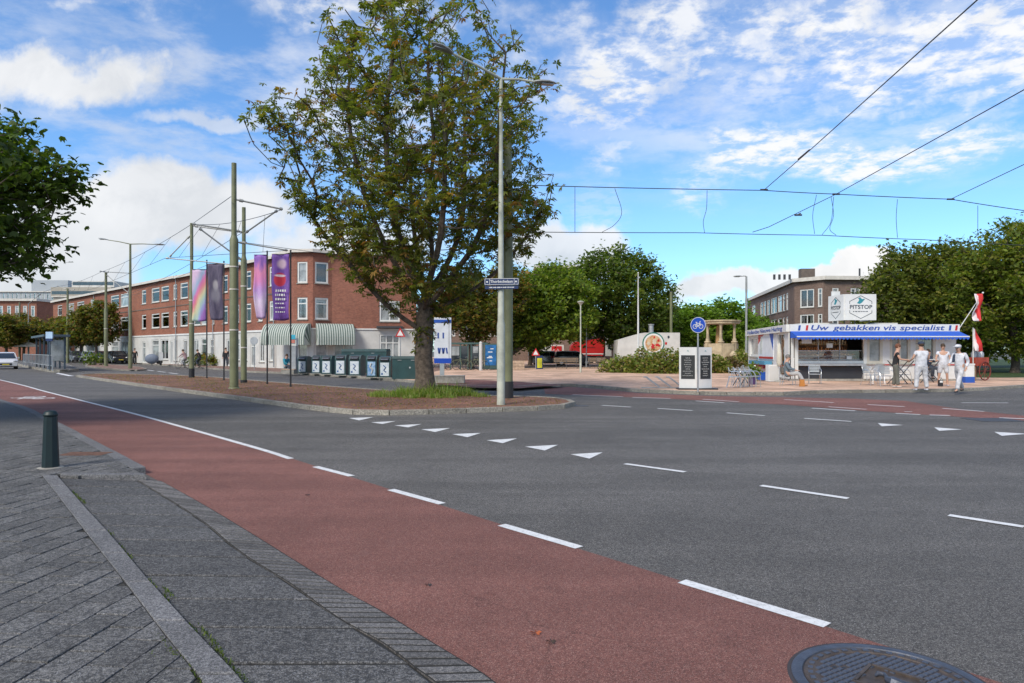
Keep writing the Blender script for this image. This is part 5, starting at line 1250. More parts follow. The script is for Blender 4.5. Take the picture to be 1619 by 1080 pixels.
def fb2(q, uv_, x, y_):
    n = q.noise(uv_, 5, 5, .6, .8); c = q.mix(q.ss(n, .35, .7), (.055, .045, .085, 1), (.11, .09, .14, 1)); c = q.mix(ell(q, x, y_, .5, .62, .17, .09, .4), c, (.30, .28, .30, 1)); return q.mix(q.m('MULTIPLY', ell(q, x, y_, .5, .45, .3, .12, .5), .7), c, (.22, .21, .25, 1))
def fb3(q, uv_, x, y_):
    n = q.noise(uv_, 4, 5, .6, 1.2); c = ramp(q, q.m('ADD', y_, q.m('MULTIPLY', q.m('SUBTRACT', n, .5), .35)), [(0, (.45, .30, .50)), (.25, (.55, .45, .60)), (.45, (.42, .25, .55)), (.62, (.58, .20, .42)), (.75, (.62, .22, .38)), (.88, (.28, .13, .45)), (1, (.22, .10, .40))]); return c
def fb4(q, uv_, x, y_):
    n = q.noise(uv_, 5, 4, .6, .8); c = q.mix(q.ss(n, .3, .7), (.14, .055, .30, 1), (.20, .09, .38, 1)); c = q.mix(ell(q, x, y_, .45, .86, .25, .07, .4), c, (.55, .40, .50, 1)); c = q.mix(ell(q, x, y_, .55, .62, .30, .105, .15), c, (.52, .03, .06, 1)); return q.mix(ell(q, x, y_, .55, .68, .26, .018, .4), c, (.7, .6, .65, 1))
BM = [banner_mat('rainbow_banner_cloth', fb1), banner_mat('dark_banner_cloth', fb2), banner_mat('pink_banner_cloth', fb3), banner_mat('purple_banner_cloth', fb4)]
blab = ['banner pole with a rainbow coloured banner', 'banner pole with a dark grey portrait banner', 'banner pole with a pale pink and violet banner', 'banner pole with a purple banner showing a red heart and white lettering']
for i, (px, pb, pt, yt, yb, w_px, side) in enumerate([(327, 598, 412, 426, 507, -22, -1), (354, 601, 414, 417, 505, -24, -1), (422.5, 607, 398, 403, 503, -20, -1), (459.5, 611.5, 397, 402, 505, -28, -1)]):
    b_, H = hgt(px, pb, pt, .112); r = thing('banner_pole', blab[i], 'banner', b_, 0, 'banner poles on the median'); s = b_.y / F
    MB().lathe((0, 0, 0), [(.05, 0), (.05, .05), (.036, .06), (.034, H), (.045, H + .01), (.02, H + .05)], 10).build('pole', black, r, True)
    zt = (pb - yt) * s; h = (yb - yt) * s; w = abs(w_px) * s
    MB().cyl((0, 0, zt), (-w - .03, 0, zt), .014, n=6).build('top_arm', black, r)
    cl = cloth('banner', w, h, BM[i], r, (-.04, 0, zt - .01), .05 + .02 * i, seed=i * 1.7, side=-1, taper=(lambda v_: 1 - .45 * max(0, v_ - .55)) if i in (1, 2) else None)
    if i == 3:
        mb = MB()
        for row in range(6):
            x = -w * .75
            while x < -w * .22: ww = random.uniform(.03, .09); mb.box((x + ww / 2, -.14, -h * (.56 + row * .065)), (ww, .004, .09 if row < 3 else .05)); x += ww + .035
        t_ = mb.build('lettering', white, cl)

# bollard
bb = G(80, 739.5, .095); bo_ = thing('bollard', 'dark green tapered iron bollard on the grey pavement', 'bollard', bb)
HB = (739.5 - 648.5) / F * bb.y; rb = 12.2 / F * bb.y
MB().lathe((0, 0, 0), [(rb * 1.02, 0), (rb, .02), (rb * .76, HB * .90)], 8).build('shaft', bolm, bo_)
MB().lathe((0, 0, 0), [(rb * .70, HB * .89), (rb * .84, HB * .905), (rb * .86, HB * .925), (rb * .76, HB * .945), (rb * .72, HB * .965), (rb * .5, HB * .99), (.005, HB)], 24).build('cap', bolm, bo_, True)
MB().lathe((0, 0, 0), [(rb * 1.5, -.01), (rb * 1.48, .006), (rb * 1.03, .012)], 20).build('foot_ring', conc, bo_)

# sign with bicycles, menu boards
cs = thing('cycle_path_sign', 'round blue cycle path sign on a grey post before the menu boards', 'sign', G(1103.5, 620, .12))
sH = 1.48 + (HY - 514) / F * cs.location.y
MB().cyl((0, 0, 0), (0, 0, sH + .2), .03, n=10).build('post', steel, cs, True)
disc = put(MB().cyl((0, 0, 0), (0, -.02, 0), .285, n=32).mesh('disc', signb), 'disc', cs, (0, -.04, sH)); disc.rotation_euler = (0, 0, R(-36))
rg = MB(); 
for i in range(32):
    a, c = 2 * math.pi * i / 32, 2 * math.pi * (i + 1) / 32; rg.bar((.272 * math.cos(a), -.022, .272 * math.sin(a)), (.272 * math.cos(c), -.022, .272 * math.sin(c)), .004, .016)
rg.build('rim', white, disc)
bk = MB()
for cx_ in (-.11, .11):
    for i in range(12):
        a, c = 2 * math.pi * i / 12, 2 * math.pi * (i + 1) / 12; bk.bar((cx_ + .075 * math.cos(a), -.0225, -.05 + .075 * math.sin(a)), (cx_ + .075 * math.cos(c), -.0225, -.05 + .075 * math.sin(c)), .005, .018)
for a, c in (((-.11, -.05), (-.05, .06)), ((-.05, .06), (.07, .06)), ((.07, .06), (0, -.05)), ((0, -.05), (-.11, -.05)), ((0, -.05), (-.06, .09)), ((.11, -.05), (.06, .12)), ((.06, .12), (.1, .13)), ((-.09, .10), (-.03, .10))): bk.bar((a[0], -.0225, a[1]), (c[0], -.0225, c[1]), .005, .018)
bk.build('bicycle_pictogram', white, disc)
mbp = G(1103, 616, .12); mbd = thing('menu_board', 'white A shaped menu board pair with black chalk panels', 'menu board', mbp); chalk = mat('chalk_board', (.025, .028, .03), .6)
Hm = 67 / F * mbp.y
for s_, xx, ang, w_ in ((-1, -.34, R(15), .66), (1, .30, R(-24), .62)):
    p_ = put(MB().box((0, 0, Hm / 2), (w_, .09, Hm)).mesh('panel', white), 'panel', mbd, (xx, .12, 0)); p_.rotation_euler = (0, 0, -ang)
    bd = MB().box((0, -.05, Hm * .53), (w_ * .78, .012, Hm * .56)).build('chalk_panel', chalk, p_)
    tx = MB()
    for row in range(9):
        n = random.choice([3, 5, 7, 4]); x0 = -w_ * .3 * (n / 7)
        for k in range(n): x = x0 + k * w_ * .085; tx.tube([(x, -.058, Hm * (.74 - row * .052)), (x + .015, -.058, Hm * (.74 - row * .052) + .025), (x + .035, -.058, Hm * (.74 - row * .052) - .01)], .006, 4)
    tx.build('chalk_writing', white, p_)
    em = MB().tube([(-.03, -.05, Hm * .90), (0, -.05, Hm * .93), (.02, -.05, Hm * .91), (.03, -.05, Hm * .89)], .008, 5); em.build('small_emblem', mat('teal', (.03, .22, .25), .5), p_)
MB().box((0, .12, .03), (1.5, .5, .05)).build('base', dark, mbd)
# bicycle rack hoops
rk = thing('bicycle_rack', 'row of slanting steel bicycle stands left of the menu boards', 'bicycle rack', G(1045, 614, .12))
s = rk.location.y / F
for k in range(3):
    for j in (0, 1):
        x0 = (-28 + k * 18 + j * 4) * s; mb = MB(); mb.tube([(x0, .3 * j, .45), (x0 + .1, .3 * j - .02, .44), (x0 + .55, .3 * j, .10), (x0 + .65, .3 * j, .0)], .020, 7); mb.build('stand', steel, rk, True)
MB().bar((-30 * s, .15, .02), (32 * s, .15, .02), .05).build('base_rail', steel, rk)
# ================================================================ KIOSK
K0 = Vector((13.75, 33.8, .12)); FX, FY = 270.5 / F * 33.8, 0.0
kz = lambda py, Z=33.8: 1.48 + (HY - py) / F * Z
kx = lambda px, Z=33.8: (px - CX) / F * Z - K0.x
ki = thing('fish_kiosk', 'white fish kiosk with blue scalloped awning and lettered fascia', 'kiosk', K0)
Wk = kx(1512); Hk = kz(513); B0 = Vector((15.3 - K0.x, 10.4, 0)); B1 = Vector((Wk + .4, 10.4, 0))
# counter section (open), right section with windows
xc0, xc1 = kx(1262), kx(1366)
floor_ = MB(); floor_.prism([(0, .02), (Wk, .02), (B1.x, B1.y), (B0.x, B0.y)], 0, .10); floor_.build('floor', conc, ki)
wallpiece('back_wall', (B1.x, B1.y), (B0.x, B0.y), .1, Hk - .3, [], white, ki)
wallpiece('end_wall', (Wk, 0), (B1.x, B1.y), .1, Hk - .3, [], white, ki)
# left side wall with window and door
sl_ = math.hypot(B0.x, B0.y); A0 = (B0.x, B0.y)
def sx(px): return along((B0.x + K0.x, B0.y + K0.y), (K0.x, K0.y), px)
zz = lambda px, py: 0
wallpiece('side_wall', A0, (0, 0), .1, Hk - .3, [(sx(1185.5), sx(1198.5), 1.15, 2.35), (sx(1228.5), sx(1240), .12, 2.45)], white, ki)
window(A0, (0, 0), sx(1185.5), sx(1198.5), 1.15, 2.35, ki, style=5); window(A0, (0, 0), sx(1228.5), sx(1240), .12, 2.45, ki, style=4)
dS = Vector((-B0.x, -B0.y, 0)).normalized(); outS = Vector((dS.y, -dS.x, 0))
def side_panel(name, s0, s1, z0, z1, m, off=.02, th=.03):
    c = B0 + dS * ((s0 + s1) / 2) + outS * off; return MB().box((c.x, c.y, (z0 + z1) / 2), (s1 - s0, th, z1 - z0), Matrix.Rotation(math.atan2(dS.y, dS.x), 3, 'Z')).build(name, m, ki)
def side_poly(name, pts, m, off=.045):
    vs = [B0 + dS * s_ + outS * off + Vector((0, 0, z)) for s_, z in pts]; n = len(vs)
    return MB().add(vs + [v_ - outS * .012 for v_ in vs], [tuple(range(n)), tuple(range(2 * n - 1, n - 1, -1))] + [(i, n + i, n + (i + 1) % n, (i + 1) % n) for i in range(n)]).build(name, m, ki)
ps0, ps1 = sx(1200), sx(1223.5)
side_panel('poster', ps0, ps1, 1.0, 2.5, mat('poster_white', (.72, .74, .76), .5))
side_poly('poster_red_corner', [(ps0, 2.5), (ps0 + (ps1 - ps0) * .42, 2.5), (ps0, 1.9)], red_); side_poly('poster_blue_corner', [(ps1 - (ps1 - ps0) * .25, 2.5), (ps1, 2.5), (ps1, 1.5)], blue_)
side_poly('poster_cone', [(ps0 + .3, 1.3), (ps0 + 1.0, 1.3), (ps0 + 1.15, 2.3), (ps0 + .7, 2.35)], mat('poster_pale', (.62, .66, .62), .6, var=.3, vs=5), .047)
side_panel('poster_red_band', ps0 + .2, ps1, 1.04, 1.16, red_, .045, .012)
fl = side_panel('side_shelf', sx(1196), sx(1222), .72, .92, mat('light_blue', (.08, .27, .42), .5), .25, .4); side_panel('shelf_front', sx(1197), sx(1217), .50, .71, mat('dark_red', (.30, .03, .06), .5), .22, .3)
side_panel('dark_stripe', .1, sx(1196), .60, .64, black); side_panel('dark_stripe', .1, sx(1196), .44, .48, black); side_panel('red_stripe', sx(1217), sl_ - .3, .66, .72, red_)
# front: posts, counter, windows
fr = [(0, .30), (xc0 - .40, .12), (xc0 - .12, .14), (xc1 - .02, .16), (kx(1399), .14), (kx(1404), .10), (kx(1440), .30), (kx(1481), .12), (kx(1487), .12), (Wk - .12, .12)]
mb = MB()
for x, w in [(.10, .20), (xc0 - .42, .10), (xc0 - .08, .16), (xc1 + .06, .14)]: mb.box((x, .04, (Hk - .3) / 2 + .05), (w, .10, Hk - .4))
mb.build('front_post', trim, ki)
mb = MB(); mb.box(((.2 + xc0 - .45) / 2, .04, .62), (xc0 - .7, .08, 1.03)); mb.build('front_panel', white, ki)
MB().box(((.2 + xc0) / 2 - .2, .08, 1.75), (xc0 - .6, .02, 1.2)).build('front_glass', glass, ki)
right0 = xc1 + .13
wallpiece('front_wall', (right0, .02), (Wk, .02), .1, Hk - .3, [(kx(a_) - right0, kx(c_) - right0, .86, 2.25) for a_, c_ in ((1371, 1396), (1407, 1440), (1448, 1480))], white, ki, .1)
fm2 = mat('cream_frame', (.62, .58, .48), .5)
for x0, x1, st in ((1371, 1396, 4), (1407, 1440, 2), (1448, 1480, 4)): window((right0, .02), (Wk, .02), kx(x0) - right0 + 0, kx(x1) - right0, .86, 2.25, ki, style=st, fm=fm2, depth=.06)
MB().box(((right0 + Wk) / 2, -.005, .80), (Wk - right0, .03, .05)).build('red_trim', red_, ki)
cn = MB(); cw = xc1 - xc0
cn.box((xc0 + cw / 2, .12, .40), (cw, .10, .58)); cn.build('counter_base', mat('anthracite', (.03, .033, .04), .5), ki)
MB().box((xc0 + cw / 2, -.02, .80), (cw, .42, .10)).build('counter_ledge', steel, ki); MB().box((xc0 + cw / 2, .15, .93), (cw, .30, .14)).build('counter_top', alu, ki)
ct = MB(); ct.box((xc0 + cw / 2, .22, 1.26), (cw, .015, .46)); ct.build('display_glass', clearg, ki)
bar_ = MB(); bar_.bar((xc0, .20, 1.5), (xc1, .20, 1.5), .03); bar_.bar((xc0, .20, 1.07), (xc1, .20, 1.07), .02)
for k in (.33, .66): bar_.bar((xc0 + cw * k, .2, 1.0), (xc0 + cw * k, .2, 2.4), .03)
bar_.build('display_frame', steel, ki)
FOOD = [(.35, .14, .05), (.45, .25, .10), (.30, .10, .06), (.5, .35, .2), (.18, .09, .05)]
for k in range(16):
    x = xc0 + .2 + k * (cw - .4) / 15; tr_ = MB().box((x, .42, 1.04), (.20, .26, .05)).build('food_tray', steel, ki)
    mb = MB()
    for j in range(5): mb.ball((x + random.uniform(-.06, .06), .42 + random.uniform(-.08, .08), 1.09), random.uniform(.025, .05), 7, 5, (1.3, 1, .7))
    mb.build('fried_fish', mat('food%d' % (k % 5), FOOD[k % 5], .7, var=.4, vs=20), tr_)
# inside: back bar with warm wood shelves and kitchen hood
inn_ = mat('kiosk_interior', (.22, .12, .07), .7, var=.4, vs=3); MB().box((xc0 + cw / 2, 1.9, 1.3), (cw + .1, .08, 2.4)).build('inner_wall', inn_, ki)
for j, z in enumerate((1.45, 1.8, 2.1)):
    sh_ = MB().box((xc0 + cw / 2, 1.75, z), (cw, .25, .03)).build('shelf', wood, ki); mb = MB()
    for k in range(26): x = xc0 + .1 + k * (cw - .2) / 25; mb.cyl((x, 1.72, z + .02), (x, 1.72, z + .02 + random.uniform(.1, .24)), random.uniform(.03, .05), n=8)
    mb.build('jars', mat('jar%d' % j, [(.45, .2, .06), (.25, .26, .24), (.4, .12, .05)][j], .3, var=.5, vs=6), sh_)
for x, z, w, h in ((.50, 1.75, .3, .22), (.80, 1.15, .26, .16), (.15, 2.0, .5, .3)): MB().box((xc0 + cw * x, .16, z), (w, .02, h)).build('price_card', white, ki)
MB().box((xc0 + cw * .5, 1.6, 2.28), (cw * .5, .3, .20)).build('extractor_hood', steel, ki)
warm = bpy.data.materials.new('lamp_glow'); warm.use_nodes = True; wb_ = warm.node_tree.nodes['Principled BSDF']; wb_.inputs['Emission Color'].default_value = (1, .62, .32, 1); wb_.inputs['Emission Strength'].default_value = 9
for k in (.2, .5, .8): MB().cyl((xc0 + cw * k - .3, 1.0, 2.36), (xc0 + cw * k + .3, 1.0, 2.36), .025, n=8).build('tube_lamp', warm, ki)
for k in range(11):
    x = xc0 + .25 + k * (cw - .5) / 10; tr_ = MB().box((x, .62, 1.26), (.26, .30, .04), Matrix.Rotation(R(18), 3, 'X')).build('food_tray', steel, ki); mb = MB()
    for j in range(6): mb.ball((x + random.uniform(-.09, .09), .60 + random.uniform(-.1, .1), 1.31), random.uniform(.03, .06), 7, 5, (1.3, 1, .7))
    mb.build('fried_fish', mat('food%d' % ((k * 2) % 5)), tr_)
# roof, fascia
MB().prism([(-.05, .0), (Wk + .05, .0), (B1.x + .1, B1.y + .1), (B0.x - .1, B0.y + .1)], Hk - .30, Hk - .06).build('roof', offw, ki)
fz = kz(518.7); fh = 11.4 / F * 33.8
MB().box((Wk / 2, -.10, fz), (Wk + .1, .16, fh)).build('front_fascia', white, ki)
cS = B0 * .5; ms = MB().box((cS.x + outS.x * .10, cS.y + outS.y * .10, fz), (sl_ + .1, .16, fh), Matrix.Rotation(math.atan2(dS.y, dS.x), 3, 'Z')).build('side_fascia', white, ki)
tb_ = mat('letter_blue', (.03, .075, .30), .4)
text_line('Uw gebakken vis specialist', .36, ((kx(1280) + kx(1490)) / 2, -.185, fz), 0, tb_, 'fascia_lettering', ki, kx(1490) - kx(1280), shear=.2)
text_line('Hollandse Nieuwe Haring', .32, (cS.x + outS.x * .185, cS.y + outS.y * .185, fz), math.atan2(dS.y, dS.x), tb_, 'side_lettering', ki, sl_ * .86)
for x, cc in ((1259, 'b'), (1265, 'w'), (1271, 'r'), (1496, 'b'), (1501, 'w'), (1506, 'r')):
    if cc != 'w': MB().add([(kx(x) + a, -.186, fz + z) for a, z in ((0, -.13), (.11, -.13), (.15, .13), (.04, .13))], [(0, 1, 2, 3)]).build('flag_stripe', tb_ if cc == 'b' else red_, ki)
# awning with scallops
az0, az1 = kz(533), kz(524)
m_aw = mat('blue_canvas', (.02, .10, .50), .75, var=.12)
x0 = kx(1247); vs = []; fs = []; nsc = 46; L_ = Wk + .02 - x0; w = 3; N_ = nsc * 6
for i in range(N_ + 1):
    x = x0 + L_ * i / N_; ph = (i % 6) / 6; sc_ = .085 * math.sin(math.pi * ph)
    vs += [(x, -.19, az1 + .0), (x, -.95, az0 + .02), (x, -.96, az0 - .06 - sc_)]
for i in range(N_): 
    for k in range(2): fs.append((i * 3 + k, i * 3 + k + 1, (i + 1) * 3 + k + 1, (i + 1) * 3 + k))
o = MB().add(vs, fs).build('awning', m_aw, ki); o.modifiers.new('t', 'SOLIDIFY').thickness = .008
MB().add([(x0, -.19, az1), (x0, -.95, az0 + .02), (x0, -.95, az0 - .06), (x0, -.19, az0 - .06)], [(0, 1, 2, 3)]).build('awning_end', m_aw, ki)
MB().cyl((x0, -.94, az0), (x0 + L_, -.94, az0), .03, n=8).build('awning_bar', trim, ki)
for x in (x0 + .3, x0 + L_ * .5, x0 + L_ - .3): MB().bar((x, -.05, az0 - .1), (x, -.92, az0 - .02), .03).build('awning_arm', trim, ki)
# roof clutter and sign box
for x, d, h in ((1300, 1.6, .16), (1420, 1.5, .18), (1335, 2.4, .22)): MB().box((kx(x), d, Hk + h / 2 - .06), (1.2, .8, h)).build('roof_box', offw, ki)
sgn = thing('sign_box', 'white two sided sign box with hexagon emblem standing on the kiosk roof', 'sign', K0 + Vector((kx(1337, 34.2), .5, Hk - .06)))
s = 34.3 / F; hb_ = 41 * s; wb = 49 * s; z0 = (513 - 507.5) * s + .12
sp = MB().box((wb / 2, 0, z0 + hb_ / 2), (wb, .12, hb_)).build('front_face', white, sgn)
lf = put(MB().box((-.72, 0, z0 + hb_ / 2), (1.44, .12, hb_)).mesh('left_face', white), 'left_face', sgn); lf.rotation_euler = (0, 0, R(-86))
MB().box((wb - .06, .7, z0 + hb_ / 2), (.12, 1.28, hb_)).build('right_face', white, sgn)
for x in (.1, wb - .2, wb * .4): MB().cyl((x, .25, -.05), (x, .25, z0 + .1), .03, n=8).build('support', dark, sgn)
MB().box((.16, 1.3, z0 + hb_ + .10), (.42, .10, .30)).build('small_panel', white, sgn)
teal = mat('teal_print', (.03, .25, .30), .5); ink = mat('dark_ink', (.035, .05, .07), .5)
def emblem(par, cx_, y_, s_, xs, ss=1.0):
    zc = z0 + hb_ / 2; R_ = hb_ * .44 * s_; hx = [(cx_ + R_ * 1.12 * xs * math.sin(a), zc + R_ * math.cos(a)) for a in [i * math.pi / 3 for i in range(6)]]
    mb = MB()
    for i in range(6):
        a, c = hx[i], hx[(i + 1) % 6]
        if i in (1, 4):    # the upright sides stay broken where the name crosses
            mb.bar((a[0], y_, a[1]), (a[0] + (c[0] - a[0]) * .22, y_, a[1] + (c[1] - a[1]) * .22), .004, .025); mb.bar((a[0] + (c[0] - a[0]) * .78, y_, a[1] + (c[1] - a[1]) * .78), (c[0], y_, c[1]), .004, .025)
        else: mb.bar((a[0], y_, a[1]), (c[0], y_, c[1]), .004, .025)
    mb.build('hexagon', ink, par)
    f = MB(); f.ext([(cx_ - .20 * xs, zc + .20), (cx_ - .05 * xs, zc + .16), (cx_ + .05 * xs, zc + .22), (cx_ + .22 * xs, zc + .42), (cx_ + .06 * xs, zc + .40), (cx_ - .04 * xs, zc + .50), (cx_ - .14 * xs, zc + .44), (cx_ - .08 * xs, zc + .38), (cx_ - .12 * xs, zc + .28)], y_ - .002, y_ + .002); f.build('bird_emblem', teal, par)
    text('PITSTOP', .27, (cx_, y_ - .004, zc - .0), (R(90), 0, 0), ink, 'sign_lettering', par, .003, sx=1.12 * xs)
    mb = MB(); x = -.36
    while x < .36: w = random.uniform(.03, .06); mb.box((cx_ + x * xs, y_, zc - .22), (w * xs, .004, .045)); x += w + .03
    mb.build('small_lettering', ink, par)
emblem(sp, wb / 2, -.065, 1, 1.0); emblem(lf, -.72, -.065, .95, .80)
# flags
def flag_mat_fn(q, uv_, x, y_):
    n = q.noise(uv_, 6, 4, .6, .7); return q.mix(q.ss(q.m('ADD', x, q.m('MULTIPLY', q.m('SUBTRACT', n, .5), .5)), .45, .55), (.70, .62, .62, 1), (.55, .03, .03, 1))
flm = banner_mat('red_white_flag', flag_mat_fn)
fg = thing('flag', 'red and white flag on a slanted white pole above the awning end', 'flag', (AT(1513, 0, 34).x, 33.9, 2.75)); tp_ = AT(1554, 463, 33.4) - fg.location
MB().cyl((0, 0, -.1), tp_, .022, .016, 8).build('flag_pole', white, fg); MB().ball(tp_, .045).build('finial', white, fg)
cloth('flag_cloth', .50, 1.30, flm, fg, tp_ * .97 + Vector((-.40, .0, -.0)), .16, nx=14, seed=2, taper=lambda v_: .7 + .2 * math.sin(v_ * 5), side=1)
fg2 = thing('flag', 'red and white flag hanging limply over the red cart', 'flag', (AT(1545, 0, 33.6).x, 33.9, .12)); z2 = kz(518)
MB().cyl((0, 0, 0), (0, 0, z2), .02, n=8).build('flag_pole', white, fg2); cloth('flag_cloth', .30, 1.1, flm, fg2, (.02, 0, z2 - .05), .06, seed=4, taper=lambda v_: .3 + 1.4 * v_, side=1)
# red cart with cans
cr = thing('hand_cart', 'old red hand cart with big spoked wheels beside the kiosk', 'cart', (AT(1553, 0, 34).x, 34.4, .12), R(25))
MB().box((0, 0, .95), (1.05, .55, .42)).build('tub', mat('cart_red', (.40, .06, .03), .6, var=.35), cr); MB().bar((-.5, 0, .72), (.9, 0, .78), .05).build('shaft', wood, cr)
def wheel(mb, c, r, t=.02, n=18, axis='y', spokes=8):
    c = Vector(c); P_ = [c + (Vector((math.cos(a), 0, math.sin(a))) if axis == 'y' else Vector((0, math.cos(a), math.sin(a)))) * r for a in [2 * math.pi * i / n for i in range(n + 1)]]
    mb.tube(P_, t, 5)
    for i in range(spokes): mb.cyl(c, P_[int(i * n / spokes)], t * .28 if spokes > 8 else t * .5, n=4)
for y_ in (-.32, .32):
    mb = MB(); wheel(mb, (0.12, y_, .48), .46, .03); mb.build('wheel', mat('cart_wheel', (.16, .03, .02), .7), cr)
for x, y_ in ((-.45, -.2), (-.45, .2)): MB().bar((x, y_, 0), (x, y_, .75), .05).build('leg', wood, cr)
for x in (-.25, .1, .35): MB().lathe((x, 0, 1.16), [(.12, 0), (.12, .22), (.07, .28), (.07, .33), (.09, .34)], 12).build('milk_can', steel, cr, True)
MB().ball((.3, .1, 1.75), .17, sc=(.8, .7, 1.4)).build('buoy', mat('pale_red', (.45, .14, .10), .6), cr)

# ================================================================ FURNITURE
def tube_chair(label, loc, rz):
    r = thing('chair', label, 'chair', loc, rz, 'aluminium terrace chairs')
    for s_ in (-1, 1):
        MB().tube(catmull([(s_ * .24, -.24, 0), (s_ * .25, -.23, .42), (s_ * .26, -.10, .65), (s_ * .24, .16, .66), (s_ * .22, .24, .82)], 3), .014, 6).build('side_frame', alu, r, True)
        MB().tube([(s_ * .24, .30, 0), (s_ * .22, .18, .44)], .013, 6).build('leg', alu, r)
    MB().box((0, 0, .44), (.44, .44, .025)).build('seat', alu, r)
    bkk = MB(); 
    for k in range(5): bkk.box((0, .20 + k * .012, .55 + k * .065), (.42, .012, .045))
    bkk.build('backrest', alu, r); return r
KZ = lambda px, py: G(px, py, .12)
ch0 = tube_chair('aluminium chair nearest the kiosk counter, empty beside the sitting man', KZ(1288, 607), R(-20))
def chair_at(px, py, rz, label): return dup(ch0, KZ(px, py), rz, label)
chair_at(1246, 609, R(80), 'aluminium chair the grey haired man sits on')
for k, (px, py, rz, lab) in enumerate([(1376, 609, 20, 'leftmost aluminium chair under the kiosk window'), (1388, 607, 160, 'second aluminium chair under the kiosk window'), (1400, 611, -15, 'aluminium chair beside the black shirted man'), (1383, 603, 200, 'aluminium chair pushed against the kiosk wall'), (1427, 608, 90, 'aluminium chair half hidden under the tall table')]): chair_at(px, py, R(rz), lab)
for k in range(5): dup(ch0, KZ(1161, 613) + Vector((k * .24, k * .16, 0)), R(75 + k * 4), ['front', 'second', 'middle', 'fourth', 'rear'][k] + ' chair of the aluminium chairs bunched by the kiosk side')
dup(ch0, KZ(1166, 606), R(-100), 'aluminium chair facing the bunched chairs by the kiosk side'); dup(ch0, KZ(1182, 606), R(-70), 'aluminium chair nearest the potted plant')
def table(label, loc, H, rz=0, w=.7, L=1.0, group=None):
    r = thing('bar_table', label, 'table', loc, rz, group); MB().box((0, 0, H), (L, w, .03)).build('table_top', offw, r)
    for y_ in (-w * .4, w * .4):
        for s_ in (-1, 1): MB().bar((-s_ * L * .4, y_, 0), (s_ * L * .4, y_ * .9, H - .02), .03).build('leg', dark, r)
    MB().bar((-L * .2, 0, H * .5), (L * .2, 0, H * .5), .02).build('stretcher', dark, r); return r
ta = table('tall white topped folding table in front of the black shirted man', KZ(1424, 608), 1.08, 0, .6, 1.15, 'tall folding tables')
dup(ta, KZ(1466, 605), 0, 'tall white topped folding table behind the man seen from behind')
tb2 = table('small low table between the bunched chairs', KZ(1172, 610), .70, R(20), .6, .6)
mb = MB(); mb.lathe((0, 0, 0), [(.13, 0), (.17, .3), (.18, .32), (.15, .30), (.14, .29)], 14)
pt_ = thing('potted_plant', 'green plant in a purple pot beside the bunched chairs', 'plant', KZ(1190, 608)); mb.build('pot', mat('purple_pot', (.08, .05, .16), .5), pt_, True)
c = RNG.normal(0, .16, (260, 3)) + np.array([0, 0, .55]); put(leaf_mesh('foliage', c, RNG.normal(0, 1, (260, 3)) + np.array([0, 0, .5]), .09, 'maple', GR), 'foliage', pt_, kind='stuff')
cb = thing('crate', 'blue crate standing at the kiosk side under the shelf', 'crate', KZ(1206, 602)); MB().box((0, 0, .22), (.42, .4, .36)).build('box', blue_, cb); MB().box((0, 0, .41), (.46, .44, .04)).build('lid', blue_, cb)
wc = thing('white_cabinet', 'low white cabinet next to the kiosk door', 'cabinet', KZ(1221, 603.5)); MB().box((0, 0, .42), (.5, .4, .80)).build('body', white, wc); MB().box((0, -.205, .42), (.42, .01, .68)).build('door', offw, wc)
bn = thing('waste_bin', 'white and blue waste bin right of the walking man with cap', 'bin', KZ(1529, 605)); MB().box((0, 0, .55), (.42, .4, .55)).build('body', white, bn); MB().box((0, 0, .14), (.44, .42, .28)).build('base', blue_, bn); MB().box((0, 0, .86), (.46, .44, .06)).build('lid', white, bn)
ps = thing('parasol', 'folded cream parasol behind the sitting man', 'parasol', KZ(1232, 604)); MB().cyl((0, 0, 0), (0, 0, 1.9), .02, n=8).build('pole', alu, ps); MB().lathe((0, 0, 0), [(.03, .75), (.13, .9), (.11, 1.4), (.06, 1.75), (.01, 1.9)], 10).build('folded_cloth', mat('cream_cloth', (.6, .57, .48), .8), ps, True); MB().lathe((0, 0, 0), [(.22, 0), (.22, .05), (.05, .08)], 14).build('foot', conc, ps)

# ================================================================ PEOPLE
def skin(name, nodes, edges, m, parent, sub=2, root=0):
    me = bpy.data.meshes.new(name); me.from_pydata([n[0] for n in nodes], edges, []); o = bpy.data.objects.new(name, me); C.objects.link(o)
    md = o.modifiers.new('s', 'SKIN'); md.use_smooth_shade = True
    for i, n in enumerate(nodes):
        r_ = n[1]; me.skin_vertices[0].data[i].radius = (r_, r_) if not isinstance(r_, tuple) else r_; me.skin_vertices[0].data[i].use_root = (i == root)
    ss_ = o.modifiers.new('u', 'SUBSURF'); ss_.levels = sub; ss_.render_levels = sub
    bpy.context.view_layer.update(); dg = bpy.context.evaluated_depsgraph_get(); nm = bpy.data.meshes.new_from_object(o.evaluated_get(dg)); C.objects.unlink(o); bpy.data.objects.remove(o)
    nm.name = name; nm.materials.clear(); nm.materials.append(m); nm.polygons.foreach_set('use_smooth', [True] * len(nm.polygons)); return put(nm, name, parent)
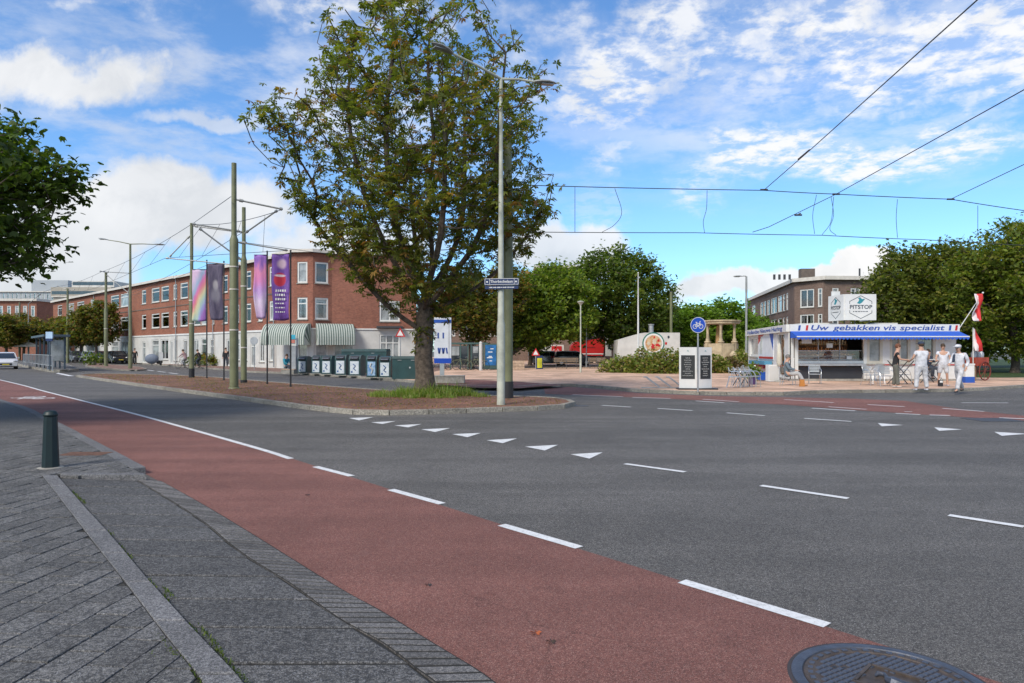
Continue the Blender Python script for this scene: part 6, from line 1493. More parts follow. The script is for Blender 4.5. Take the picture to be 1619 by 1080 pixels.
def person(label, loc, rz, J, top=None, legs=None, shoe=None, hair=None, sleeve='short', shorts=False, cap=None, sk=skinm, vest=None, sc=1.0, heavy=1.0):
    """J: joints. figure faces -Y in its own frame"""
    r = thing('person', label, 'person', loc, rz); r.scale = (sc,) * 3
    D = dict(pel=(0, 0, .95), sp=(0, .01, 1.15), ch=(0, .01, 1.36), nk=(0, .01, 1.50), hd=(0, -.01, 1.60), ht=(0, -.01, 1.72),
             shL=(.19, .01, 1.42), elL=(.25, .02, 1.14), wrL=(.26, -.06, .90), shR=(-.19, .01, 1.42), elR=(-.25, .02, 1.14), wrR=(-.26, -.06, .90),
             hpL=(.095, 0, .90), knL=(.11, -.02, .50), anL=(.12, .02, .09), hpR=(-.095, 0, .90), knR=(-.11, -.02, .50), anR=(-.12, .02, .09)); D.update(J); V_ = {k: Vector(v_) for k, v_ in D.items()}
    nodes = []; idx = {}; edges = []
    def N(k, p, r_): idx[k] = len(nodes); nodes.append((tuple(p), r_)); return idx[k]
    def E(a, b_): edges.append((idx[a], idx[b_]))
    h = heavy
    N('pel', V_['pel'], (.15 * h, .11 * h)); N('sp', V_['sp'], (.135 * h, .10 * h)); N('ch', V_['ch'], (.155 * h, .105 * h)); N('nk', V_['nk'], .055); N('hd', V_['hd'], (.07, .08)); up_ = (V_['ht'] - V_['hd']); N('ht', V_['hd'] + up_ * .62, (.078, .092)); N('tp', V_['ht'] + up_ * .18, (.05, .06))
    fwd = Vector((0, -1, 0)); N('nose', V_['hd'] + up_ * .28 + fwd * .098, .016)
    for a, b_ in (('pel', 'sp'), ('sp', 'ch'), ('ch', 'nk'), ('nk', 'hd'), ('hd', 'ht'), ('ht', 'tp'), ('hd', 'nose')): E(a, b_)
    for s_ in 'LR':
        N('sh' + s_, V_['sh' + s_], .062); N('el' + s_, V_['el' + s_], .042); N('wr' + s_, V_['wr' + s_], .028); E('ch', 'sh' + s_); E('sh' + s_, 'el' + s_); E('el' + s_, 'wr' + s_)
        d = (V_['wr' + s_] - V_['el' + s_]).normalized(); ref = Vector((0, 0, 1)) if abs(d.z) < .7 else Vector((0, -1, 0)); w = d.cross(ref).normalized(); pm = V_['wr' + s_] + d * .065; N('pm' + s_, pm, (.034, .022)); E('wr' + s_, 'pm' + s_)
        curl = d.cross(w).normalized() * (-.025)
        for fi, (off, L) in enumerate(((-.030, .062), (-.010, .072), (.010, .068), (.029, .052))):
            a = pm + w * off + d * .035; N(f'f{s_}{fi}a', a, .0095); N(f'f{s_}{fi}b', a + d * L * .55 + curl * .3, .0085); N(f'f{s_}{fi}c', a + d * L + curl, .007); E('pm' + s_, f'f{s_}{fi}a'); E(f'f{s_}{fi}a', f'f{s_}{fi}b'); E(f'f{s_}{fi}b', f'f{s_}{fi}c')
        a = V_['wr' + s_] + d * .03 - w * .035 * (1 if s_ == 'L' else 1); N(f't{s_}a', a, .011); N(f't{s_}b', a + d * .045 - w * .018, .009); E('wr' + s_, f't{s_}a'); E(f't{s_}a', f't{s_}b')
        N('hp' + s_, V_['hp' + s_], .095 * h); N('kn' + s_, V_['kn' + s_], .056); N('an' + s_, V_['an' + s_], .038); N('mid' + s_, (V_['kn' + s_] + V_['an' + s_]) / 2 + Vector((0, .015, .05)), .052); E('pel', 'hp' + s_); E('hp' + s_, 'kn' + s_); E('kn' + s_, 'mid' + s_); E('mid' + s_, 'an' + s_)
        N('ft' + s_, V_['an' + s_] + Vector((0, -.13, -.055)), (.038, .025)); E('an' + s_, 'ft' + s_)
    skin('body', nodes, edges, sk, r, 1)
    if top:
        n2 = [(tuple(V_['pel'] - (V_['sp'] - V_['pel']) * .75), (.18 * h, .14 * h)), (tuple(V_['pel'] + (V_['sp'] - V_['pel']) * .1), (.178 * h, .135 * h)), (tuple(V_['sp']), (.165 * h, .125 * h)), (tuple(V_['ch']), (.18 * h, .13 * h)), (tuple(V_['ch'].lerp(V_['nk'], .75)), (.08, .07))]; e2 = [(0, 1), (1, 2), (2, 3), (3, 4)]
        for s_ in 'LR':
            a = len(n2); n2 += [(tuple(V_['sh' + s_] - Vector((0, 0, .015))), .074), (tuple(V_['sh' + s_].lerp(V_['el' + s_], .55)), .068)]; e2 += [(3, a), (a, a + 1)]
            if sleeve == 'long': n2 += [(tuple(V_['el' + s_]), .062), (tuple(V_['el' + s_].lerp(V_['wr' + s_], .9)), .046)]; e2 += [(a + 1, a + 2), (a + 2, a + 3)]
        skin('jacket' if sleeve == 'long' else 'shirt', n2, e2, top, r, 2)
    if legs:
        n2 = [(tuple(V_['pel'] + Vector((0, 0, .08))), (.16 * h, .12 * h)), (tuple((V_['hpL'] + V_['hpR']) / 2 + Vector((0, 0, .01))), (.165 * h, .13 * h))]; e2 = [(0, 1)]
        for s_ in 'LR':
            a = len(n2); n2 += [(tuple(V_['hp' + s_].lerp(V_['kn' + s_], .25)), .105 * h), (tuple(V_['hp' + s_].lerp(V_['kn' + s_], .95)), .088)]; e2 += [(1, a), (a, a + 1)]
            if not shorts: n2 += [(tuple(V_['kn' + s_].lerp(V_['an' + s_], .5)), .080), (tuple(V_['kn' + s_].lerp(V_['an' + s_], .97)), .075)]; e2 += [(a + 1, a + 2), (a + 2, a + 3)]
        skin('shorts' if shorts else 'trousers', n2, e2, legs, r, 2)
    for s_ in 'LR':
        A_ = V_['an' + s_]; skin('shoe', [(tuple(A_ + Vector((0, .045, -.045))), (.045, .04)), (tuple(A_ + Vector((0, -.05, -.048))), (.048, .036)), (tuple(A_ + Vector((0, -.15, -.058))), (.042, .026))], [(0, 1), (1, 2)], shoe or black, r, 1)
    c_ = V_['hd'] + up_ * .62
    if hair: MB().ball(c_ + Vector((0, .018, .025)), .108, 12, 8, (.86, 1.0, 1.0)).build('hair', hair, r, True)
    if cap:
        mb = MB(); mb.ball(c_ + Vector((0, .0, .055)), .115, 12, 6, (.95, 1.08, .72)); mb.box(c_ + Vector((0, -.14, .045)), (.15, .13, .014)); mb.build('cap', cap, r, True)
    e_ = MB()
    for sx_ in (-1, 1): e_.ball(c_ + Vector((sx_ * .03, -.088, -.005)), .011, 6, 4)
    e_.build('eyes', black, r)
    e_ = MB()
    for sx_ in (-1, 1): e_.ball(c_ + Vector((sx_ * .082, .0, -.02)), .024, 6, 5, (.4, .8, 1.2))
    e_.build('ears', sk, r, True); MB().box(c_ + Vector((0, -.09, -.058)), (.04, .012, .008)).build('mouth', mat('lips', (.35, .12, .10), .6), r)
    return r
wcl = mat('white_workwear', (.66, .66, .70), .85, var=.30, vs=7, bump=.9, bs=11); wtr = mat('white_trousers', (.62, .61, .63), .85, var=.35, vs=6, bump=1.0, bs=9); blk = mat('black_cloth', (.02, .02, .022), .85); khk = mat('khaki_cloth', (.13, .13, .11), .85, var=.2)
brn = mat('brown_hair', (.06, .035, .02), .8); gry = mat('grey_hair', (.18, .17, .16), .8); nav = mat('navy_cloth', (.03, .045, .08), .85); jea = mat('dark_jeans', (.04, .05, .07), .85); gbl = mat('grey_blue_cloth', (.13, .17, .20), .85, var=.2); rdh = mat('ginger_hair', (.16, .06, .03), .8); lgt = mat('light_trousers', (.42, .42, .42), .85, var=.2)
person('man in black T-shirt and khaki trousers leaning on the tall table', KZ(1416, 613), R(62), dict(sp=(0, -.02, 1.15), ch=(0, -.05, 1.34), nk=(0, -.06, 1.48), hd=(0, -.09, 1.58), ht=(0, -.10, 1.70), shL=(.19, -.05, 1.40), shR=(-.19, -.05, 1.40), elL=(.24, -.15, 1.15), wrL=(.18, -.40, 1.12), elR=(-.24, -.15, 1.15), wrR=(-.16, -.42, 1.12), knL=(.1, .0, .5), anL=(.11, .08, .09), knR=(-.1, -.05, .5), anR=(-.12, -.08, .09)), blk, khk, mat('pale_shoe', (.45, .42, .4), .7), rdh)
person('heavy man in white shirt and white trousers seen from behind', KZ(1456.5, 617.5), R(180), dict(elL=(.30, -.02, 1.17), wrL=(.27, -.25, 1.08), elR=(-.30, -.02, 1.17), wrR=(-.27, -.25, 1.08), hpL=(.11, 0, .9), anL=(.20, .02, .09), knL=(.16, 0, .5), hpR=(-.11, 0, .9), anR=(-.20, .02, .09), knR=(-.15, 0, .5)), wcl, wtr, wcl, brn, heavy=1.22, cap=nav, sc=1.02)
person('man in white T-shirt and white knee shorts facing the table', KZ(1491, 610.5), R(-20), dict(hd=(-.01, -.03, 1.60), ht=(-.01, -.04, 1.72), elL=(.27, .0, 1.15), wrL=(.2, -.14, .96), elR=(-.27, -.04, 1.16), wrR=(-.30, -.28, 1.10), anL=(.17, .02, .09), knL=(.14, -.02, .5), anR=(-.17, .02, .09), knR=(-.14, -.02, .5)), wcl, wtr, wcl, brn, shorts=True, sc=1.0)
pw = person('man in white overalls and white cap walking left with a dark jacket', KZ(1518, 622.5) if False else Vector((*G(1517, 621, .06).xy, .07)), R(-60), dict(pel=(0, .02, .93), ch=(0, -.04, 1.34), sp=(0, -.01, 1.14), nk=(0, -.06, 1.48), hd=(0, -.09, 1.57), ht=(0, -.10, 1.69), elL=(.25, .10, 1.14), wrL=(.24, -.02, .92), elR=(-.25, -.10, 1.15), wrR=(-.2, -.32, 1.05), knL=(.10, -.22, .53), anL=(.10, -.38, .10), knR=(-.10, .12, .5), anR=(-.11, .44, .13)), wcl, wtr, black, None, cap=wcl, sleeve='long')
skin('shoulder_jacket', [((-.02, .07, 1.44), (.12, .07)), ((-.10, .12, 1.28), (.10, .05)), ((-.12, .13, 1.02), (.09, .04)), ((-.14, -.08, 1.38), (.07, .05)), ((-.15, -.14, 1.1), (.06, .04))], [(0, 1), (1, 2), (0, 3), (3, 4)], nav, pw, 2)
person('grey haired man in a blue jacket sitting by the counter', KZ(1247, 609.5), R(62), dict(pel=(0, .05, .50), sp=(0, .10, .70), ch=(0, .10, .92), nk=(0, .06, 1.05), hd=(0, .03, 1.14), ht=(0, .01, 1.26), shL=(.19, .08, .98), shR=(-.19, .08, .98), elL=(.24, -.05, .72), wrL=(.14, -.28, .66), elR=(-.24, -.05, .72), wrR=(-.14, -.28, .66), hpL=(.1, .0, .50), knL=(.13, -.42, .52), anL=(.14, -.50, .09), hpR=(-.1, .0, .50), knR=(-.12, -.44, .53), anR=(-.12, -.62, .09)), gbl, lgt, mat('tan_shoe', (.35, .17, .06), .7), gry, sleeve='long')
person('person in dark jeans perched behind the tall table, mostly hidden', KZ(1468, 603), R(20), dict(pel=(0, .05, .72), sp=(0, .06, .92), ch=(0, .04, 1.14), nk=(0, .02, 1.28), hd=(0, 0, 1.38), ht=(0, -.01, 1.5), shL=(.19, .04, 1.2), shR=(-.19, .04, 1.2), elL=(.26, -.04, .95), wrL=(.2, -.25, .98), elR=(-.26, -.04, .95), wrR=(-.2, -.25, .98), hpL=(.1, .0, .70), knL=(.2, -.38, .62), anL=(.24, -.36, .22), hpR=(-.1, .0, .70), knR=(-.16, -.38, .62), anR=(-.18, -.34, .22)), nav, jea, black, brn, sleeve='long')
stl = thing('bar_stool', 'stool carrying the person in dark jeans', 'stool', KZ(1468, 603)); MB().cyl((0, .06, .58), (0, .06, .62), .17, n=14).build('seat', wood, stl)
for a in range(4): MB().bar((.1 * math.cos(a * 1.57), .06 + .1 * math.sin(a * 1.57), .58), (.2 * math.cos(a * 1.57), .06 + .2 * math.sin(a * 1.57), 0), .025).build('leg', steel, stl)
bg_ = thing('bag', 'small black and white bag on the ground between the white shod feet', 'bag', KZ(1487, 611)); MB().box((0, 0, .14), (.16, .10, .26)).build('body', black, bg_); MB().box((0, -.052, .2), (.12, .006, .08)).build('label', white, bg_)
MB().tube([(-.05, 0, .27), (0, 0, .36), (.05, 0, .27)], .01, 5).build('handle', white, bg_)
bx = thing('bag', 'orange carrier bag beside the feet of the sitting man', 'bag', KZ(1268, 611)); MB().box((0, 0, .15), (.20, .12, .30), taper=.8).build('body', mat('orange', (.50, .20, .04), .6), bx); MB().box((0, 0, .29), (.1, .1, .02)).build('opening', wood, bx)
# ================================================================ WASTE CONTAINERS
poster = mat('poster_print', (.50, .56, .62), .4, var=.5, vs=6, col2=(.66, .70, .72)); poster2 = mat('poster_blue_print', (.12, .25, .48), .4, var=.5, vs=5, col2=(.35, .5, .66))
NB_ = lambda px, py: G(px, py, .12)
def container(label, px0, px1, pyb, pyt, depth=1.1, pm=poster, rounded=False, shift=0):
    a = NB_(px0, pyb); w = (px1 - px0) / F * a.y; h = (pyb - pyt) / F * a.y; r = thing('waste_container', label, 'waste container', a + Vector((w / 2, depth / 2 + .05, 0)), R(-6), 'underground waste container hatches')
    prof = [(-depth / 2, .0), (-depth / 2, h * .80), (-depth * .35, h * .96), (-depth * .1, h), (depth / 2, h * .92), (depth / 2, 0)]
    vs = []; n = len(prof)
    for x in (-w / 2, w / 2): vs += [(x, y_, z) for y_, z in prof]
    fs = [tuple(range(n)), tuple(range(2 * n - 1, n - 1, -1))] + [(i, n + i, n + (i + 1) % n, (i + 1) % n) for i in range(n)]
    MB().add(vs, fs).build('body', binm, r)
    MB().box((0, -depth / 2 - .012, h * .40), (w * .74, .02, h * .60)).build('poster', pm, r)
    MB().box((0, -depth / 2 + .02, h * .86), (w * .7, .25, .10), Matrix.Rotation(R(35), 3, 'X')).build('hatch', dark, r)
    MB().tube([(-w * .3, -depth / 2 - .05, h * .80), (-w * .3, -depth / 2 - .10, h * .84), (w * .3, -depth / 2 - .10, h * .84), (w * .3, -depth / 2 - .05, h * .80)], .018, 6).build('handle', alu, r)
    MB().box((0, 0, .02), (w + .15, depth + .2, .04)).build('foot_slab', conc, r)
    mk = MB(); zc = h * .4
    if pm is poster:
        mk.tube([(-w * .12, -depth / 2 - .026, zc + .22), (w * .1, -depth / 2 - .026, zc + .1), (-w * .08, -depth / 2 - .026, zc - .05), (w * .12, -depth / 2 - .026, zc - .16)], .03, 5); mk.box((-w * .22, -depth / 2 - .026, zc - .25), (w * .14, .006, .10))
    else: mk.tube([(0, -depth / 2 - .026, zc + .3), (-w * .14, -depth / 2 - .026, zc + .1), (w * .12, -depth / 2 - .026, zc - .05), (0, -depth / 2 - .026, zc - .28)], .05, 5)
    mk.build('poster_figure', mat('print_navy', (.03, .10, .28), .5) if pm is poster else offw, r)
    return r
L7 = [(471, 486, 590.5, 563, poster), (493, 508, 591.5, 562, poster), (508.5, 525, 592.5, 562, poster), (530, 548, 594, 560.5, poster), (552, 571, 595, 561, poster), (580, 597, 597.5, 561, poster2), (600, 619, 598, 563, poster)]
lab7 = ['leftmost green waste container with pale poster', 'second green waste container from the left', 'third green waste container from the left, close to the second', 'fourth green waste container with a dark blue figure on its poster', 'middle tall green waste container before the big rear box', 'green waste container with the bright blue poster', 'rightmost posted waste container beside the plain green box']
for (x0, x1, yb, yt, pm), l in zip(L7, lab7): container(l, x0, x1, yb, yt, 1.0, pm)
def bigbox(label, px0, px1, pyb, pyt, depth):
    a = NB_(px0, pyb); w = (px1 - px0) / F * a.y; h = (pyb - pyt) / F * a.y; r = thing('waste_container', label, 'waste container', a + Vector((w / 2, depth / 2, 0)), R(-3), 'big green waste boxes')
    MB().box((0, 0, h * .45), (w, depth, h * .9)).build('body', binm, r); MB().box((0, 0, h * .95), (w + .05, depth + .06, h * .11), taper=.96).build('lid', binm, r)
    for k in (-.25, .2): MB().bar((w * k - .1, -depth / 2 - .02, h * .83), (w * k + .1, -depth / 2 - .02, h * .83), .03).build('latch', steel, r)
    MB().ball((w * .1, -depth / 2, h * .5), .05, sc=(1, .3, 1)).build('lock', steel, r); return r
bigbox('plain dark green box container directly left of the chestnut trunk', 621, 668, 599.5, 563.5, 1.3)
bigbox('big dark green rear container behind the posted ones', 540, 612, 590, 552, 1.2)
# info totem with map, on concrete seat block
tt = thing('info_totem', 'white and blue tall information panel on a steel foot behind the trunk', 'sign', NB_(701, 603)); s = tt.location.y / F
MB().box((-1 * s, 0, (603 - 537) * s), (27 * s, .12, 70 * s)).build('panel', mat('totem_white', (.66, .69, .74), .4), tt)
for z, h, m in ((508, 5, blue_), (570.5, 8, signb)): MB().box((-1 * s, -.065, (603 - z) * s), (27 * s, .02, h * s)).build('blue_band', m, tt)
mb = MB()
for x0, z0, n, hh in ((-8, 526, 2, 9), (-8, 550, 5, 9)):
    for k in range(n): mb.bar(((x0 + k * (8 if n == 2 else 3.2)) * s, -.068, (603 - z0) * s), ((x0 + k * (8 if n == 2 else 3.2) + (0 if n == 2 else (-1) ** k * 1.5)) * s, -.068, (603 - z0 - hh) * s), .01, .07)
mb.build('panel_print', tb_, tt); MB().box((-2 * s, 0, 15 * s), (7 * s, .1, 30 * s)).build('foot', alu, tt)
MB().box((9 * s, -.065, (603 - 536) * s), (.7 * s, .02, 60 * s)).build('edge_strip', steel, tt)
sb_ = thing('stone_bench', 'pale concrete seat block at the foot of the information panel', 'bench', NB_(711, 606)); MB().box((0, 0, .17), (44 * s, .7, .30)).build('block', conc, sb_); MB().box((0, 0, .34), (45 * s, .75, .04)).build('cap', conc, sb_)
# tram map shelter at the plaza
BZ = 55.0; bs0 = AT(712, 0, BZ); sh = thing('tram_shelter', 'glass tram shelter with green frame beyond the information panel', 'shelter', (bs0.x, BZ, .12)); s = BZ / F
gf = mat('green_frame', (.05, .10, .09), .5)
for x in (0, 16, 28, 33, 46, 52): MB().box((x * s, 0, 20 * s), (.10, .10, 40 * s)).build('post', gf, sh)
MB().box((28 * s, .7, 41 * s), (62 * s, 1.6, .14)).build('roof', gf, sh)
for x0, x1 in ((1, 15), (17, 27), (34, 45)): MB().box(((x0 + x1) / 2 * s, .0, 22 * s), ((x1 - x0) * s, .02, 30 * s)).build('glass_wall', glass, sh)
MB().box((8 * s, -.03, 29 * s), (12 * s, .02, 14 * s)).build('notice', glass2, sh); MB().box((40 * s, -.03, 31 * s), (8 * s, .02, 10 * s)).build('notice', glass2, sh)
ad = thing('advert_panel', 'blue lit advertising panel next to the tram shelter', 'sign', (AT(776, 0, 54).x, 54, .12)); s = 54 / F
MB().box((0, 0, 21 * s), (20 * s, .2, 40 * s)).build('case', gf, ad); MB().box((0, -.11, 23 * s), (17 * s, .02, 32 * s)).build('poster', mat('ad_blue', (.02, .16, .42), .4, var=.5, vs=2), ad)
mb = MB()
for z, w in ((28, 7), (21, 5), (19, 9), (14, 4), (33, 5)): mb.box((random.uniform(-2, 2) * s, -.125, z * s), (w * s, .01, .07))
mb.build('poster_print', white, ad)
wp = thing('white_post', 'white post between the shelter and the blue panel', 'post', (AT(760, 0, 52).x, 52, .12)); MB().lathe((0, 0, 0), [(.12, 0), (.12, 2.0), (.10, 2.05), (.13, 2.1), (.05, 2.2)], 10).build('shaft', offw, wp)
# bicycles
def bicycle(label, loc, rz, m=dark, sc=1):
    r = thing('bicycle', label, 'bicycle', loc, rz, 'parked bicycles'); r.scale = (sc,) * 3
    for x in (-.52, .52):
        mb = MB(); wheel(mb, (x, 0, .34), .33, .018, 18, 'y', 9); mb.build('wheel', rubber, r)
    f = MB(); 
    for a, c in (((-.52, 0, .34), (-.05, 0, .30)), ((-.05, 0, .30), (-.18, 0, .82)), ((-.52, 0, .34), (-.15, 0, .72)), ((-.05, 0, .30), (.36, 0, .80)), ((-.16, 0, .76), (.36, 0, .84)), ((.52, 0, .34), (.34, 0, .95))): f.cyl(a, c, .016, n=6)
    f.build('frame', m, r); MB().tube([(.20, -.26, 1.0), (.34, -.1, 1.02), (.36, 0, .98), (.34, .1, 1.02), (.20, .26, 1.0)], .013, 6).build('handlebar', steel, r); MB().box((-.20, 0, .86), (.24, .14, .05), taper=.7).build('saddle', black, r); MB().box((-.5, 0, .72), (.36, .12, .02)).build('rack', m, r); return r
bk0 = bicycle('bicycle parked at the left end of the tram shelter', (AT(720, 0, 53).x, 53, .12), R(8), polem)
dup(bk0, (AT(732, 0, 53.4).x, 53.4, .12), R(-6), 'second bicycle in front of the tram shelter'); dup(bk0, (AT(748, 0, 52.6).x, 52.6, .12), R(12), 'bicycle before the white post'); dup(bk0, (AT(757, 0, 53.2).x, 53.2, .12), R(170), 'bicycle leaning beside the blue panel'); dup(bk0, (AT(690, 0, 54).x, 54, .12), R(30), 'bicycle just right of the chestnut trunk')
# planters, benches, bin, warning sign
def planter(label, px0, px1, Z, pyt):
    a, c = AT(px0, 0, Z), AT(px1, 0, Z); h = (1.48 - (pyt - HY) / F * Z); r = thing('planter', label, 'planter', ((a.x + c.x) / 2, Z, .12), 0, 'wooden planter boxes'); w = c.x - a.x
    for k in range(3): MB().box((0, -.3, h * (k + .5) / 3), (w, .05, h / 3 - .02)).build('plank', paleb, r)
    MB().box((0, 0, h / 2 - .02), (w - .02, .54, h - .05)).build('box', paleb, r); MB().box((0, 0, h - .02), (w - .1, .5, .03)).build('soil', jointm, r); return r
planter('pale wooden planter left of the lamp post on the plaza', 774, 800, 55, 569); planter('pale wooden planter right of the lamp post with dark lettering marks', 808, 829, 55, 570)
def bench(label, px0, px1, Z, rz=0):
    a, c = AT(px0, 0, Z), AT(px1, 0, Z); w = c.x - a.x; r = thing('bench', label, 'bench', ((a.x + c.x) / 2, Z, .12), rz, 'plaza benches')
    for k in range(3): MB().box((0, -.2 + k * .15, .45), (w, .12, .04)).build('seat_slat', wood, r)
    for k in range(3): MB().box((0, .28 + k * .02, .60 + k * .13), (w, .03, .10)).build('back_slat', wood, r)
    for x in (-w * .42, w * .42, 0): MB().tube([(x, -.25, 0), (x, -.22, .42), (x, .22, .42), (x, .34, .92)], .025, 6).build('leg', dark, r)
    return r
bench('long brown bench left of the post top lamps', 876, 915, 57); bench('brown bench right of the post top lamps', 930, 958, 58)
yb = thing('waste_bin', 'dark bin with bright yellow front by the warning sign', 'bin', (AT(853, 0, 56).x, 56, .12)); MB().box((0, 0, .55), (.55, .5, 1.1)).build('body', navy, yb); MB().box((0, -.26, .5), (.40, .02, .8)).build('front', mat('yellow', (.60, .58, .03), .5), yb)
ws = thing('warning_sign', 'red and white triangular warning sign beside the yellow bin', 'sign', (AT(847, 0, 55).x, 55, .12)); MB().cyl((0, 0, 0), (0, 0, 1.2), .03, n=8).build('post', steel, ws)
MB().ext([(-.34, 1.1), (.34, 1.1), (0, 1.72)], -.04, -.02).build('plate', red_, ws); MB().ext([(-.20, 1.18), (.20, 1.18), (0, 1.55)], -.05, -.041).build('inner_plate', white, ws)
# road sign near the corner building
ws2 = thing('warning_sign', 'red bordered triangle sign in front of the white shop wall', 'sign', NB_(633, 590.5)); s = ws2.location.y / F; MB().cyl((0, 0, 0), (0, 0, 64 * s), .035, n=8).build('post', steel, ws2)
MB().ext([(-.34, 58 * s), (.34, 58 * s), (0, 58 * s + .6)], -.06, -.04).build('plate', red_, ws2); MB().ext([(-.21, 58 * s + .07), (.21, 58 * s + .07), (0, 58 * s + .45)], -.07, -.061).build('inner_plate', white, ws2)
# person and seat block at the corner, column
cb2 = thing('advertising_column', 'slim pale pillar with stickers left of the waste containers', 'column', NB_(465, 591)); s = cb2.location.y / F
MB().box((0, 0, 22 * s), (8 * s, .4, 44 * s)).build('shaft', steel, cb2); MB().box((0, 0, 50 * s), (10 * s, .45, 12 * s)).build('head', offw, cb2); MB().box((0, -.24, 58 * s), (8 * s, .05, 7 * s)).build('blue_sign', mat('cyan', (.05, .4, .55), .5), cb2); MB().box((0, -.24, 51 * s), (6 * s, .05, 5 * s)).build('red_sign', mat('salmon', (.6, .2, .15), .5), cb2)
sb2 = thing('stone_bench', 'low pale block seat at the left end of the containers', 'bench', NB_(455, 591.5)); MB().box((0, .2, .14), (20 * s, .6, .26)).build('block', conc, sb2); MB().box((0, .2, .29), (20.6 * s, .64, .04)).build('cap', paleb, sb2)
person('person with dark hair and turquoise jacket sitting at the pillar', NB_(453, 590), R(60), dict(pel=(0, .05, .45), sp=(0, .06, .65), ch=(0, .04, .88), nk=(0, 0, 1.01), hd=(0, -.03, 1.10), ht=(0, -.05, 1.22), shL=(.19, .04, .94), shR=(-.19, .04, .94), elL=(.24, -.1, .7), wrL=(.14, -.3, .6), elR=(-.24, -.1, .7), wrR=(-.14, -.3, .6), hpL=(.1, 0, .45), knL=(.12, -.42, .48), anL=(.12, -.46, .09), hpR=(-.1, 0, .45), knR=(-.12, -.42, .48), anR=(-.12, -.46, .09)), mat('turquoise_cloth', (.02, .22, .30), .7), jea, black, brn, sleeve='long')
# ================================================================ VEHICLES
tyre = rubber; carglass = mat('car_glass', (.03, .035, .04), .08, spec=.9)
def car(label, loc, rz, m, L=4.1, W=1.72, H=1.48, kind='hatch', group='parked cars'):
    r = thing('car', label, 'car', loc, rz, group); h = L / 2
    lower = [(-h, .35), (-h, .78), (-h + .12, .92), (-h * .42, .98), (h * .55, .95), (h - .25, .82), (h, .62), (h, .30), (h * .85, .20), (-h * .9, .20)]
    if kind == 'hatch': top = [(-h + .05, .93), (-h + .35, H - .06), (-h + .8, H), (h * .12, H), (h * .30, H - .10), (h * .58, .95)]
    else: top = [(-h + .05, .93), (-h + .15, H - .04), (-h + .5, H), (h * .45, H), (h * .62, H - .2), (h * .78, .9)]
    def loft(poly, widths, mm, name, par):
        # cross section loft across the width
        n = len(poly); secs = [(-1, .93), (-.93, .985), (-.6, 1.0), (.6, 1.0), (.93, .985), (1, .93)]; cx_ = sum(p[0] for p in poly) / n; cz = sum(p[1] for p in poly) / n; vs = []
        for t, k in secs: vs += [(cx_ + (p[0] - cx_) * k, t * widths(p[1]) / 2, cz + (p[1] - cz) * k) for p in poly]
        fs = [(i * n + j, (i + 1) * n + j, (i + 1) * n + (j + 1) % n, i * n + (j + 1) % n) for i in range(len(secs) - 1) for j in range(n)] + [tuple(range(n)), tuple(range(len(secs) * n - 1, (len(secs) - 1) * n - 1, -1))]
        me = MB().add(vs, fs); o = me.build(name, mm, par, True); bm = bmesh.new(); bm.from_mesh(o.data); bmesh.ops.recalc_face_normals(bm, faces=bm.faces[:]); bm.to_mesh(o.data); bm.free(); return o
    loft(lower, lambda z: W, m, 'body', r); loft(top, lambda z: W * (.95 - .22 * max(0, z - .93) / (H - .93)), carglass, 'cabin_glass', r)
    rt_ = [(top[1][0] + .06, top[1][1] + .015), (top[2][0], H + .02), (top[3][0], H + .02), (top[4][0] - .02, top[4][1] + .03), (top[4][0] - .1, top[4][1] - .03), (top[2][0] + .1, H - .05)]
    loft(rt_, lambda z: W * .76, m, 'roof', r)
    for x in (-h * .98 + .12, -h * .12, ): pass
    for s_ in (-1, 1):
        for x0, x1 in ((top[0][0] + .1, top[1][0] + .12), (-.15, -.12), (top[5][0] - .05, top[4][0] - .0)): MB().bar((x0, s_ * W * .465, .95), (x1, s_ * W * .385, H - .06), .06).build('pillar', m, r)
        for x in (-h * .62, h * .64):
            w_ = MB().cyl((x, s_ * (W / 2 - .20), .31), (x, s_ * (W / 2 + .01), .31), .31, n=18).build('tyre', tyre, r); MB().cyl((x, s_ * (W / 2 + .0), .31), (x, s_ * (W / 2 + .02), .31), .19, n=12).build('rim', alu, w_)
        MB().ball((h - .10, s_ * W * .38, .68), .12, sc=(.8, 1.3, .7)).build('headlight', glass2, r); MB().box((-h + .02, s_ * W * .42, .82), (.08, .18, .28)).build('tail_light', red_, r)
        MB().box((top[5][0] - .3, s_ * (W / 2 + .06), 1.0), (.12, .16, .12)).build('mirror', m, r)
    MB().box((h - .01, 0, .45), (.06, W * .5, .16)).build('grille', black, r); MB().box((h + .02, 0, .42), (.02, .5, .11)).build('number_plate', mat('plate_yellow', (.65, .5, .05), .5), r); MB().box((-h - .01, 0, .6), (.02, .5, .11)).build('number_plate', mat('plate_yellow'), r)
    return r
cw_ = mat('car_white', (.62, .62, .63), .25, coat=.6, var=.05); cb_ = mat('car_black', (.015, .015, .018), .25, coat=.6); cg = mat('car_grey', (.10, .105, .12), .28, coat=.6, metal=.3); cs_ = mat('car_silver', (.38, .39, .40), .28, coat=.5, metal=.4)
gl = G(6, 584, 0); car('silver white car driving towards the crossing at the left edge', (gl.x - .3, gl.y + 1.5, 0), R(-50), cw_, group=None) if False else car('silver white car driving towards the crossing at the left edge', (gl.x - 1.0, gl.y + 1.5, 0), R(-52), cw_)
lane_dir = math.atan2(-55.4, 57)
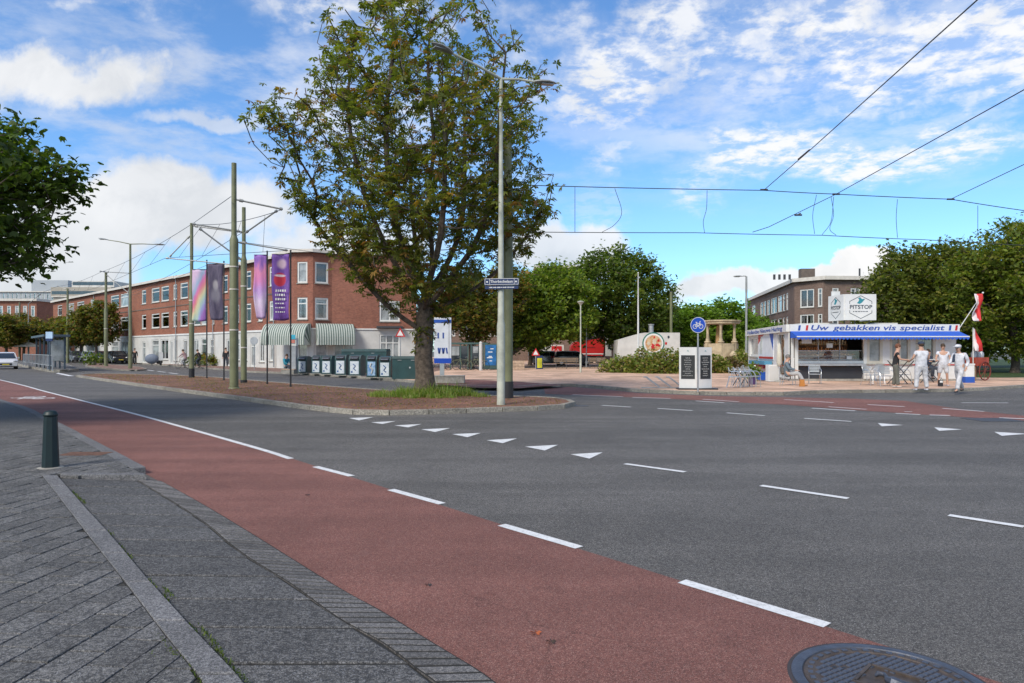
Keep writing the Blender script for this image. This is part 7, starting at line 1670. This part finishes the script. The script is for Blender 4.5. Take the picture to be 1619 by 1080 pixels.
for (px, Z, m, l, k, rz) in [(186, 84, cb_, 'black parked car at the end of the parking row', 'hatch', 140), (176, 92, cw_, 'white parked car behind the black one', 'hatch', 150), (163, 88, cg, 'grey parked car in the middle of the parking row', 'hatch', 140), (148, 90, cs_, 'silver parked car under the round street tree', 'van', 150), (135, 92, cb_, 'dark parked car under the second street tree', 'hatch', 140), (121, 93, cg, 'dark grey parked car near the thin pole', 'hatch', 145), (98, 95, cs_, 'silver parked car beside the tram shelter', 'hatch', 150), (90, 100, cb_, 'black van like car behind the tram shelter', 'van', 150)]:
    p = AT(px, 0, Z); car(l, (p.x, Z, .125), R(rz - 190), m, kind=k)
# plaza: grey car, red lorry, trailer, white van
p = AT(868, 0, 72); car('grey car parked behind the plaza benches', (p.x, 72, .12), R(10), cs_)
p = AT(905, 0, 70); car('dark car parked in front of the red lorry', (p.x, 70, .12), R(5), cg)
tx0, tx1 = AT(903, 0, 78).x, AT(968, 0, 78).x; Wt = tx1 - tx0; tr = thing('lorry', 'red lorry with a white cab end beyond the plaza', 'lorry', (tx0, 78, .12)); s = 78 / F
MB().ext([(0, 1.0), (50 * s, .9), (54 * s, 2.7), (52 * s, 3.0), (6 * s, 2.5), (0, 2.0)], 0, 2.2).build('body', red_, tr); MB().ext([(54.2 * s, .9), (64 * s, .9), (63 * s, 2.1), (58 * s, 3.0), (54.4 * s, 3.0)], .02, 2.18).build('cab', offw, tr)
MB().ext([(58 * s, 1.7), (62.6 * s, 1.7), (61.8 * s, 2.2), (59 * s, 2.7)], -.005, .02).build('cab_window', carglass, tr); MB().box((27 * s, -.01, 1.15), (48 * s, .02, .12)).build('white_stripe', white, tr); MB().box((28 * s, -.01, 1.9), (20 * s, .02, .14)).build('side_lettering', mat('deep_red', (.25, .01, .01), .5), tr)
for x in (8, 20, 44): w_ = MB().cyl((x * s, -.03, .48), (x * s, .3, .48), .48, n=18).build('tyre', tyre, tr); MB().cyl((x * s, -.05, .48), (x * s, -.031, .48), .25, n=12).build('rim', alu, w_)
MB().box((27 * s, 1.1, .75), (50 * s, 1.8, .3)).build('chassis', dark, tr)
fr2 = thing('food_van', 'white and red van partly hidden behind the trees left of the red lorry', 'van', (AT(858, 0, 80).x, 80, .12)); s = 80 / F
MB().box((16 * s, 1, 1.35), (36 * s, 2, 1.7), taper=.96).build('body', offw, fr2); MB().box((22 * s, -.03, 1.55), (16 * s, .04, 1.0)).build('red_panel', red_, fr2); MB().tube([(15 * s, -.06, 1.3), (18 * s, -.06, 1.7), (21 * s, -.06, 1.3), (24 * s, -.06, 1.7), (27 * s, -.06, 1.3)], .05, 5).build('white_mark', white, fr2)
for x in (4, 28): MB().cyl((x * s, -.02, .35), (x * s, .25, .35), .35, n=14).build('tyre', tyre, fr2)
# white trailer with pizza picture
Zt = 61.0; s = Zt / F; tl = thing('food_trailer', 'long white trailer with a big round pizza picture', 'trailer', (AT(975, 0, Zt).x, Zt, .12)); Z_ = lambda py: 1.48 + (HY - py) / F * Zt
MB().ext([(0, .6), (100 * s, .6), (100 * s, Z_(526)), (44 * s, Z_(526)), (2 * s, Z_(538))], 0, 2.4).build('body', offw, tl)
cx_, cz = (1033 - 975) * s, Z_(543)
MB().lathe((cx_, -.005, cz), [(17.5 * s, 0), (17.5 * s, .02)], 36, ax=Matrix.Rotation(R(90), 3, 'X')).build('picture_ring', mat('picture_green', (.02, .16, .12), .5), tl)
MB().lathe((cx_, -.026, cz), [(15.6 * s, 0), (15.6 * s, .01)], 36, ax=Matrix.Rotation(R(90), 3, 'X')).build('picture_disc', white, tl)
MB().lathe((cx_, -.037, cz), [(13.0 * s, 0), (13.0 * s, .01)], 32, ax=Matrix.Rotation(R(90), 3, 'X')).build('pizza', mat('pizza_crust', (.45, .20, .08), .7, var=.5, vs=5, col2=(.55, .42, .25)), tl)
mb = MB(); mb2 = MB()
for k in range(22):
    a = random.uniform(0, 6.28); q_ = random.uniform(0, 11) * s; t_ = (mb if k % 2 else mb2); t_.ball((cx_ + q_ * math.cos(a), -.05, cz + q_ * math.sin(a)), random.uniform(.08, .17), 8, 5, (1, .12, 1))
mb.build('tomato_slices', red_, tl); mb2.build('mushroom_slices', mat('cream', (.55, .48, .36), .7), tl)
for x, z, m in ((1057, 533, ink), (1053, 543, red_)): MB().ball(((x - 975) * s, -.01, Z_(z)), 2.2 * s, 10, 6, (.8, .1, 1.1)).build('side_print', m, tl)
MB().lathe(((1033 - 975) * s, 1, Z_(526)), [(.22, 0), (.22, .7), (.28, .72), (.28, .8)], 12).build('chimney', steel, tl)
for x in (30, 38): MB().cyl((x * s, -.02, .35), (x * s, .25, .35), .35, n=14).build('tyre', tyre, tl)

# ================================================================ STONE PAVILION
Zp = 52.0; s = Zp / F; pvn = thing('stone_pavilion', 'sandstone fountain pavilion with round columns behind the menu boards', 'monument', (AT(1140, 0, Zp + 1.6).x, Zp + 1.6, .12)); zp = lambda py: 1.48 + (HY - py) / F * Zp
Rr = 1.15; 
for k in range(6):
    a = R(60 * k + 12); x, y_ = Rr * math.cos(a), Rr * math.sin(a); c_ = MB().lathe((x, y_, 0), [(.15, zp(539)), (.15, zp(536)), (.105, zp(534)), (.095, zp(515)), (.14, zp(513)), (.15, zp(511))], 12).build('column', stone, pvn, True)
    MB().lathe((x, y_, 0), [(.24, 0), (.24, .9), (.20, 1.0), (.20, zp(542)), (.26, zp(541)), (.24, zp(539))], 12).build('column_plinth', stone, c_, True)
MB().lathe((0, 0, 0), [(Rr - .1, zp(511)), (Rr + .28, zp(511)), (Rr + .28, zp(508)), (Rr + .36, zp(507.6)), (Rr + .36, zp(505.4)), (Rr + .1, zp(505)), (.01, zp(504.6))], 24).build('entablature', stone, pvn)
MB().lathe((0, 0, 0), [(Rr + .15, 0), (Rr + .15, zp(543)), (Rr + .0, zp(542.9)), (.1, zp(543))], 24).build('parapet', stone, pvn)
MB().lathe((-.2, 0, 0), [(.24, zp(543)), (.20, zp(528)), (.14, zp(514)), (.02, zp(512))], 10).build('inner_figure', mat('ochre_stone', (.45, .27, .12), .9, var=.3), pvn, True)
for x, r_, h in ((1.35, .42, 1.6), (.5, .34, 1.5), (1.8, .5, .9)): MB().lathe((x, -1.5, 0), [(r_ * 1.4, 0), (r_ * 1.2, h * .4), (r_ * .8, h * .6), (r_, h * .8), (r_ * .5, h * .95), (.05, h)], 12).build('fountain_figure', stone, pvn, True)
MB().prism([(-2.2, -1.2), (2.8, -1.2), (2.8, -1.0), (-2.2, -1.0)], 0, 1.0).build('basin_wall', stone, pvn)

# ================================================================ LEFT TRAM STOP
tsd = math.atan2(G(80, 589).y - G(25, 577.5).y, G(80, 589).x - G(25, 577.5).x)
shp = thing('tram_shelter', 'dark framed tram shelter with railings on the left platform', 'shelter', G(83, 586.5, .2), tsd + math.pi)
sb_m = mat('blue_grey_frame', (.05, .075, .10), .5)
LL = (G(83, 588) - G(25, 578)).length
for i in range(9): MB().box((LL * i / 8 * .8, 0, .55), (.07, .07, 1.1)).build('rail_post', steel, shp)
for z in (1.1, .35): MB().bar((0, 0, z), (LL * .8, 0, z), .05).build('rail', steel, shp)
rl = MB()
for i in range(70): x = LL * .8 * i / 70; rl.bar((x, 0, .36), (x, 0, 1.08), .018)
rl.build('rail_bars', steel, shp)
for x in (5.2, 8.2, 11.2, 14.2):
    for y_ in (-.25, -1.3): MB().box((x, y_, 1.25), (.12, .12, 2.5)).build('post', sb_m, shp)
for x in (6.7, 9.7, 12.7): MB().box((x, -1.3, 1.4), (2.8, .03, 1.7)).build('glass_wall', glass, shp)
MB().box((9.7, -.75, 2.58), (10.2, 1.7, .16)).build('roof', sb_m, shp); MB().box((5.2, -.8, 1.45), (.06, .9, 1.6)).build('route_map', glass2, shp)
tsn = thing('stop_sign', 'white and blue stop sign standing above the left tram shelter', 'sign', G(79, 586, .2)); s = tsn.location.y / F; MB().cyl((0, 0, 0), (0, 0, 62 * s), .05, n=8).build('post', sb_m, tsn); MB().box((0, -.06, 56 * s), (10.5 * s, .1, 10.5 * s)).build('panel', mat('pale_blue_panel', (.40, .55, .72), .4), tsn); MB().box((0, -.06, 48.5 * s), (10.5 * s, .1, 4 * s)).build('blue_panel', navy, tsn)
# parasols far left
for x, l in ((12, 'left of two cream cafe parasols far beyond the white car'), (38, 'right of two cream cafe parasols far beyond the white car')):
    p = AT(x, 0, 100); r = thing('cafe_parasol', l, 'parasol', (p.x, 100, .12), 0, 'cream cafe parasols'); MB().cyl((0, 0, 0), (0, 0, 2.5), .04, n=8).build('pole', wood, r); MB().lathe((0, 0, 0), [(1.9, 2.1), (1.9, 2.3), (.8, 2.75), (.05, 3.0)], 8).build('canopy', mat('cream_cloth'), r)
# scooter, cyclist, walkers
sc_ = thing('scooter', 'black and white motor scooter parked before the brick houses', 'scooter', NB_(254, 577.5), R(-60))
for x in (-.6, .6): MB().cyl((x, -.06, .24), (x, .06, .24), .24, n=14).build('wheel', rubber, sc_)
MB().ext([(-.75, .45), (-.1, .35), (.1, .25), (.35, .25), (.55, 1.0), (.45, 1.05), (.25, .45), (.0, .5), (-.2, .82), (-.8, .86)], -.17, .17).build('body', black, sc_); MB().box((-.4, 0, .86), (.7, .28, .08)).build('seat', dark, sc_); MB().tube([(.42, -.3, 1.08), (.5, 0, 1.0), (.42, .3, 1.08)], .02, 6).build('handlebar', steel, sc_); MB().ext([(.5, .5), (.62, .5), (.6, 1.35), (.52, 1.3)], -.2, .2).build('windscreen', white, sc_)
cyp = Vector((G(313, 583).x, G(313, 583).y, 0)); bk1 = dup(bk0, cyp, R(175), 'bicycle ridden past the brick houses by the person in dark clothes', 1.05)
sit = dict(pel=(0, .0, .98), sp=(0, -.06, 1.17), ch=(0, -.14, 1.36), nk=(0, -.19, 1.48), hd=(0, -.24, 1.56), ht=(0, -.26, 1.68), shL=(.18, -.15, 1.40), shR=(-.18, -.15, 1.40), elL=(.22, -.32, 1.2), wrL=(.22, -.50, 1.08), elR=(-.22, -.32, 1.2), wrR=(-.22, -.50, 1.08), hpL=(.09, 0, .95), knL=(.10, -.32, .68), anL=(.10, -.16, .36), hpR=(-.09, 0, .95), knR=(-.10, -.22, .50), anR=(-.10, -.10, .16))
person('cyclist in dark clothes riding past the brick houses', cyp + Vector((.18, 0, .0)), R(-90 + 175 - 180) if False else R(-95), sit, blk, jea, black, brn, sleeve='long')
bk2 = dup(bk0, Vector((G(290, 583).x, G(290, 583).y, 0)), R(170), 'pinkish bicycle ridden ahead of the dark cyclist', 1.0)
person('cyclist in pale pink clothes ahead of the dark one', Vector((G(290, 583).x + .18, G(290, 583).y, 0)), R(-97), sit, mat('pink_cloth', (.42, .27, .28), .8), lgt, black, brn, sleeve='long')
person('person in dark coat walking on the pavement near the green shrub door', NB_(213, 576), R(30), {}, blk, blk, black, brn, sleeve='long')
person('person in black standing by the red shop front', NB_(357, 580.5), R(10), {}, blk, jea, black, brn, sleeve='long')
for px, py, l in ((203, 574, 'left'), (224, 575, 'middle'), (240, 576, 'right')):
    pass
bbq = thing('covered_cargo_bike', 'grey blue covered cargo bicycle by the house fronts', 'cargo bicycle', NB_(240, 575.5), R(10)); MB().ball((0, 0, .58), .6, 12, 8, (1.25, .6, .95)).build('cover', mat('cover_grey', (.15, .18, .24), .7, bump=.4, bs=8), bbq, True); MB().cyl((.7, 0, .3), (.7, .06, .3), .3, n=14).build('wheel', rubber, bbq)
wb2 = thing('wheelie_bin', 'green wheelie bin in front of the white house base', 'bin', NB_(264, 574)); MB().box((0, 0, .5), (.6, .6, .95), taper=1.12).build('body', mat('bin_green', (.03, .12, .04), .6), wb2); MB().box((0, 0, 1.02), (.68, .7, .08)).build('lid', mat('bin_green'), wb2)
# low plants at house fronts
def front_bush(label, px, py, w, h, cols):
    p = NB_(px, py); n = 240; c = RNG.normal(0, 1, (n, 3)) * np.array([w * .4, w * .3, h * .25]) + np.array([0, 0, h * .55]); r = thing('front_plant', label, 'plant', p, 0, 'plants along the house fronts')
    put(leaf_mesh('foliage', c, RNG.normal(0, .6, (n, 3)) + np.array([0, 0, 1]), .22, 'maple', cols), 'foliage', r, kind='stuff'); MB().lathe((0, 0, 0), [(.2, 0), (.26, .35), (.22, .33)], 10).build('pot', conc, r)
front_bush('tall climbing shrub beside a white house door', 231, 572, 1.0, 3.2, DK); front_bush('low shrub at the white house base right of the scooter', 315, 578, 1.4, 1.2, DK); front_bush('small reddish shrub left of the person in black', 336, 578.5, 1.2, 1.2, OL); front_bush('dark bush at the tip of the traffic island', 149, 577, 1.6, 1.3, DK)
# pole with road signs at the corner shop
rs_ = thing('road_sign', 'round no entry sign seen edge on, by the corner shop door', 'sign', NB_(402, 584)); MB().cyl((0, 0, 0), (0, 0, 2.6), .035, n=8).build('post', steel, rs_); MB().cyl((0, -.03, 2.3), (0, -.05, 2.3), .32, n=20).build('disc', steel, rs_)
